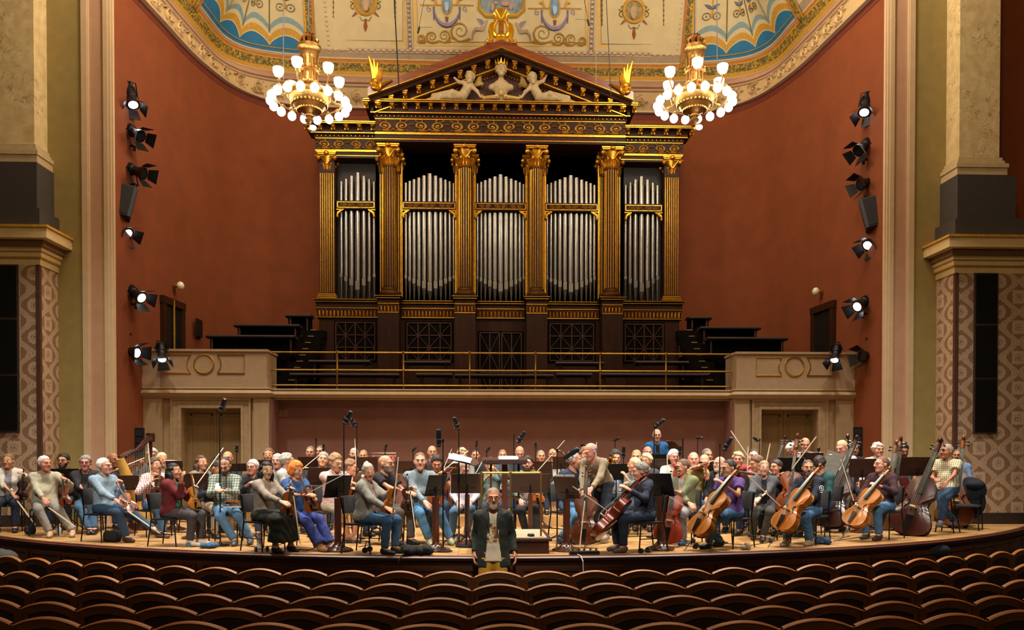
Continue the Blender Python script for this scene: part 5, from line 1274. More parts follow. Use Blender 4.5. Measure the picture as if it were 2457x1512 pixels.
        cloth('shirt', skirted(pr + ([Cone((sx * .06, -.01, hz - .12), (sx * .06, -.01, hz + .05), .142 * g, .115 * g, (1, 1.08, 1)) for sx in (-1, 1)] if stand else []), .045, hz - (.105 if stand else .08)), pr + [Cone((0, 0, hz - .16), (0, 0, hz), .17, .17)], mt(top[2]), h)
        pr = torso(.024 if not stand else .018) + arms(.018 if not stand else .012, 1.0, .95)
        low = hz - (.18 if stand else .06)
        if stand: pr += [Cone((sx * .07, .0, hz - .18), (sx * .066, .0, hz + .08), .154 * g, .125 * g, (1, 1.08, 1)) for sx in (-1, 1)]
        else: pr += [Cone((sx * .07, .02, hz + .01), (sx * .085, -.06, hz + .01), .118 * g, .108 * g) for sx in (-1, 1)]
        base = skirted(pr, .045 if not stand else .03, low); wdt = top[3] if len(top) > 3 else .06
        def f2(P, base=base):
            d = base(P); q = (P - np.array((0, 0, hz))) @ T
            open_ = np.maximum(np.abs(q[:, 0]) - wdt * (1.0 - .25 * np.clip(q[:, 2] / .4, 0, 1)), q[:, 1] + .03)
            return np.maximum(d, -open_)
        o = cloth('jacket', f2, pr, mt(top[1]), h)
        if kd == 'jacket':
            cb = MB()
            for sx in (-1, 1): cb.tube([tp(sx * .062, .045, .555), tp(sx * .075, -.04, .53), tp(sx * .065, -.115, .43), tp(sx * .05, -.13, .26)], [.016, .02, .022, .006], 6)
            cb.build('lapel', mt(top[1]), ob)
    if top[0] in ('long', 'short') and len(top) > 2 and top[2] == 'collar':
        cb = MB()
        for sx in (-1, 1): cb.tube([tp(0, .062, .565), tp(sx * .058, .02, .56), tp(sx * .045, -.05, .535), tp(sx * .03, -.085, .495)], [.013, .014, .016, .008], 6)
        cb.build('collar', mt(top[1]), ob)
    kb = bot[0]; bm = mt(bot[1])
    if kb in ('trousers', 'wide', 'shorts'):
        pr = legs(.010, .95 if kb != 'shorts' else .12, .050 if kb == 'trousers' else (.085 if kb == 'wide' else .075))
        f3 = blend(pr, .04); cloth('trousers', lambda P: smax(f3(P) + wr_(P), P[:, 2] - (hz + (.10 if not stand else -.05 if kd == 'jacket' else .04)), .02), pr, bm, h)
    else:
        kn = (knL + knR) / 2; an = (anL + anR) / 2; pr = legs(.016, .05)[:2]
        for hp_, k_, a_ in ((hpL, knL, anL), (hpR, knR, anR)): pr += [Cone(hp_, k_, .11, .10), Cone(k_, k_ + (a_ - k_) * .8, .10, .12, cut=True)]
        pr += [Cone((0, -.05, hz), kn, .12, .11), Cone(kn, kn + (an - kn) * .8, .11, .13, cut=True)]
        f3 = blend(pr, .06); cloth('skirt', lambda P: smax(f3(P) + wr_(P) * 1.6, P[:, 2] - (hz + .10), .02), pr, bm, h)
    sm = M(shoe, .5, name='shoe_' + shoe)
    for an, kn in ((anL, knL), (anR, knR)):
        d = an - kn; fw = np.array((d[0] * .3, -1, 0)); fw /= np.linalg.norm(fw); z0 = an[2] - .085; pr = [Cone(an + fw * -.03 + np.array((0, 0, -.03)), an + fw * .06 + np.array((0, 0, -.045)), .045, .042), Cone(an + fw * .06 + np.array((0, 0, -.045)), an + fw * .15 + np.array((0, 0, -.055)), .042, .034), Cone(an + np.array((0, 0, .0)), an + np.array((0, 0, -.04)), .044, .046)]
        f4 = blend(pr, .03); cloth('shoe', lambda P: smax(f4(P), (an[2] - .083) - P[:, 2], .008), pr, sm, .016 if h < .024 else .022)
    if hair and hair[0] != 'bald':
        V, Q = hair_mesh(hair[0], hh + .001); o = put('hair', np_mesh('hair', [(HT(V), Q, 0)], [M(hc, .65, var=.3, scale=60, name='hair_' + hc, bump=.6)]), ob)
    if beard:
        V, Q = beard_mesh(hh); put('beard', np_mesh('beard', [(HT(V), Q, 0)], [M(beard, .85, var=.3, scale=80, name='beard_' + beard, bump=.6)]), ob)
    if glasses:
        gb = MB()
        for sx in (-1, 1):
            gb.tube([(sx * .032 + .0235 * math.cos(t), -.106 + .012 * (abs(sx * .032 + .0235 * math.cos(t)) / .055) ** 2, .007 + .0185 * math.sin(t)) for t in np.linspace(0, 2 * pi, 14, endpoint=False)], .0026 if glasses != 'thin' else .0014, 5, closed=True)
            gb.tube([(sx * .055, -.094, .012), (sx * .079, -.03, .012), (sx * .082, .02, .006)], .0022, 4)
        gb.tube([(-.010, -.107, .010), (.010, -.107, .010)], .0022, 4)
        gb.v = [tuple(v) for v in HT(gb.v)]; gb.build('glasses', M('16120f' if glasses != 'thin' else '6a6258', .3, name='glasses_' + glasses), ob)
    info = dict(ob=ob, org=org_, s=s, yaw=yaw, fl=fl, w=w, wrL=wrL, wrR=wrR, hz=hz)
    def world(p): return Vector(org_ + Rz @ np.array(p) * s)
    info['world'] = world; PEOPLE[key] = info
    if chair and not stand: CHAIRS.append((world((0, .03, 0)), R(yaw), s, stool, lab))
    return info
# ================================================================ instruments
HWT = [(0, .0), (.012, .17), (.035, .30), (.08, .42), (.15, .485), (.22, .50), (.30, .475), (.36, .415), (.40, .375), (.425, .385), (.44, .345), (.50, .275), (.56, .262), (.62, .275), (.67, .325), (.685, .36), (.70, .345), (.75, .375), (.82, .40), (.89, .385), (.94, .33), (.975, .22), (.99, .13), (1, .05)]
VMESH = {}
VARN = {}
def varnish(c):
    if c in VARN: return VARN[c]
    k = [int(c[i:i + 2], 16) for i in (0, 2, 4)]; d = ''.join('%02x' % int(v * .68) for v in k)
    c2 = ''.join('%02x' % int(v * .9) for v in k); VARN[c] = WOOD(d, c2, .3, 1.2, (1, 1, .12), 'varnish_' + c, .35); return VARN[c]
EBONY = M('0c0a09', .3, name='ebony'); BRIDGE = M('d2b078', .5, name='maple_bridge'); STRG = M('b8b4a8', .3, .7, name='strings')
VP = {'violin': (.356, .21, .031, .012, .135, .10, 0), 'viola': (.41, .245, .037, .014, .15, .115, 0), 'cello': (.755, .44, .115, .028, .29, .19, .34), 'bass': (1.11, .67, .20, .045, .46, .27, .16)}
def viol_meshes(kind):
    if kind in VMESH: return VMESH[kind]
    L, W, rib, archh, nk, scr, pin = VP[kind]; out = []
    hw = [(t * L, v * W) for t, v in HWT]; outl = [(x, z) for z, x in hw] + [(-x, z) for z, x in hw[::-1][1:]]
    if kind == 'bass':                              # sloping shoulders
        outl = []
        for z, x in hw:
            t = z / L; outl.append((x * (1 if t < .72 else .98 - (t - .72) * 1.9 if t < .97 else .4), z))
        outl = outl + [(-x, z) for x, z in outl[::-1][1:]]
    b = MB(); n = len(outl); cz = L * .45
    def ringp(f, y): return [(x * f, y, cz + (z - cz) * (f if f < .97 else f)) for x, z in outl]
    rows = [ringp(.02, rib / 2 + archh), ringp(.4, rib / 2 + archh * .9), ringp(.75, rib / 2 + archh * .5), ringp(.93, rib / 2 + archh * .1), ringp(1.03, rib / 2), ringp(1.03, rib / 2 - .004), ringp(.985, rib / 2 - .004), ringp(.985, -rib / 2 + .004), ringp(1.03, -rib / 2 + .004), ringp(1.03, -rib / 2), ringp(.93, -rib / 2 - archh * .1), ringp(.75, -rib / 2 - archh * .5), ringp(.4, -rib / 2 - archh * .9), ringp(.02, -rib / 2 - archh)]
    b.grid(rows, 0, True); out.append(('body', b.mesh('body', None, True, 50), 'v'))
    yt = -rib / 2 - archh
    f = MB()
    for sx in (-1, 1):
        sp = [(sx * W * (.18 + .045 * math.sin(t * 2 * pi)) , L * (.36 + .20 * t)) for t in np.linspace(0, 1, 9)]
        f.tube([(x, -rib / 2 - archh * (1.12 - 2.2 * abs(x) / W), z) for x, z in sp], [.012 * W / .21 * .6] + [.0045 * W / .21] * 7 + [.012 * W / .21 * .6], 5)
    out.append(('f_holes', f.mesh('f_holes', None), EBONY))
    nw = W * .075; nb = MB(); nb.bar((0, -rib / 2 - .003, L * .97), (0, -rib / 2 + .002, L + nk), nw * 1.5, nw * 1.1, 0, (0, 1, 0)); out.append(('neck', nb.mesh('neck', None, False), 'v'))
    fb = MB(); y0, y1 = yt - archh * .9 - .004, -rib / 2 - nw * .8
    a, c = L * .68, L + nk
    fb.add([(-nw * 1.1, y0, a), (nw * 1.1, y0, a), (nw * .75, y1, c), (-nw * .75, y1, c), (-nw * 1.1, y0 + nw * .5, a), (nw * 1.1, y0 + nw * .5, a), (nw * .75, y1 + nw * .5, c), (-nw * .75, y1 + nw * .5, c)], [(3, 2, 1, 0), (4, 5, 6, 7), (0, 1, 5, 4), (1, 2, 6, 5), (2, 3, 7, 6), (3, 0, 4, 7)])
    out.append(('fingerboard', fb.mesh('fingerboard', None, False), EBONY))
    s = MB(); zs = L + nk; k = scr
    s.tube([(0, -rib / 2 - nw * .2, zs - .01), (0, -rib / 2 + k * .05, zs + k * .45), (0, -rib / 2 + k * .12, zs + k * .72)], [nw * .95, nw * .85, nw * .65], 8)
    s.tube([(0, -rib / 2 + k * (.06 + (.20 - .14 * t) * math.sin(1.1 + t * 6.5)), zs + k * (.84 + (.20 - .14 * t) * math.cos(1.1 + t * 6.5) * .9)) for t in np.linspace(0, 1, 14)], [nw * (.75 - .25 * t) for t in np.linspace(0, 1, 14)], 7)
    out.append(('scroll', s.mesh('scroll', None), 'v'))
    for i in range(4):
        p = MB(); sx = 1 if i % 2 else -1; z = zs + k * (.12 + .13 * i); p.tube([(0, -rib / 2 + k * .02, z), (sx * nw * 1.6, -rib / 2 + k * .02, z)], nw * .2, 6); p.ell((sx * nw * 1.9, -rib / 2 + k * .02, z), (nw * .5, nw * .2, nw * .42), 8, 5); out.append(('peg', p.mesh('peg', None), EBONY))
    br = MB(); hb = archh + W * .14; br.add([(x, -rib / 2 - archh - y * hb * .9 + .002, L * .44 + o) for o in (-.004 * W / .21, .004 * W / .21) for x, y in ((-.09 * W, 0), (.09 * W, 0), (.10 * W, .5), (.07 * W, .95), (0, 1.05), (-.07 * W, .95), (-.10 * W, .5))], [(0, 1, 2, 3, 4, 5, 6), (13, 12, 11, 10, 9, 8, 7)] + [(i, 7 + i, 7 + (i + 1) % 7, (i + 1) % 7) for i in range(7)]); out.append(('bridge', br.mesh('bridge', None, False), BRIDGE))
    tb = yt - hb * .35
    t = MB(); t.add([(-.04 * W, yt - .003, .02 * L), (.04 * W, yt - .003, .02 * L), (.10 * W, tb, .30 * L), (-.10 * W, tb, .30 * L), (-.04 * W, yt + .006, .02 * L), (.04 * W, yt + .006, .02 * L), (.10 * W, tb + .01, .30 * L), (-.10 * W, tb + .01, .30 * L)], [(3, 2, 1, 0), (4, 5, 6, 7), (0, 1, 5, 4), (1, 2, 6, 5), (2, 3, 7, 6), (3, 0, 4, 7)]); out.append(('tailpiece', t.mesh('tailpiece', None, False), EBONY))
    ybr = -rib / 2 - archh - hb * .9
    for i in range(4):
        x = (i - 1.5); st = MB(); r_ = .0012 if kind in ('violin', 'viola') else .003 if kind == 'cello' else .0045
        st.tube([(x * .04 * W, tb, .30 * L), (x * .045 * W, ybr, .44 * L), (x * nw * .35, y1 - .002, zs)], r_, 4); out.append(('string', st.mesh('string', None), STRG))
    if pin:
        p = MB(); p.tube([(0, 0, .0), (0, 0, -pin)], .006 if kind == 'cello' else .009, 6); p.lathe([(.02, -.03), (.025, 0)], 8); out.append(('endpin', p.mesh('endpin', None), M('6a6a6c', .3, .8, name='steel')))
    else:
        p = MB(); p.ell((W * .24, yt + .0, L * .06), (W * .16, .012, L * .07), 10, 6); out.append(('chin_rest', p.mesh('chin_rest', None), EBONY))
    for _, me, m in out:
        me.materials.clear(); me.materials.append(None if m == 'v' else m)
    VMESH[kind] = out; return out
KINDN = {'violin': 'violin', 'viola': 'viola', 'cello': 'cello', 'bass': 'double_bass'}
def viol(kind, bottom, top, face, col, lab, group=None, s=1.0, pinscale=None):
    bottom, top, face = Vector(bottom), Vector(top), Vector(face); z = (top - bottom).normalized(); y = -(face - z * face.dot(z)).normalized(); x = y.cross(z)
    r = empty(KINDN[kind]); r.matrix_world = basis(bottom, x, y, z) @ Matrix.Scale(s, 4); tag(r, lab, KINDN[kind].replace('_', ' '), group)
    for nm, me, m in viol_meshes(kind):
        o = put(nm, me, r)
        if m == 'v': o.material_slots[0].link = 'OBJECT'; o.material_slots[0].material = varnish(col)
        if nm == 'endpin' and pinscale is not None: o.scale = (1, 1, pinscale)
    return r
BOWW = M('7a4a24', .35, name='bow_stick'); BOWP = M('c8a878', .4, name='pale_bow_stick'); BHAIR = M('e6dcc4', .5, name='bow_hair')
BOWM = []
def bow(a, b, lab, pale=True, side=(0, -1, 0), s=None):
    """frog at a, tip towards b"""
    a, b = Vector(a), Vector(b); L = .74
    if not BOWM:
        q = MB(); q.tube([(0, 0, 0), (0, .006, L * .35), (0, .007, L * .6), (0, 0, L * .97), (0, -.018, L)], [.0062, .0058, .005, .004, .006], 6); BOWM.append(('stick', q.mesh('stick', None)))
        q = MB(); q.bb(-.006, .006, -.020, -.017, .05, L * .99); BOWM.append(('hair_ribbon', q.mesh('hair_ribbon', BHAIR, False)))
        q = MB(); q.bb(-.007, .007, -.020, .0, .02, .07); BOWM.append(('frog', q.mesh('frog', EBONY, False)))
        BOWM[0][1].materials.clear(); BOWM[0][1].materials.append(None)
    z = (b - a).normalized(); sd = Vector(side); y = -(sd - z * sd.dot(z)).normalized(); x = y.cross(z); r = empty('bow'); r.matrix_world = basis(a, x, y, z) @ Matrix.Scale(s or 1, 4); tag(r, lab, 'bow', 'string players’ bows')
    for nm, me in BOWM:
        o = put(nm, me, r)
        if nm == 'stick': o.material_slots[0].link = 'OBJECT'; o.material_slots[0].material = BOWP if pale else BOWW
    return r
# ---------------------------------------------------------------- furniture of the stage
def chair_meshes():
    o = []; q = MB(); q.bb(-.215, .215, -.23, .20, .43, .455); q.ell((0, -.015, .452), (.215, .21, .028), 16, 6); o.append(('seat', q.mesh('seat', M('17171a', .75, name='chair_fabric'), True, 60)))
    q = MB(); P_ = [[(x, .235 + .05 * (1 - (x / .2) ** 2) + (z - .6) * .18 + d, z) for x in np.linspace(-.2, .2, 9)] for d, z in ((-.012, .60), (-.014, .84), (.0, .86), (.012, .84), (.012, .60), (0, .59), (-.012, .60))]; q.grid(P_); o.append(('backrest', q.mesh('backrest', M('141416', .6, name='chair_back'), True, 60)))
    for sx in (-1, 1):
        q = MB(); q.tube([(sx * .20, -.20, .43), (sx * .215, -.24, 0)], .011, 6); o.append(('leg', q.mesh('leg', SPB)))
        q = MB(); q.tube([(sx * .20, .24, .84), (sx * .20, .20, .45), (sx * .215, .26, 0)], .011, 6); o.append(('leg', q.mesh('leg', SPB)))
        q = MB(); q.tube([(sx * .208, -.22, .2), (sx * .208, .23, .2)], .008, 5); o.append(('stretcher', q.mesh('stretcher', SPB)))
    return o
CHM = chair_meshes()
def chair(loc, rz, s, lab, stool=0, group='black orchestra chairs'):
    r = empty('orchestra_chair' if not stool else 'bass_stool', loc, rz); r.scale = (s, s, s); tag(r, lab, 'chair' if not stool else 'stool', group)
    if stool:
        q = MB(); h_ = .44 + stool; q.lathe([(.16, h_ - .05), (.175, h_ - .03), (.17, h_ + .0), (.02, h_ + .01)], 16); q.build('seat', M('17171a', .75, name='chair_fabric'), r)
        for k in range(4):
            an = pi / 4 + k * pi / 2; q = MB(); q.tube([(.10 * math.cos(an), .10 * math.sin(an), h_ - .05), (.22 * math.cos(an), .22 * math.sin(an), 0)], .012, 6); q.build('leg', SPB, r)
        q = MB(); q.tube([(.18 * math.cos(t), .18 * math.sin(t), .25) for t in np.linspace(0, 2 * pi, 16, endpoint=False)], .008, 5, closed=True); q.build('foot_ring', M('7a7a7c', .3, .8, name='chrome'), r); return r
    for nm, me in CHM: put(nm, me, r)
    return r
DESKW = WOOD('281209', '3c1c0e', .5, 1.5, (.2, 1, 1), 'desk_wood', .15); POSTW = WOOD('3e1e10', '5a2e18', .35, 1.5, name='post_wood'); SHEET = M('d9d6cc', .8, name='sheet_paper')
def stand(px0, px1, pyt, pyb, w, lab, yaw=0, wood=True, tilt=18, sheets=False, post='wood', floor=None, pyfoot=None):
    """music stand whose desk shows between px0..px1, pyt..pyb"""
    fl = ZS if floor is None else floor
    c = aw((px0 + px1) / 2, (pyt + pyb) / 2, w); wd_ = abs(px1 - px0) * w / F / max(.45, abs(math.cos(R(yaw)))); hg = abs(pyb - pyt) * w / F / math.cos(R(tilt))
    r = empty('music_stand', (c.x, c.y, fl), R(yaw)); tag(r, lab, 'music stand', 'orchestra music stands'); hz = c.z - fl
    m = Matrix.Translation((0, 0, hz)) @ Matrix.Rotation(R(tilt), 4, 'X')
    # local: desk back faces -y (towards the audience)
    q = MB(); q.box((0, 0, 0), (wd_, .014, hg), 0, m); q.box((0, .03, -hg / 2 + .01), (wd_, .06, .014), 0, m); q.box((0, -.012, -hg * .28), (wd_ * .55, .014, .03), 0, m); q.build('desk', DESKW if wood else BLACK, r, False)
    if sheets:
        q = MB(); q.box((-wd_ * .23, .012, .02), (wd_ * .42, .004, hg * 1.02), 0, m); q.box((wd_ * .23, .014, .02), (wd_ * .42, .004, hg * 1.02), 0, m); q.build('sheet', SHEET, r, False)
    if post == 'wood':
        q = MB(); q.bb(-.036, .036, -.03, .04, .05, hz * .82); q.build('post', POSTW, r, False)
        q = MB(); q.tube([(0, 0, hz * .8), (0, 0, hz - .02)], .013, 8); q.build('rod', SPB, r)
        q = MB(); q.lathe([(.20, 0), (.205, .02), (.18, .035), (.10, .06), (.06, .10), (.05, .12)], 20); q.build('base', WOOD('2a140c', '3e2012', .15, 1.5, name='turned_base', coat=.8), r)
    else:
        q = MB(); q.tube([(0, .01, .25), (0, .01, hz - .02)], .012, 8); q.build('post', SPB, r)
        for k in range(3):
            an = .5 + k * 2 * pi / 3; q = MB(); q.tube([(0, .01, .28), (.3 * math.cos(an), .3 * math.sin(an), .012)], .010, 6); q.build('leg', SPB, r)
    return r
MICB = M('1b1e24', .4, .3, name='microphone_body')
def mic_stand(px, pyt, w, lab, pyb=None, boom=None, mic=(.25, .5), msize=1.0, floor=None, base='round', dy=0):
    """vertical pole at px topping out at pyt; boom = (px, py) of the microphone when it hangs off to a side"""
    fl = ZS if floor is None else floor; t = aw(px, pyt, w); r = empty('microphone_stand', (t.x, t.y, fl)); tag(r, lab, 'microphone stand', 'microphone stands on stage'); H = t.z - fl
    q = MB(); q.tube([(0, 0, .02), (0, 0, H * .55), (0, 0, H)], [.011, .011, .008], 8); q.lathe([(.018, H * .55 - .05), (.018, H * .55 + .02)], 8); q.build('pole', SPB, r)
    if base == 'round':
        q = MB(); q.lathe([(.13, 0), (.13, .015), (.03, .03), (.014, .06)], 16); q.build('base', SPB, r)
    else:
        for k in range(3):
            an = .4 + k * 2 * pi / 3; q = MB(); q.tube([(0, 0, .16), (.30 * math.cos(an), .30 * math.sin(an), .014)], .011, 6); q.build('leg', M('1c2630', .35, .4, name='tripod_steel'), r)
    e = Vector((0, 0, H))
    if boom:
        e = aw(boom[0], boom[1], w + dy) - Vector((t.x, t.y, fl)); q = MB(); q.tube([Vector((0, 0, H)) - (e - Vector((0, 0, H))) * .3, e], .007, 6); q.lathe([(.016, H - .02), (.016, H + .03)], 8); q.build('boom', SPB, r)
    x, y, z = frame_of((mic[0], -.25, mic[1])); m = basis(e, x, y, z) @ Matrix.Scale(msize * .78, 4)
    q = MB(); q.lathe([(.018, -.06), (.03, -.05), (.032, .05), (.036, .055), (.036, .15), (.028, .17), (.01, .175)], 12, xf=m); mo = q.build('microphone', MICB, r)
    q = MB(); q.tube([m @ Vector((.055 * math.cos(t_), .055 * math.sin(t_), -.02)) for t_ in np.linspace(0, 2 * pi, 12, endpoint=False)], .005, 4, closed=True); q.tube([m @ Vector((.055 * math.cos(t_), .055 * math.sin(t_), .05)) for t_ in np.linspace(0, 2 * pi, 12, endpoint=False)], .005, 4, closed=True); q.build('shock_mount', SPB, mo)
    return r
# ================================================================ the musicians
JE = '466c90'; JD = '2e4a68'; NAVY = '232a3c'; BLK = '15151a'
def pw(t): return aw(*t)
def vio(b, t, face, col, lab, kind='violin', s=.94, grp='violins and violas', **k): return viol(kind, pw(b), pw(t), face, col, lab, grp, s, **k)
def bw(a, b, lab, pale=True): return bow(pw(a), pw(b), lab, pale)
def playing(key, col, lab, blab, kind='violin'):
    p = PEOPLE[key]; W_ = p['world']; z = p['hz']; b, t = W_((.07, -.09, z + .525)), W_((.30, -.58, z + .60)); up = W_((-.35, .1, z + 1.4)) - W_((0, 0, z + .5))
    viol(kind, b, t, up, col, lab, 'violins and violas', .94)
    a = W_(p['wrR']) + Vector((0, 0, .02)); m = b + (t - b) * .38 + Vector((0, 0, .05)); bow(a, m + (m - a), blab)
PLAY = dict(L=('l', .27, -.46, 1.09), Rr=('l', -.16, -.36, 1.02), palms=((0, 0, 1), (0, 0, -1)), curl=(.9, .6), elbows=((.3, -.3, -1), (-1, .2, -.5)))
LONGH = dict(fem=True)
Pn = person
# ---- first violins, left
Pn('p1', 'woman in white cardigan and grey top at the far left edge', 20, 1107, 14.0, 25, 5, top=('cardigan', 'ded8ca', '8b8d94'), bot=('trousers', '1d2940'), hair=('tight', '7d6040'), fem=True, L=(57, 1140, -.25), Rr=(40, 1198, -.3))
vio((50, 1200, 13.75), (58, 1118, 13.8), (.2, -1, .1), '3a1a10', 'dark violin upright on the lap of the woman in white cardigan'); bw((38, 1196, 13.7), (92, 1268, 13.4), 'bow of the woman in white cardigan, pointing down')
Pn('p2', 'white-haired man in pale beige shirt and grey trousers, looking aside', 107, 1113, 13.2, 22, 62, top=('long', 'c3bda2', 'collar'), bot=('trousers', '97928a'), hair=('short', 'd9d8d4'), skinc='c98b76', girth=1.25, L=(160, 1153, -.15), Rr=(113, 1215, -.35), feet=((172, -.25), (118, -.35)), shoe='b09a7c', h=.018)
vio((158, 1215, 12.9), (149, 1126, 13.0), (.1, -1, .1), '8e4318', 'violin held upright on the knee by the man in pale beige'); bw((112, 1214, 12.75), (190, 1270, 12.5), 'bow of the man in pale beige, pointing to the stage edge')
Pn('p3', 'dark-haired bearded man with glasses behind a stand at far left', 152, 1107, 14.6, 15, 5, top=('long', '2a2a2c'), hair=('thick', '2c2018'), beard='3a2a20', glasses='thick', h=.028)
Pn('p4', 'grey-haired man in charcoal blazer and jeans, hands in lap', 205, 1112, 13.8, 15, 18, top=('jacket', '2b2b2e', '3a3b48', .07), bot=('trousers', JE), hair=('thick', '8f8d88'), skinc='c8877a', glasses='thick', girth=1.1, L=(222, 1187, -.35), Rr=(212, 1190, -.35), feet=((226, -.4), (214, -.42)), h=.019)
Pn('p5', 'white-haired man in light blue shirt facing right, legs crossed', 250, 1119, 12.3, 62, 80, lean=-4, top=('long', '8fa9bd', 'collar'), bot=('trousers', JD), hair=('short', 'e2e0da'), skinc='c99079', glasses='thin', L=(291, 1163, -.05), Rr=(300, 1220, -.3), feet=((378, -.05, .08), (302, -.2)), h=.018, shoe='3a2a22')
vio((322, 1228, 12.0), (273, 1150, 12.1), (.45, -.9, .3), 'a24e1a', 'violin slanting across the man in light blue shirt'); bw((298, 1220, 11.95), (394, 1287, 11.9), 'bow of the man in light blue, reaching the floor')
Pn('p6', 'bald dark-skinned man in blue shirt playing violin', 272, 1105, 14.6, 50, 60, top=('long', '6f87a8'), hair=('bald', '2a2018'), skinc='9a6142', glasses='thin', h=.026, **PLAY)
playing('p6', '8a431a', 'violin being played by the bald man in blue', 'bow raised by the bald man in blue shirt')
Pn('p7', 'short-haired woman in pink plaid shirt holding her bow upright', 372, 1117, 13.1, 45, 60, top=('long', PLAID('a05a62', 'd8b4ae', 'efe2dc', 60)), bot=('trousers', JE), hair=('thick', '4a3a30'), fem=True, Rr=(361, 1158, -.25), L=(383, 1150, -.2), feet=((378, -.2), (392, -.3)), h=.019, shoe='5a4a44')
bw((365, 1172, 12.8), (356, 1062, 12.8), 'bow held upright by the woman in pink plaid'); vio((375, 1190, 12.85), (386, 1118, 12.9), (.5, -.8, .1), '6a3216', 'violin held against the woman in pink plaid')
Pn('p8', 'smiling blonde woman behind the woman in pink plaid', 389, 1104, 14.5, 30, 45, top=('long', 'c9b8a0'), hair=('tight', 'd9bd88'), fem=True, h=.027)
Pn('p8b', 'grey-haired player half hidden behind the harp', 366, 1095, 15.4, 20, 20, top=('long', '55504c'), hair=('curly', 'a09a8e'), h=.03)
Pn('p9', 'black-haired woman in dark red cardigan, hand raised to her face', 418, 1131, 11.7, 80, 85, top=('cardigan', '6e1520', '3f9a72', .075), bot=('trousers', '4a4648'), hair=('long', '0d0b0d'), fem=True, Rr=(436, 1156, -.2), L=(464, 1176, .1), shoe='c9c4bc', h=.018, elbows=(None, (.2, -.6, -1)), girth=1.1)
vio((467, 1222, 11.65), (459, 1132, 11.75), (.85, -.5, .1), 'c2761e', 'orange violin held upright by the woman in dark red'); bw((470, 1168, 11.9), (536, 1076, 12.2), 'brown bow rising behind the woman in dark red', False)
Pn('p10', 'smiling woman with long brown hair beyond the woman in dark red', 484, 1111, 13.7, 60, 55, top=('long', '7b7a74'), hair=('long', '4a2f20'), fem=True, h=.024)
Pn('p11', 'bald man with glasses behind the man with the phone', 546, 1101, 15.2, 10, 5, top=('long', '3a3c44'), hair=('bald', '4a4038'), glasses='thick', h=.028)
Pn('p12', 'player in dark blue sweater bent over behind the phone user', 522, 1124, 12.9, 40, 70, hp=25, lean=18, top=('long', '232b36'), bot=('trousers', 'b3a084'), hair=('short', '2a2018'), h=.022, L=(520, 1178, -.1), Rr=(505, 1180, -.2))
Pn('p13', 'man in grey plaid shirt looking down at his phone', 539, 1118, 12.0, 8, 5, hp=28, top=('long', PLAID('4a5850', '717e74', '9aa294', 48), 'collar'), bot=('trousers', '5b87b0'), hair=('receding', '3b332d'), skinc='c08c72', L=(540, 1178, -.35), Rr=(519, 1179, -.35), feet=((600, -.15), (562, -.35)), shoe='3c4a50', h=.018, beard='5a4a40')
q = MB(); q.box((0, 0, 0), (.075, .15, .010)); o = q.build('smartphone', M('14161a', .2, name='phone_glass'), None, False); o.location = pw((523, 1168, 11.6)); o.rotation_euler = (.7, 0, .2); tag(o, 'dark smartphone held by the man in grey plaid shirt', 'smartphone')
vio((540, 1203, 11.65), (634, 1211, 11.7), (0, -.25, -1), 'b9641c', 'violin lying across the lap of the man in grey plaid'); bw((526, 1217, 11.6), (606, 1216, 11.6), 'bow lying across the lap of the man in grey plaid')
Pn('p14', 'white-haired man with glasses, hand held to his mouth', 606, 1122, 13.2, 10, -10, top=('jacket', '202228', '3c4048'), hair=('thick', 'd2cec6'), skinc='c9897a', glasses='thick', Rr=(592, 1166, -.25), h=.024)
Pn('p15', 'woman with long black hair in taupe sweater and dark skirt', 640, 1129, 11.0, 55, 35, hp=8, top=('long', 'a09384'), bot=('skirt', M('1a221e', .9, var=.6, scale=70, name='speckled_skirt')), hair=('long', '0b090a'), skinc='c29a7a', fem=True, L=(697, 1177, -.1), Rr=(674, 1204, -.3), h=.018)
vio((688, 1240, 10.75), (698, 1146, 10.85), (.55, -.85, .1), '9a4a18', 'violin held upright by the woman in taupe sweater'); bw((703, 1178, 10.6), (720, 1299, 10.5), 'bow hanging down from the woman in taupe sweater')
Pn('p16', 'brown-haired woman far behind at the maroon wall on the left', 645, 1093, 15.6, 5, 5, top=('long', '4a4440'), hair=('long', '6a4a30'), fem=True, h=.03)
Pn('p17', 'grey-haired man in light grey sweater looking at the camera', 665, 1107, 14.2, 20, 0, top=('long', 'b8b4ac', 'collar'), hair=('short', 'b5b0a8'), skinc='c48e78', head='t', h=.024)
Pn('p18', 'grey-haired man turned away beside the man in light grey sweater', 690, 1107, 13.8, 80, 110, top=('long', 'c4c6c4'), hair=('thick', '9b978e'), h=.025)
Pn('p19', 'red-haired woman with a bob in blue top and wide blue trousers', 711, 1127, 11.3, 45, 60, hp=18, top=('short', '2f5690'), bot=('wide', '37489a'), hair=('bob', 'd07426'), fem=True, L=(752, 1192, -.25), Rr=(733, 1188, -.35), feet=((790, -.2), (768, -.35)), shoe='c8a888', h=.018, girth=1.12)
vio((750, 1228, 11.0), (722, 1146, 11.0), (.3, -1, .1), 'b2622a', 'violin held by the red-haired woman in blue'); bw((730, 1188, 10.9), (800, 1152, 10.8), 'bow held out level by the red-haired woman in blue', False)
Pn('p20', 'man with glasses above the wide brown desk on the left', 745, 1087, 15.7, 0, 0, top=('long', '4c4c50'), hair=('short', '6b5a48'), glasses='thin', h=.03)
Pn('p21', 'man half hidden beside the man with glasses at the back left', 769, 1085, 16.1, 0, -10, top=('long', '3c3c3c'), hair=('short', '5a4a3c'), h=.03)
Pn('p22', 'grey-haired man in dark red jacket, head tilted back', 775, 1104, 14.6, 10, 10, hp=-8, htilt=8, top=('long', '6a1c22'), hair=('thick', '8e8d8a'), h=.025)
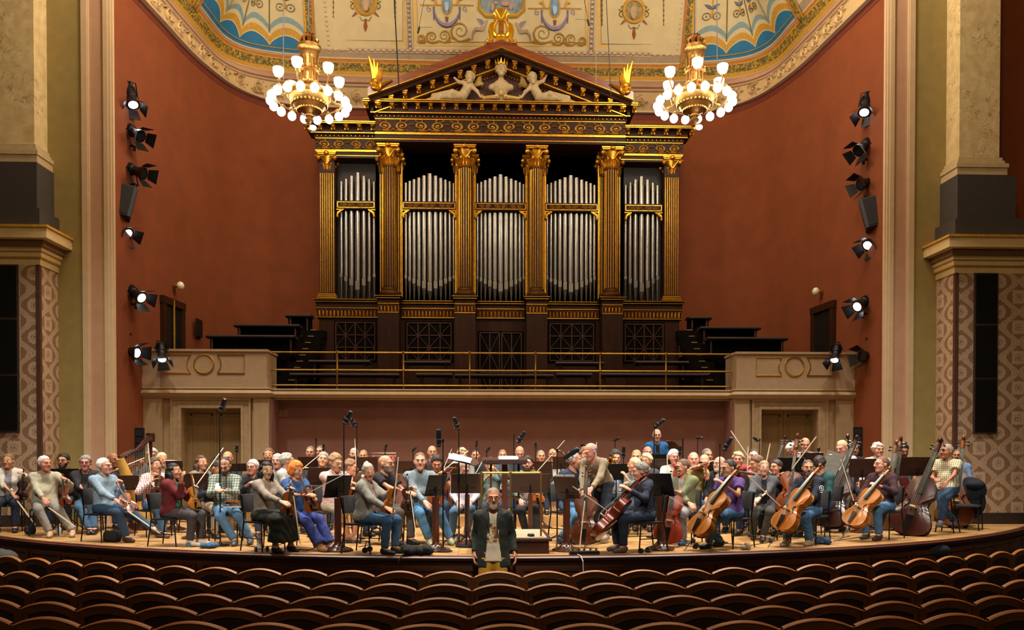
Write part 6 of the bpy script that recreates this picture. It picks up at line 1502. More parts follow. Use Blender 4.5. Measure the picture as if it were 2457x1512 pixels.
Pn('p23', 'man with glasses in pink shirt and khaki shorts looking down', 805, 1110, 12.3, 40, 50, hp=18, top=('long', 'cfa9a2', 'collar'), bot=('shorts', 'b3a384'), hair=('thick', '8a6a48'), glasses='thin', beard='a07a5a', girth=1.15, L=(852, 1165, -.15), Rr=(846, 1172, -.3), feet=((850, -.2), (835, -.2)), shoe='8a7a68', h=.018)
vio((842, 1190, 12.0), (868, 1130, 12.1), (.5, -.8, .2), '8a4a22', 'violin held by the man in pink shirt')
Pn('p24', 'short-haired player in pink checks facing right', 842, 1121, 13.2, 75, 85, hp=12, top=('long', PLAID('b07a80', 'd8b0ac', 'ead0c8', 50)), hair=('thick', '7a5638'), h=.022, L=(868, 1150, 0), Rr=(862, 1152, -.2))
bw((858, 1160, 13.0), (856, 1126, 13.0), 'brown bow beside the player in pink checks', False)  # bow model standing in for a pink flute
Pn('p25', 'grey-haired man behind the wide brown desk left of centre', 850, 1091, 15.6, 0, 10, top=('long', '504c48'), hair=('short', 'a8a49c'), h=.03)
Pn('p26', 'reddish-haired player low behind the brown desk left of centre', 872, 1095, 15.9, 0, 0, top=('long', '403c3a'), hair=('short', '9a7a5c'), h=.03)
Pn('p27', 'woman with grey hair in a bun and long grey cardigan', 884, 1133, 10.75, 68, 22, hp=10, htilt=-6, top=('cardigan', '8f8d83', 'c99a84', .05), bot=('trousers', '35618a'), hair=('bun', 'a39d92'), fem=True, L=(944, 1178, -.1), Rr=(944, 1234, -.35), shoe='1a1a1e', h=.017, girth=1.15)
vio((925, 1231, 10.5), (962, 1118, 10.6), (.75, -.65, .0), 'c4731c', 'orange violin held upright by the woman with the bun'); bw((943, 1232, 10.35), (954, 1120, 10.35), 'pale bow held upright by the woman with the bun')
Pn('p28', 'bald man with glasses in black T-shirt holding his violin', 926, 1114, 11.9, 55, 68, top=('short', BLK), bot=('trousers', '56504a'), hair=('bald', '6a5a4c'), glasses='thick', skinc='c08a6e', beard='8a7668', L=(986, 1172, -.1), Rr=(982, 1184, -.3), girth=1.2, h=.018)
vio((977, 1226, 11.6), (977, 1140, 11.65), (.5, -.9, 0), '4a2014', 'dark violin held by the bald man in black T-shirt'); bw((984, 1176, 11.5), (997, 1272, 11.5), 'bow hanging from the bald man in black T-shirt')
Pn('p29', 'short-haired man in grey-blue shirt and jeans facing the audience', 1008, 1108, 12.0, 12, 5, top=('long', '8298a2', 'collar'), bot=('trousers', '4f86b4'), hair=('short', '6b4c34'), skinc='d09a80', L=(1050, 1195, -.3), Rr=(1022, 1209, -.3), feet=((1080, -.2), (1030, -.35)), shoe='8a947a', h=.018, girth=1.12)
vio((1036, 1210, 11.6), (1082, 1132, 11.7), (.1, -1, .15), 'a2521c', 'viola leaning on the knee of the man in grey-blue shirt', 'viola')
Pn('p30', 'bald man with glasses behind a desk left of the podium', 1037, 1086, 15.5, 5, 10, top=('long', '443c3a'), hair=('bald', '6a5a4c'), glasses='thin', h=.03)
Pn('p31', 'dark-haired man in maroon T-shirt looking down at his instrument', 1048, 1112, 13.4, 5, 5, hp=24, top=('short', '7c3a48'), hair=('thick', '241c18'), h=.023, L=(1062, 1150, -.35), Rr=(1046, 1145, -.3), skinc='b8805f')
playing('p31', '8a431c', 'violin of the dark-haired man in maroon T-shirt', 'bow of the dark-haired man in maroon T-shirt')
Pn('p32', 'fair-haired player left of the conductor’s desk at the back', 1110, 1091, 15.6, 5, 25, top=('long', '9aa6a8'), hair=('curly', 'b8a484'), h=.03)
Pn('p33', 'grey-haired man bowed over behind the black desk by the podium', 1115, 1122, 12.9, 0, 15, hp=38, top=('long', PLAID('a898a8', 'c4b8c4', 'ddd4dc', 70)), bot=('trousers', JE), hair=('short', 'a9a9a6'), h=.021, feet=((1120, -.3), (1085, -.2)))
Pn('p34', 'dark-haired player behind the conductor’s desk', 1141, 1094, 15.8, 0, 0, top=('long', '2c2c30'), hair=('short', '2c221c'), h=.03)
Pn('p35', 'player with glasses in grey-green shirt behind the conductor’s desk', 1176, 1116, 13.5, 5, -5, hp=10, top=('long', '6c827c'), hair=('short', '7a5038'), glasses='thin', h=.023, L=(1196, 1135, -.25), Rr=(1165, 1150, -.3))
Pn('p36', 'brown-haired player seen above the conductor’s desk', 1206, 1094, 15.9, 0, 0, top=('long', '5a6a78'), hair=('short', '8a6a4a'), h=.03)
Pn('p37', 'bald man looking down above the right end of the conductor’s desk', 1247, 1087, 15.9, 0, 0, hp=25, top=('long', '3a4048'), hair=('bald', '4a3c30'), skinc='d09a80', h=.03)
Pn('p38', 'bearded dark-haired man with glasses in grey-green jacket by the podium', 1265, 1113, 13.2, -5, -5, top=('jacket', '7a857c', 'c8a8a0'), bot=('trousers', '2b2b30'), hair=('thick', '221a16'), beard='3c2a20', glasses='thin', skinc='cf9078', h=.021, feet=((1285, -.35), (1262, -.2)))
vio((1292, 1212, 12.8), (1278, 1112, 12.9), (-.1, -1, .1), 'c8661a', 'bright orange viola right of the podium rail', 'viola'); bw((1283, 1138, 12.9), (1334, 1080, 12.9), 'pale bow slanting up right of the podium')
Pn('p39', 'grey-haired player behind the desks right of the podium', 1298, 1096, 15.6, -5, 5, top=('long', '4a4644'), hair=('short', '8a8478'), h=.03)
Pn('p40', 'balding player with a horn right of the podium', 1326, 1092, 15.9, -5, -10, top=('long', 'c8c4bc'), hair=('ring', 'a89a88'), h=.03)
# ---- cellos, violas and basses, right
Pn('p41', 'grey-haired man in navy T-shirt and jeans turning to the bent man', 1377, 1105, 12.2, 40, 95, top=('long', '29344a'), bot=('trousers', '4d86b6'), hair=('short', 'a3a19c'), skinc='c48a70', L=(1396, 1180, .05), Rr=(1390, 1176, -.3), feet=((1352, -.15, .04), (1346, -.3)), shoe='2a3646', h=.018)
Pn('p42', 'balding man in beige sweater bending over his upright cello', 1417, 1112, 11.9, -35, -60, hp=22, lean=44, stand=True, size=.96, top=('long', '9c8b70'), bot=('trousers', '1d2433'), hair=('ring', '8f8c86'), skinc='cd8f7a', L=(1413, 1186, -.35), Rr=(1398, 1182, -.1), feet=((1455, .1), (1440, .3)), h=.018, chair=False, shoe='8a8278')
vio((1403, 1306, 11.35), (1410, 1110, 11.55), (-.35, -.95, .1), '6b3416', 'dark brown cello held upright by the bent man', 'cello', .93, 'cellos', pinscale=.2)
bw((1404, 1190, 11.2), (1392, 1300, 11.2), 'bow hanging before the upright dark brown cello')
Pn('p42b', 'brown-haired player half hidden behind the bent man', 1406, 1093, 13.8, -5, 5, top=('long', '5a4a40'), hair=('thick', '7a5638'), h=.027, Rr=(1429, 1122, -.3), elbows=(None, (-1, .2, -.3)))
Pn('p43', 'dark-haired man in denim shirt playing a trumpet', 1476, 1098, 15.0, -15, 10, hp=15, top=('long', '9db0be', 'collar'), hair=('thick', '2e2a28'), skinc='c2906e', h=.026, L=('l', .05, -.28, 1.10), Rr=('l', -.05, -.32, 1.10), curl=(1.0, 1.0))
Pn('p44', 'blonde woman in grey top in profile among the violas', 1521, 1116, 13.4, -50, -80, top=('long', '75817c'), hair=('tight', 'd2b98c'), fem=True, h=.022, L=(1506, 1150, -.1), Rr=(1500, 1165, -.2))
Pn('p45', 'fair-haired man behind the blonde woman in grey', 1527, 1098, 15.2, -10, -15, top=('long', '5a5450'), hair=('short', 'a08662'), h=.029)
Pn('p46', 'laughing blonde woman with dark glasses', 1551, 1106, 14.3, -20, -35, top=('long', '3a3e48'), hair=('curly', 'd9be8a'), fem=True, glasses='thick', h=.024)
Pn('p47', 'red-faced balding man directly below the standing percussionist', 1554, 1087, 15.9, -10, 0, top=('long', '443c3a'), hair=('ring', 'b08a6c'), skinc='d08a74', h=.03)
Pn('p48', 'grey-haired cellist in navy hoodie seen from behind in profile', 1536, 1132, 11.0, -72, -95, hp=6, lean=4, top=('hoodie', '262c44'), bot=('trousers', '22344c'), hair=('thick', '77746e'), skinc='c99280', L=(1511, 1176, -.28), Rr=(1468, 1222, .1), shoe='5a5048', h=.018, girth=1.1)
vio((1425, 1290, 10.8), (1571, 1124, 10.75), (-.72, .35, .62), '8e3318', 'red-brown cello resting against the man in navy hoodie', 'cello', .95, 'cellos'); bw((1466, 1232, 10.9), (1398, 1184, 10.7), 'bow across the cello of the man in navy hoodie', False)
Pn('p49', 'standing bald percussionist in bright blue jacket and black shirt', 1576, 1045, 16.2, 0, -5, hp=6, stand=True, top=('jacket', '1f66a8', '15171c', .085), bot=('trousers', '20242c'), hair=('bald', '7a6a5c'), glasses='thin', skinc='c99a84', h=.024, chair=False)
Pn('p50', 'white-haired man behind the cellist with the olive jacket', 1617, 1098, 14.7, -25, 5, top=('long', 'd9d6cc'), hair=('thick', 'd8d6d0'), skinc='c98874', h=.026, Rr=(1604, 1152, -.35), elbows=(None, (-1, .3, -.6)))
Pn('p51', 'brown-haired cellist with glasses in olive jacket', 1637, 1122, 12.0, -35, -75, hp=6, top=('cardigan', '7c7f58', 'bdb6b4', .06), bot=('trousers', '8f8a90'), hair=('short', '5a4232'), glasses='thick', skinc='bd8464', L=(1602, 1172, -.15), Rr=(1668, 1228, -.35), feet=((1640, -.3), (1598, -.1)), shoe='2c5a90', h=.018, girth=1.1)
vio((1600, 1302, 11.45), (1623, 1110, 11.65), (-.30, -1, .1), 'a6371a', 'red cello standing before the man in olive jacket', 'cello', .94, 'cellos', pinscale=.25); bw((1672, 1234, 11.4), (1614, 1197, 11.3), 'bow of the cellist in olive jacket')
Pn('p52', 'balding man in yellow-olive T-shirt playing viola', 1664, 1104, 13.9, -25, -10, top=('short', 'a99b5a'), hair=('ring', 'b0aaa0'), skinc='cf8f7c', h=.024, **PLAY)
playing('p52', '9a4a1c', 'viola played by the man in yellow-olive T-shirt', 'bow of the man in yellow-olive T-shirt', 'viola')
Pn('p53', 'bald player behind the desk at right of centre', 1690, 1108, 15.0, -30, -30, hp=20, top=('long', '6a8a98'), hair=('bald', '7a6a5a'), skinc='cf9f80', h=.028)
Pn('p53b', 'grey-haired man half hidden behind the bald player', 1697, 1094, 16.0, -20, 10, top=('long', '4a4a4c'), hair=('short', '77736c'), h=.03)
Pn('p54', 'bald white-bearded man with glasses beside the purple-shirted cellist', 1726, 1114, 13.7, -45, -60, top=('jacket', '17181c', 'c8ccd0'), hair=('bald', '8a8078'), beard='bdb8b0', glasses='thin', skinc='cf9880', h=.024)
Pn('p55', 'dark-haired cellist with black glasses in purple T-shirt', 1749, 1124, 11.4, -58, -78, hp=8, top=('short', '5d3a86'), bot=('trousers', '3d6c94'), hair=('short', '26201e'), glasses='thick', skinc='bd8868', L=(1738, 1163, -.3), Rr=(1690, 1215, .1), feet=((1700, -.15), (1730, .15)), shoe='121214', h=.018, girth=1.22)
vio((1668, 1284, 11.0), (1790, 1106, 11.15), (-.86, -.42, .30), 'b0691c', 'amber cello held by the man in purple T-shirt', 'cello', .95, 'cellos')
Pn('p56', 'man with curly fair hair and red shirt among the violas', 1771, 1104, 14.1, -30, -20, top=('long', 'a03038'), hair=('curly', 'b09a74'), skinc='cf9078', h=.026, Rr=(1797, 1122, -.3), elbows=(None, (-1, .2, -.3)))
Pn('p57', 'young dark-haired man in red behind the violas', 1808, 1096, 15.0, -20, -15, top=('long', 'b03a44'), hair=('short', '3a2c24'), skinc='d8a890', h=.028)
Pn('p58', 'brown-haired man looking down among the violas', 1815, 1113, 13.4, -45, -80, hp=15, top=('long', BLK), hair=('thick', '6a4c38'), h=.024)
Pn('p59', 'woman with round glasses in grey cardigan and navy shirt', 1833, 1124, 12.6, -18, -8, htilt=5, top=('cardigan', '54565c', '242c3c', .05), bot=('trousers', '3c3a36'), hair=('tight', '9a7a58'), glasses='thin', fem=True, skinc='cf9c84', L=(1815, 1205, -.35), Rr=(1805, 1208, -.35), feet=((1832, -.3), (1808, -.1)), shoe='2a2c30', h=.018)
Pn('p60', 'violist in black sweater half hidden behind the woman in grey cardigan', 1862, 1122, 13.5, -40, -60, top=('long', '14161c'), hair=('thick', '3a2c24'), h=.024, L=(1848, 1135, -.2), Rr=(1872, 1150, -.1))
vio((1846, 1150, 13.0), (1800, 1140, 13.0), (-.2, -.6, .8), '9a4418', 'viola held by the player in black sweater', 'viola')
Pn('p61', 'white-haired bassist in brown sweater behind a black desk', 1901, 1081, 14.5, -20, 25, stool=.25, top=('long', '7c6e60'), hair=('thick', 'd3d0c8'), glasses='thin', skinc='c98c74', h=.025, girth=1.15, L=(1908, 1120, -.3))
vio((1880, 1272, 14.0), (1920, 1024, 14.1), (-.5, -.8, .1), '6a3a1c', 'double bass of the white-haired man in brown sweater', 'bass', .95, 'double basses', pinscale=.3)
Pn('p62', 'bald man in grey shirt at the back by the right door', 1932, 1068, 15.9, -20, -15, hp=10, stool=.25, top=('long', 'a9aeb2', 'collar'), hair=('bald', '6a5a4c'), skinc='cf9076', h=.028)
vio((1925, 1270, 15.4), (1970, 1050, 15.5), (-.4, -.9, .1), '2e1a12', 'dark double bass of the bald man by the right door', 'bass', .9, 'double basses', pinscale=.3)
Pn('p63', 'bearded cellist in navy sweatshirt with a white emblem', 1939, 1124, 11.9, -50, -15, top=('long', '1a2336'), bot=('trousers', '3f6c94'), hair=('short', '4a3a30'), beard='5a4a40', skinc='b98262', Rr=(1884, 1216, .0), L=(1922, 1232, -.3), feet=((1945, -.25), (1888, -.3)), shoe='9a8a74', h=.018, girth=1.08)
vio((1870, 1273, 11.45), (1983, 1106, 11.55), (-.86, -.42, .30), 'b2661a', 'amber cello held by the bearded man in navy', 'cello', .95, 'cellos'); bw((1880, 1222, 11.4), (1841, 1186, 11.35), 'bow of the bearded cellist in navy')
em = MB()
pe = PEOPLE['p63']
c_ = pw((1971, 1172, 11.62)); 
em.tube([c_ + Vector((.035 * math.cos(t), .01 * math.cos(t), .038 * math.sin(t))) for t in np.linspace(0, 2 * pi, 16, endpoint=False)], .006, 5, closed=True); em.ell(c_, (.014, .008, .02), 7, 5); em.box(c_ + Vector((0, 0, -.06)), (.05, .006, .01))
for k, (dx, dz) in enumerate(((-.17, .06), (-.17, .02), (-.20, .04))): em.box(c_ + Vector((dx, .03, dz)), (.04, .006, .014))
o = em.build('emblem', M('d6d8dc', .7, name='emblem_white')); o.parent = pe['ob']; o.matrix_parent_inverse = Matrix.LocRotScale(pe['ob'].location, pe['ob'].rotation_euler, pe['ob'].scale).inverted()
Pn('p64', 'dark-haired player in teal jacket behind the bearded cellist', 1967, 1114, 13.0, -60, 150, top=('long', '1d4f55'), hair=('thick', '2a221e'), h=.023)
vio((1886, 1232, 12.9), (1908, 1082, 13.0), (-.3, -1, .1), 'a84f1c', 'orange cello behind the woman in grey cardigan', 'cello', .92, 'cellos', pinscale=.4); bw((1893, 1134, 12.8), (1944, 1066, 12.8), 'long bow slanting up behind the bearded cellist', False)
Pn('p65', 'fair-haired bassist with glasses in pale blue T-shirt reading a newspaper', 2020, 1075, 14.3, -40, -55, hp=18, stool=.25, top=('short', 'a9bcc6'), bot=('trousers', '6a6460'), hair=('short', 'c8ac80'), glasses='thin', skinc='cf9078', L=(2008, 1098, -.35), Rr=(1990, 1110, -.1), h=.022, girth=1.15)
q = MB(); q.box((0, 0, 0), (.30, .012, .42)); q.box((.0, -.012, 0), (.28, .006, .40), 1); o = q.build('newspaper', [M('5e5a52', .85, name='newsprint'), M('545048', .85, var=.2, scale=30, name='newsprint_text')], None, False); o.location = pw((1996, 1112, 13.85)); o.rotation_euler = (-.35, .35, -.6); tag(o, 'folded grey newspaper held by the fair-haired bassist', 'newspaper')
vio((1975, 1262, 13.75), (2063, 1042, 13.85), (-.6, -.75, .15), '35180f', 'dark double bass before the fair-haired bassist', 'bass', .93, 'double basses', pinscale=.3)
Pn('p66', 'bearded brown-haired man behind the fair-haired bassist', 2048, 1079, 15.4, -20, -10, stool=.2, top=('long', '16181c'), hair=('thick', '5a3a26'), beard='6a4a34', skinc='b8785a', h=.027)
vio((2010, 1250, 15.2), (2037, 1022, 15.3), (-.4, -.9, .1), '4a2414', 'double bass at the back with its scroll against the rust wall', 'bass', .92, 'double basses', pinscale=.3)
Pn('p67', 'man with curly white hair in white shirt facing the audience', 2107, 1080, 14.6, -10, 0, stool=.25, top=('long', 'cfcdc2', 'collar'), bot=('trousers', 'b0a184'), hair=('curly', 'dcdad4'), skinc='c98c72', L=(2075, 1180, -.3), Rr=(2060, 1185, -.3), h=.022)
vio((2112, 1270, 14.2), (2152, 1052, 14.35), (-.4, -.9, .1), '7a5428', 'yellowish double bass beside the man with curly white hair', 'bass', .9, 'double basses', pinscale=.3)
Pn('p68', 'cellist with glasses in maroon sweater in profile', 2115, 1115, 12.7, -55, -82, top=('long', '3c1a26'), bot=('trousers', '44749c'), hair=('short', '6a4c38'), glasses='thin', skinc='cf9078', L=(2113, 1167, -.3), Rr=(2052, 1212, .1), feet=((2110, -.3), (2080, -.1)), shoe='3a2a24', h=.018, girth=1.08)
vio((2040, 1262, 12.25), (2150, 1112, 12.35), (-.86, -.42, .30), 'b4691c', 'amber cello held by the man in maroon sweater', 'cello', .93, 'cellos'); bw((2050, 1212, 12.3), (2026, 1134, 12.3), 'bow standing up beside the cello of the man in maroon', False)
Pn('p69', 'bearded man in olive T-shirt behind the far right desks', 2167, 1082, 15.5, -15, -10, hp=18, stool=.2, top=('short', '5f6a50'), hair=('thick', '2c221c'), beard='2c221c', skinc='a87256', h=.027)
vio((2146, 1262, 14.9), (2164, 1028, 15.0), (-.5, -.85, .1), '6a241c', 'reddish double bass behind the man in maroon sweater', 'bass', .93, 'double basses', pinscale=.3)
Pn('p70', 'grey-haired bassist in yellow check shirt on a stool at far right', 2271, 1084, 13.7, -50, -75, stool=.25, top=('short', PLAID('8c8258', 'c2ba98', 'e0dcc8', 55), 'collar'), bot=('trousers', '2c4a6c'), hair=('short', '9c968c'), skinc='b97a60', L=(2268, 1162, -.35), Rr=(2245, 1150, -.1), feet=((2258, -.35, .14), (2290, .0, .14)), shoe='5a6a80', h=.018, girth=1.12)
vio((2172, 1283, 13.2), (2266, 1040, 13.3), (-.62, -.72, .12), '44190f', 'big dark brown double bass at the far right stage edge', 'bass', .95, 'double basses', pinscale=.3)
Pn('p71', 'player in blue shirt hidden behind the bassist in yellow checks', 2298, 1094, 15.0, -30, -40, stool=.2, top=('long', '7f9cc6'), bot=('trousers', JE), hair=('short', '6a5a4c'), h=.025)
vio((2286, 1262, 14.6), (2313, 1038, 14.75), (-.45, -.85, .1), '8a4a1e', 'brown double bass farthest to the right', 'bass', .93, 'double basses', pinscale=.3)
# ---- the man standing in front of the stage
def print_shirt():
    m, nt, b = newmat('printed_tshirt'); tc = N(nt, 'ShaderNodeTexCoord'); sp = N(nt, 'ShaderNodeSeparateXYZ'); nt.links.new(tc.outputs['Object'], sp.inputs[0])
    nz = N(nt, 'ShaderNodeTexNoise'); nz.inputs['Scale'].default_value = 13; nz.inputs['Detail'].default_value = 5; nt.links.new(tc.outputs['Object'], nz.inputs['Vector'])
    pr = ramp(nt, nz.outputs[0], [(.36, lin('5a3c20')), (.46, lin('9a7648')), (.54, lin('dccfb4')), (.62, lin('8a5a34'))], 'EASE')
    zz = ramp(nt, sp.outputs[2], [(0, (0, 0, 0)), (.985, (0, 0, 0)), (.99, (1, 1, 1))])
    mr = N(nt, 'ShaderNodeMapRange'); mr.inputs[1].default_value = 1.07; mr.inputs[2].default_value = 1.08; nt.links.new(sp.outputs[2], mr.inputs[0])
    mr2 = N(nt, 'ShaderNodeMapRange'); mr2.inputs[1].default_value = 1.325; mr2.inputs[2].default_value = 1.315; nt.links.new(sp.outputs[2], mr2.inputs[0])
    mu = N(nt, 'ShaderNodeMath', operation='MULTIPLY'); nt.links.new(mr.outputs[0], mu.inputs[0]); nt.links.new(mr2.outputs[0], mu.inputs[1])
    mx = N(nt, 'ShaderNodeMix', data_type='RGBA'); nt.links.new(mu.outputs[0], mx.inputs[0]); mx.inputs[6].default_value = lin('d6cbb2') + (1,); nt.links.new(pr, mx.inputs[7])
    nt.links.new(mx.outputs[2], b.inputs['Base Color']); b.inputs['Roughness'].default_value = .9; return m
Pn('p72', 'bearded man in dark green jacket and yellow trousers before the stage', 1183, 1197, 10.15, 0, 3, floor=0, stand=True, top=('jacket', '2b332d', print_shirt(), .082), bot=('trousers', 'e0a62c'), hair=('short', '86735e'), beard='a8957e', glasses='thick', skinc='b97f5e', L=(1234, 1326, .06), Rr=(1139, 1326, .06), elbows=((.1, 1, 0), (-.1, 1, 0)), palms=((-1, 0, 0), (1, 0, 0)), h=.015, chair=False, girth=1.05)
for i, (loc, rz, s, st, lab) in enumerate(CHAIRS): chair(loc, rz, s, ('black chair under the ' if not st else 'black stool under the ') + lab, st)

# winds: trumpet, horn, clarinet
def trumpet(a, b, lab):
    a, b = Vector(a), Vector(b); x, y, z = frame_of(b - a); m = basis(a, x, y, z); r = empty('trumpet'); r.matrix_world = m; tag(r, lab, 'trumpet'); bm_ = M('d0a040', .2, .95, name='lacquered_brass')
    q = MB(); q.tube([(0, 0, 0), (0, 0, .36)], .007, 8); q.lathe([(.007, .36), (.015, .42), (.03, .46), (.062, .49)], 16, caps=False); q.build('bell', bm_, r)
    q = MB(); q.tube([(0, 0, .12), (0, .06, .1), (0, .07, .2), (0, .06, .3), (0, 0, .32)], .007, 6); q.build('tuning_slide', bm_, r)
    for k in range(3): q = MB(); q.tube([(0, -.02, .17 + k * .03), (0, .09, .17 + k * .03)], .010, 8); q.build('valve', bm_, r)
W_ = PEOPLE['p43']['world']; trumpet(W_((0, -.15, 1.22)), W_((-.05, -.7, 1.14)), 'brass trumpet played by the man in denim shirt')
def horn(c, lab):
    r = empty('french_horn', c); tag(r, lab, 'french horn'); bm_ = M('c8a860', .2, .95, name='horn_brass')
    q = MB(); q.tube([(.14 * math.cos(t), -.02 * t / 6, .14 * math.sin(t)) for t in np.linspace(0, 9, 30)], .011, 7); q.build('coil', bm_, r)
    q = MB(); q.lathe([(.012, 0), (.02, .1), (.05, .18), (.13, .25), (.15, .26)], 20, caps=False, xf=Matrix.Translation((.05, 0, -.1)) @ Matrix.Rotation(2.2, 4, 'Y') @ Matrix.Rotation(.4, 4, 'X')); q.build('bell', bm_, r)
horn(pw((737, 1142, 13.6)), 'brass horn resting behind the red-haired woman'); horn(pw((1338, 1098, 15.4)), 'horn held by the balding player right of the podium')
horn(pw((1487, 1165, 14.2)), 'brass horn between the bent man and the blonde woman')
# lone bows and scrolls rising among the players
for a, b, w_, lab, pale in (((1602, 1158), (1600, 1092), 14.35, 'upright bow left of the cellist in olive jacket', True), ((1429, 1104), (1431, 1062), 13.45, 'upright bow above the bent man', True), ((1796, 1098), (1753, 1034), 13.75, 'long pale bow slanting up by the right balcony pillar', True), ((1793, 1110), (1794, 1072), 13.6, 'short upright bow tip beside the long pale bow', True), ((1838, 1110), (1847, 1064), 13.4, 'bow standing up behind the woman in grey cardigan', True), ((1062, 1130), (1084, 1078), 13.3, 'pale bow slanting up behind the man in grey-blue shirt', True), ((720, 1130), (762, 1096), 13.0, 'silvery bow slanting up behind the red-haired woman', True), ((1142, 1135), (1160, 1102), 13.0, 'bow slanting behind the black desk by the podium', True)):
    A_, B_ = pw(a + (w_,)), pw(b + (w_,)); bow(B_ - (B_ - A_).normalized() * .74, B_, lab, pale)
vio((1842, 1190, 14.0), (1880, 1066, 14.1), (-.5, -.8, .1), '3a1c12', 'dark cello neck rising behind the woman in grey cardigan', 'cello', .92, 'cellos', pinscale=.4)
# ================================================================ music stands, podium, microphones, harp, odds and ends on the floor
for a in ((124, 187, 1125, 1158, 14.1, 'dark desk between the beige-shirted man and the man in blazer', 10, False), (270, 328, 1141, 1177, 13.6, 'brown music desk beyond the man in light blue shirt', 20), (400, 437, 1105, 1128, 14.2, 'small brown desk behind the black-haired woman', 10), (437, 495, 1136, 1180, 12.7, 'dark brown desk beside the woman in dark red', 25), (516, 590, 1112, 1131, 14.4, 'reddish desk below the bald man with glasses', 5), (607, 652, 1104, 1128, 15.0, 'brown desk under the brown-haired woman at the wall', 5), (716, 763, 1096, 1128, 15.0, 'brown desk under the man with glasses at back left', 0), (740, 790, 1122, 1164, 12.9, 'tilted brown desk between the red-haired woman and pink shirt', 25), (842, 906, 1097, 1132, 15.0, 'wide reddish-brown desk left of centre at the back', 0), (950, 1024, 1106, 1136, 14.8, 'long brown desk behind the man in grey-blue shirt', 0), (1058, 1104, 1112, 1142, 14.6, 'brown desk at the back left of the podium', 0),
          (1447, 1510, 1113, 1152, 14.0, 'dark desk with pale top edge beneath the trumpeter', -5, False), (1562, 1614, 1102, 1140, 14.9, 'brown desk below the percussionist', -5), (1679, 1714, 1108, 1146, 14.4, 'brown desk right of the man in yellow-olive T-shirt', -15), (1866, 1927, 1098, 1135, 13.7, 'black desk in front of the white-haired bassist', -10, False), (1921, 1974, 1086, 1110, 15.2, 'brown desk below the bald man by the right door', -5), (1893, 1942, 1135, 1172, 13.1, 'brown desk left of the bearded cellist', -20), (2039, 2100, 1101, 1146, 13.7, 'brown desk left of the curly white-haired man', -10), (2163, 2245, 1097, 1142, 14.3, 'wide brown desk beside the far right double bass', -10), (1556, 1600, 1090, 1104, 15.7, 'small black desk in front of the percussionist', 0, False), (1274, 1324, 1107, 1150, 14.6, 'brown desk right of the bearded man at the podium', -5), (1326, 1366, 1096, 1126, 15.1, 'dark desk below the balding horn player', -5)):
    stand(*a[:6], yaw=a[6], wood=a[7] if len(a) > 7 else True, post='metal' if len(a) > 7 else 'wood')
stand(786, 836, 1141, 1194, 11.0, 'dark slanted desk on a brown post before the pink-shirted man', 42, False)
stand(1026, 1066, 1140, 1190, 11.0, 'dark slanted desk on a brown post before the grey-blue shirt', 48, False)
stand(1082, 1160, 1137, 1184, 11.9, 'broad dark desk left of the podium rail', 5, True)
stand(1225, 1320, 1137, 1183, 12.3, 'broad dark desk right of the podium rail', -5, True)
stand(1334, 1384, 1144, 1196, 11.0, 'brown desk with white sheets in front of the navy-shirted man', -38, True, 22, True)
stand(1562, 1608, 1136, 1190, 11.15, 'black slanted desk behind the cellist in navy hoodie', -48, False)
# conductor's place
pc = az(1222, 11.35, ZS); r = empty('conductor_podium', pc); tag(r, 'low dark wooden conductor podium with carpet top and brass rail', 'podium')
q = MB(); q.bb(-.52, .52, -.68, .68, 0, .17); q.build('base', WOOD('2c140b', '42200f', .35, 2, (.2, 1, 1), 'podium_wood'), r, False)
q = MB(); q.bb(-.56, .56, -.72, .72, .17, .20); q.build('platform', DESKW, r, False)
q = MB(); q.bb(-.50, .50, -.64, .66, .20, .212); q.build('carpet', M('9a8a72', .95, var=.25, scale=40, name='podium_carpet'), r, False)
for x in (-.40, 0, .42):
    q = MB(); q.lathe([(.03, .2), (.03, .215), (.014, .225), (.014, 1.08), (.024, 1.09), (.024, 1.11)], 10, c=(x, -.55, 0)); q.build('rail_post', BRASS, r)
q = MB(); q.tube([(-.40, -.55, 1.10), (.42, -.55, 1.10)], .016, 8); q.build('rail_bar', BRASS, r)
cdp = aw(1211, 1104, 12.45); r = empty('conductor_desk', (cdp.x, cdp.y, ZS)); tag(r, 'wide wooden conductor desk on a square post', 'desk'); H = cdp.z - ZS
q = MB(); q.box((0, 0, 0), (.72, .42, .022), 0, Matrix.Translation((0, .0, H)) @ Matrix.Rotation(.16, 4, 'X')); q.bb(-.34, .34, -.22, -.2, H - .07, H); q.build('top', DESKW, r, False)
q = MB(); q.bb(-.28, -.10, -.235, -.222, H - .062, H - .045); q.bb(.12, .26, -.235, -.222, H - .062, H - .045); q.build('ledge_clip', BLACK, r, False)
q = MB(); q.bb(-.045, .045, -.045, .045, .03, H - .04); q.build('post', POSTW, r, False)
for x in (-.22, .22): q = MB(); q.bb(x - .018, x + .018, -.02, .02, H * .55, H - .02); q.build('brace', POSTW, r, False)
q = MB(); q.bb(-.3, .25, -.02, .02, H * .52, H * .55); q.build('cross_rail', POSTW, r, False); q = MB(); q.bb(-.25, .25, -.25, .25, 0, .04); q.build('base', POSTW, r, False)
q = MB(); q.box((0, 0, 0), (.30, .22, .012)); q.box((.02, .01, .012), (.29, .21, .01)); o = q.build('score', SHEET, None, False); o.location = (cdp.x + .05, cdp.y + .02, cdp.z + .03); o.rotation_euler = (.16, 0, .05); tag(o, 'white score lying on the conductor desk', 'score')
sp_ = aw(1110, 1101, 11.5); r = empty('music_stand', (sp_.x, sp_.y, ZS)); tag(r, 'thin black stand tilted flat with white scores beside the conductor desk', 'music stand', 'orchestra music stands'); H = sp_.z - ZS
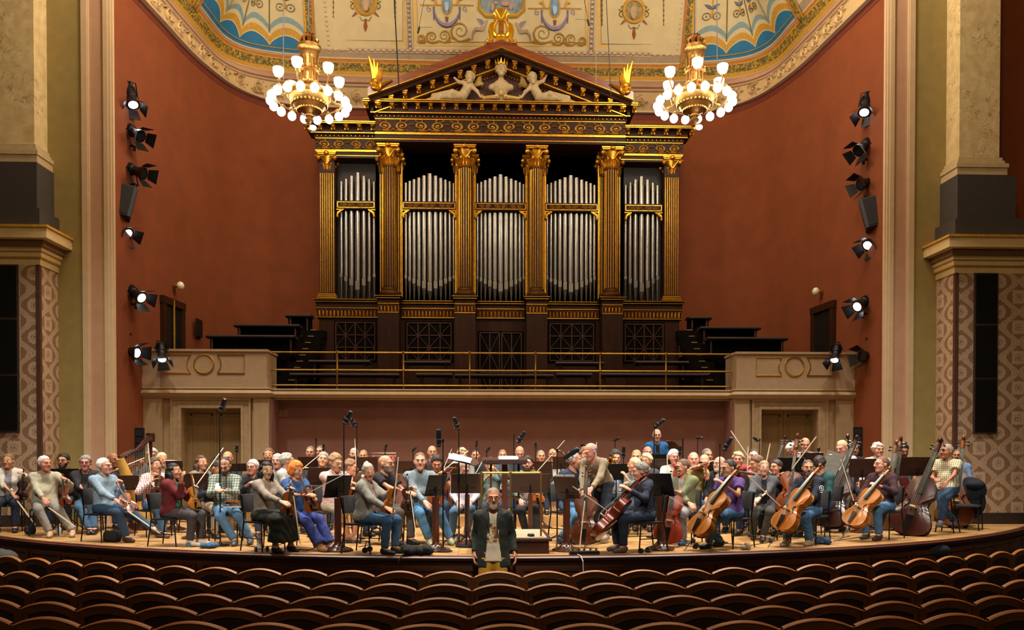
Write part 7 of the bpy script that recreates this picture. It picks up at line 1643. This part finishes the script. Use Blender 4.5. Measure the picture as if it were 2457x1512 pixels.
m_ = Matrix.Translation((0, 0, H)) @ Matrix.Rotation(.25, 4, 'Y') @ Matrix.Rotation(.35, 4, 'X'); q = MB(); q.box((.03, 0, -.012), (.38, .26, .012), 0, m_); q.build('desk', DESKW, r, False)
q = MB(); q.tube([(.05, 0, .03), (.05, 0, H)], .012, 8); q.build('post', SPB, r); q = MB(); q.lathe([(.16, 0), (.16, .02), (.04, .04)], 14, c=(.05, 0, 0)); q.build('base', SPB, r)
for k, (dx, rz) in enumerate(((-.06, .1), (-.02, -.05))):
    q = MB(); q.box((dx, -.02, .004 + k * .008), (.30, .22, .004), 0, m_ @ Matrix.Rotation(rz, 4, 'Z')); q.build('score_sheet', SHEET, r, False)
# microphones
for a in (dict(px=527, pyt=982, w=11.6, lab='tall microphone stand before the man with the phone', boom=(533, 980), msize=1.25), dict(px=825, pyt=1010, w=10.95, lab='tall microphone stand left of the woman with the bun', boom=(833, 1010), msize=1.2), dict(px=856, pyt=1020, w=12.6, lab='tall microphone stand behind the woman with the bun', boom=(848, 1018), mic=(-.2, .5), msize=1.15), dict(px=1063, pyt=1058, w=10.9, lab='microphone stand with upright microphone left of the podium', boom=(1053, 1062), mic=(0, 1), msize=1.4), dict(px=1101, pyt=1028, w=11.8, lab='tall microphone stand left of the conductor desk', boom=(1096, 1024), mic=(-.15, .6), msize=1.15, base='tripod'),
          dict(px=1233, pyt=1048, w=13.2, lab='microphone on a boom above the conductor desk', boom=(1247, 1056), mic=(.35, .6), msize=1.3), dict(px=1337, pyt=1082, w=11.6, lab='microphone stand right of the podium with a long side microphone', boom=(1362, 1094), mic=(.8, .55), msize=1.5, base='tripod'), dict(px=1570, pyt=1020, w=12.8, lab='tall microphone stand below the percussionist', boom=(1577, 1022), mic=(.5, .5), msize=1.2), dict(px=1476, pyt=1056, w=15.4, lab='small microphone above the trumpeter', mic=(.6, .3), msize=.8), dict(px=1674, pyt=1050, w=15.6, lab='small microphone above the man in yellow-olive T-shirt', mic=(.8, -.1), msize=.8), dict(px=1727, pyt=1070, w=12.0, lab='microphone on a boom behind the purple-shirted cellist', boom=(1742, 1074), mic=(.3, .75), msize=1.3), dict(px=1823, pyt=1056, w=15.4, lab='microphone stand in front of the right balcony pillar', boom=(1816, 1056), mic=(-.4, .2), msize=.9), dict(px=568, pyt=1082, w=14.2, lab='short microphone stand right of the bald man with glasses', mic=(.1, .5), msize=.9),
          dict(px=758, pyt=1062, w=15.6, lab='thin pale microphone stand beside the man with glasses at back left', mic=(.05, 1), msize=.7), dict(px=776, pyt=1078, w=15.2, lab='dark microphone stand above the man in dark red', mic=(.1, .8), msize=.8), dict(px=924, pyt=1078, w=15.6, lab='microphone stand above the chrome bar rack', mic=(.25, .7), msize=.8), dict(px=991, pyt=1080, w=15.8, lab='small microphone stand left of the bald man at the back', mic=(.5, .4), msize=.7), dict(px=1143, pyt=1068, w=15.2, lab='pale thin microphone stand behind the black desk', mic=(.1, 1), msize=.7), dict(px=1168, pyt=1082, w=15.6, lab='small tilted microphone left of the conductor desk', mic=(.5, .6), msize=.8), dict(px=1285, pyt=1075, w=15.6, lab='slim upright microphone right of the conductor desk', mic=(0, 1), msize=.8), dict(px=1396, pyt=1068, w=15.4, lab='flat small microphone above the navy-shirted man', mic=(1, .1), msize=.7), dict(px=1496, pyt=1092, w=13.9, lab='round headed microphone right of the trumpeter', mic=(0, .8), msize=1.2), dict(px=1631, pyt=1088, w=14.4, lab='dark microphone beside the white-haired man at right', mic=(0, .9), msize=1.1)):
    mic_stand(**a)
# harp
hp_ = az(350, 14.3, ZS); r = empty('harp', hp_, 1.05); tag(r, 'tall harp with dark column and golden soundboard at left', 'harp')
q = MB(); q.tube([(.10, 0, .1), (.10, 0, 1.62)], [.035, .032], 10); q.box((.10, 0, 1.68), (.12, .09, .16)); q.build('column', WOOD('2a100c', '44180f', .25, 1.5, name='harp_wood', coat=.5), r)
q = MB(); q.tube([(.10, 0, 1.70), (-.02, 0, 1.60), (-.18, 0, 1.44), (-.38, 0, 1.38), (-.52, 0, 1.30)], [.06, .05, .045, .05, .06], 8); q.build('neck', WOOD('2a100c', '44180f', .25, 1.5, name='harp_wood', coat=.5), r)
q = MB(); q.tube([(-.52, 0, 1.30), (-.30, 0, .72), (-.04, 0, .16)], [.07, .13, .19], 10); q.build('soundbox', M('c89a4a', .35, var=.2, scale=6, name='harp_gold'), r)
q = MB(); q.bb(-.22, .22, -.18, .18, 0, .14); q.build('foot', WOOD('2a100c', '44180f', .25, 1.5, name='harp_wood', coat=.5), r, False)
for k in range(16):
    t = k / 15; a = Vector((.06 - .54 * t, -.01, 1.62 - .32 * t)); b_ = Vector((.02 - .50 * t, 0, .28 + .95 * t)); q = MB(); q.tube([a, b_], .0022, 4); q.build('string', M('d8ccb0', .5, name='gut_string'), r)
for k in range(12):
    q = MB(); q.tube([(.06 - .045 * k, -.05, 1.66 - .028 * k), (.06 - .045 * k, -.09, 1.66 - .028 * k)], .010, 6); q.build('tuning_pin', M('d0ccc4', .2, .9, name='nickel'), r)
# percussion: hanging gong and a chrome bar rack
p_ = aw(1606, 1082, 17.0); r = empty('gong', (p_.x, p_.y, 1.1)); tag(r, 'dark brown gong hanging behind the percussionist', 'gong'); H = p_.z - 1.1
q = MB(); q.lathe([(.0, -.012), (.20, -.01), (.22, .02), (.21, .03), (0, .012)], 28, xf=Matrix.Translation((0, 0, H)) @ Matrix.Rotation(pi / 2, 4, 'X'), caps=False); q.build('disc', M('4a2a1c', .4, .6, name='gong_bronze'), r)
q = MB(); q.tube([(-.3, .02, 0), (-.3, .02, H + .26), (.3, .02, H + .26), (.3, .02, 0)], .016, 8); q.build('frame', SPB, r)
p_ = aw(920, 1092, 16.2); r = empty('tubular_bells', (p_.x, p_.y, 1.1)); tag(r, 'chrome bar rack with red markings at the back', 'percussion'); H = p_.z - 1.1; CHR = M('c8c8cc', .15, .95, name='chrome_bright')
for z in (H + .04, H - .02): q = MB(); q.tube([(-.26, 0, z), (.26, 0, z)], .014, 8); q.build('bar', CHR, r)
for x in (-.24, .24): q = MB(); q.tube([(x, 0, 0), (x, 0, H + .05)], .014, 8); q.build('upright', CHR, r)
for x in (-.20, .20): q = MB(); q.bb(x - .03, x + .03, -.02, .02, H - .14, H - .0); q.build('marker', M('d0605a', .6, name='salmon_marker'), r, False)
# things on the stage floor
def headphones(px, w_, rz, lab, z=None, tilt=1.45):
    p = az(px, w_, ZS + .035 if z is None else z); r = empty('headphones', p, rz); tag(r, lab, 'headphones', 'headphones on stage'); m = Matrix.Rotation(tilt, 4, 'X')
    q = MB(); q.tube([(.08 * math.cos(t), 0, .10 * math.sin(t)) for t in np.linspace(0, pi, 12)], .008, 6, xf=m); q.build('headband', BLACK, r)
    for sx in (-1, 1): q = MB(); q.lathe([(.038, -.015), (.04, 0), (.038, .015)], 12, xf=m @ Matrix.Translation((sx * .078, 0, -.01)) @ Matrix.Rotation(pi / 2, 4, 'Y')); q.build('ear_cup', BLACK, r)
headphones(1655, 12.0, .4, 'headphones on the floor behind the amber cello'); headphones(1672, 11.3, 1.2, 'headphones on the floor left of the purple-shirted man'); headphones(1840, 12.0, .2, 'headphones beside the chair of the woman in grey cardigan'); headphones(1400, 12.6, 2, 'headphones on the floor beyond the dark brown cello'); headphones(1548, 10.75, .7, 'headphones on the floor under the navy hoodie cellist')
headphones(902, 10.62, .3, 'headphones hung under the chair of the woman with the bun', 1.16, .1); headphones(881, 10.55, 1.3, 'headphones standing by the chair of the woman with the bun', .98, .0)
headphones(627, 10.9, .5, 'headphones under the chair of the woman in taupe sweater'); headphones(262, 12.3, .5, 'headphones under the chair of the man in light blue')
def heap(px, w_, rx, ry, rz, col, name, lab, n=6):
    p = az(px, w_, ZS); q = MB()
    for k in range(n):
        a = random.uniform(0, 6.28); q.ell((rx * .5 * math.cos(a), ry * .5 * math.sin(a), rz * .45), (rx * random.uniform(.35, .6), ry * random.uniform(.4, .6), rz * .5), 10, 6, rot=Euler((random.uniform(-.2, .2), random.uniform(-.2, .2), a)).to_matrix())
    q.ell((0, 0, rz * .3), (rx * .8, ry * .8, rz * .3), 12, 6); o = q.build(name, M(col, .9, var=.35, scale=18, name='heap_' + col, bump=.6), None, True, 180); o.location = p; tag(o, lab, name.replace('_', ' '))
heap(1000, 10.55, .26, .12, .14, '0e0e11', 'black_bag', 'soft black bag beside the woman with the bun', 7); heap(497, 11.35, .16, .10, .08, '2e5478', 'folded_cloth', 'blue cloth on the floor under the woman in dark red'); heap(1978, 11.85, .16, .10, .12, '24435e', 'folded_jacket', 'blue jacket dropped beside the bearded cellist'); heap(1788, 11.15, .09, .06, .11, 'a89e88', 'small_bag', 'small pale bag with a handle under the purple-shirted cellist', 4); heap(268, 12.15, .15, .1, .2, '17181a', 'backpack', 'dark backpack under the chair of the man in light blue', 6)
heap(70, 13.4, .1, .08, .16, '141416', 'instrument_bag', 'small black bag at the feet of the woman in white cardigan', 4); heap(1275, 10.9, .06, .05, .05, '0e0e10', 'black_pouch', 'small black pouch on the podium edge', 3)
bpy.data.objects['black_pouch'].location.z = ZS + .205
for px_, w_, c_, h_, lab in ((621, 11.2, 'c9c9c6', .22, 'white water bottle under the woman in taupe sweater'), (452, 11.5, '3a7aa0', .07, 'blue glass pot under the woman in dark red'), (140, 13.3, 'b8c0c8', .16, 'clear bottle between the feet of the man in beige')):
    q = MB(); q.lathe([(.035, 0), (.038, .02), (.038, h_ * .7), (.015, h_ * .9), (.015, h_)], 12); o = q.build('bottle', M(c_, .25, name='bottle_' + c_)); o.location = az(px_, w_, ZS); tag(o, lab, 'bottle')
r = empty('cable_box', az(1402, 10.55, ZS), .05); tag(r, 'black multi-socket cable box at the stage edge', 'cable box'); q = MB(); q.bb(-.2, .2, -.06, .06, 0, .05); q.build('box', BLACK, r, False)
for k in range(5): q = MB(); q.tube([(-.16 + k * .08, 0, .05), (-.16 + k * .08, .0, .08), (-.13 + k * .08, .08, .06)], .009, 6); q.build('plug', BLACK, r)
def floorcable(pts, lab, rad=.006, mat=None):
    return cable([az(x, w_, ZS + .008) for x, w_ in pts], 'floor_cable', lab, rad=rad, mat=mat, grp='cables on the stage floor')
for k, (pts, lab) in enumerate((([(1330, 10.9), (1350, 11.3), (1340, 12.0), (1390, 12.6), (1440, 12.2)], 'black cable looping behind the dark brown cello'), ([(1640, 11.6), (1690, 11.3), (1740, 11.9), (1800, 11.6), (1860, 12.2)], 'black cable winding behind the amber cellos'), ([(1880, 12.4), (1950, 12.9), (2010, 12.5), (2040, 13.0)], 'black cable behind the bearded cellist'), ([(700, 11.2), (740, 11.0), (770, 11.6), (820, 11.2)], 'black cable behind the red-haired woman'), ([(860, 11.4), (900, 11.8), (960, 11.4), (1020, 12.0)], 'black cable behind the woman with the bun'), ([(590, 11.6), (620, 11.3), (660, 11.6), (680, 11.9)], 'black cable behind the woman in taupe'), ([(1100, 11.4), (1130, 11.9), (1080, 12.4), (1040, 12.2)], 'black cable left of the podium'), ([(2000, 12.2), (2060, 12.8), (2120, 13.2)], 'black cable near the far right cello'), ([(1180, 12.6), (1240, 12.9), (1310, 12.4), (1350, 13.1)], 'black cable behind the podium'))):
    floorcable(pts, lab)
a = az(1385, 10.5, ZS + .01); e = az(1394, 10.33, ZS + .01); wh = M('b8b2a4', .5, name='white_cable')
cable([a, e, e + Vector((.02, -.06, -.06)), e + Vector((.03, -.06, -.4)), e + Vector((.08, -.08, -.86))], 'hanging_cable', 'white cable hanging over the stage front', rad=.008, mat=wh)
a = az(975, 10.5, ZS + .01); e = az(962, 10.35, ZS + .01); cable([a, e, e + Vector((-.03, -.05, -.06)), e + Vector((-.04, -.05, -.5))], 'hanging_cable', 'black cable over the stage front below the woman with the bun', rad=.008)
# coat over an empty chair at the far right
c0 = az(2322, 14.3, ZS); chair(c0, R(-40), .98, 'black chair with a dark coat over its back at far right')
q = MB(); m = Matrix.Translation(c0) @ Matrix.Rotation(R(-40), 4, 'Z')
q.ell((0, .26, .72), (.28, .08, .24), 14, 8, 0, m); q.ell((0, .30, .50), (.26, .09, .34), 14, 8, 0, m); q.ell((.1, .2, .82), (.16, .12, .09), 10, 7, 0, m); tag(q.build('coat', M('141a28', .9, var=.3, name='navy_coat', bump=.5), None, True, 180), 'dark navy coat hung over the empty chair at far right', 'coat')

# ================================================================ sculptures in the organ pediment
STN = M('b49f78', .6, var=.18, scale=12, name='pale_carving'); yS = 20.9 - .62; zS = 3.7 + zE1
def scul(name, prims, h_, k=.04, extra=(), mat=None):
    lo, hi = bounds(prims, .05); V, Q = surfnet(blend(prims, k), lo, hi, h_)
    me = np_mesh(name, [(V, Q, 0)] + list(extra), [mat or STN]); o = put(name, me, org); o.location = Vector((0, yS, zS)) - Vector((0, 20.9, 3.7)); return o
def place_head(c, s_, rz=0, rx=0, hair='curly'):
    Rh = rotz(rz) @ rotx(rx); V, Q = head_mesh('f', .011); out = [((V * s_) @ Rh.T + np.array(c), Q, 0)]; V, Q = hair_mesh(hair, .012); out.append(((V * s_) @ Rh.T + np.array(c), Q, 0)); return out
pr = [Cone((-.24, 0, .42), (.24, 0, .42), .085, .085), Cone((0, 0, .40), (0, 0, .2), .22, .13, (1, 1.3, 1)), Cone((0, 0, .45), (0, -.01, .66), .075, .065), Cone((0, 0, .2), (0, 0, .13), .12, .10, (1, 1.2, 1))]
scul('bust', pr, .03, .05, place_head((0, -.03, .84), 1.6))
q = MB()
for k in range(5):
    an = (k - 2) * .5; q.tube([(.15 * math.sin(an), -.03 - .1 * math.cos(an) * .8, .96), (.19 * math.sin(an), -.04 - .12 * math.cos(an), 1.08 + .03 * math.cos(an))], [.04, .005], 5)
q.tube([(.16 * math.sin(t), -.02 - .14 * math.cos(t), .96) for t in np.linspace(0, 2 * pi, 16, endpoint=False)], .018, 5, closed=True); o = part(q, 'bust_crown', G2); o.location = Vector((0, yS - 20.9, zS - 3.7))
q = MB(); q.bb(-.55, .55, -.1, .1, 0, .05)
for sg in (-1, 1):
    q.tube([(sg * .06, -.1, .14), (sg * .25, -.1, .12), (sg * .45, -.1, .10), (sg * .52, -.1, .14), (sg * .46, -.1, .17)], [.06, .05, .045, .04, .03], 7); q.ell((sg * .12, -.12, .15), .055, 8, 6)
q.ell((0, -.13, .24), (.07, .05, .09), 10, 7); o = part(q, 'bust_base', M('bfa05c', .5, .2, var=.2, name='carved_gilt')); o.location = Vector((0, yS - 20.9, zS - 3.7))
for sg in (-1, 1):
    x = lambda v: sg * v
    hd_ = (x(.80), -.06, .62)
    pr = [Cone((x(.82), 0, .46), (x(.98), 0, .20), .12, .12), Cone((x(.98), 0, .18), (x(1.32), -.05, .14), .10, .075), Cone((x(1.32), -.05, .14), (x(1.62), 0, .08), .065, .04), Cone((x(.98), .03, .16), (x(1.25), -.1, .24), .10, .07), Cone((x(1.25), -.1, .24), (x(1.5), -.08, .10), .06, .04), Cone((x(.80), -.02, .46), (x(.62), -.08, .28), .06, .045), Cone((x(.62), -.08, .28), (x(.52), -.1, .12), .042, .035), Cone((x(.84), -.02, .5), (x(1.08), -.08, .5 if sg < 0 else .56), .06, .045), Cone((x(1.08), -.08, .5 if sg < 0 else .56), (x(1.2), -.1, .60 if sg < 0 else .78), .04, .03), Cone((x(.82), 0, .5), (x(.80), -.02, .6), .06, .05),
          Cone((x(1.4), .05, .2), (x(1.9), .04, .07), .10, .05), Cone((x(1.3), .06, .3), (x(1.75), .02, .2), .07, .05)]
    scul('cherub', pr, .026, .035, place_head(hd_, 1.35, sg * .35, .1))
    q = MB()
    for k in range(6): q.tube([(x(.70), .06, .46), (x(.60 - .03 * k), .05, .62 + .03 * k - .05 * k), (x(.50 + .0 * k), .02, .80 - .075 * k)], [.03, .045, .01], 5)
    o = part(q, 'wing', M('9a7e46', .5, .3, var=.3, name='dull_gilt_wing')); o.location = Vector((0, yS - 20.9, zS - 3.7))
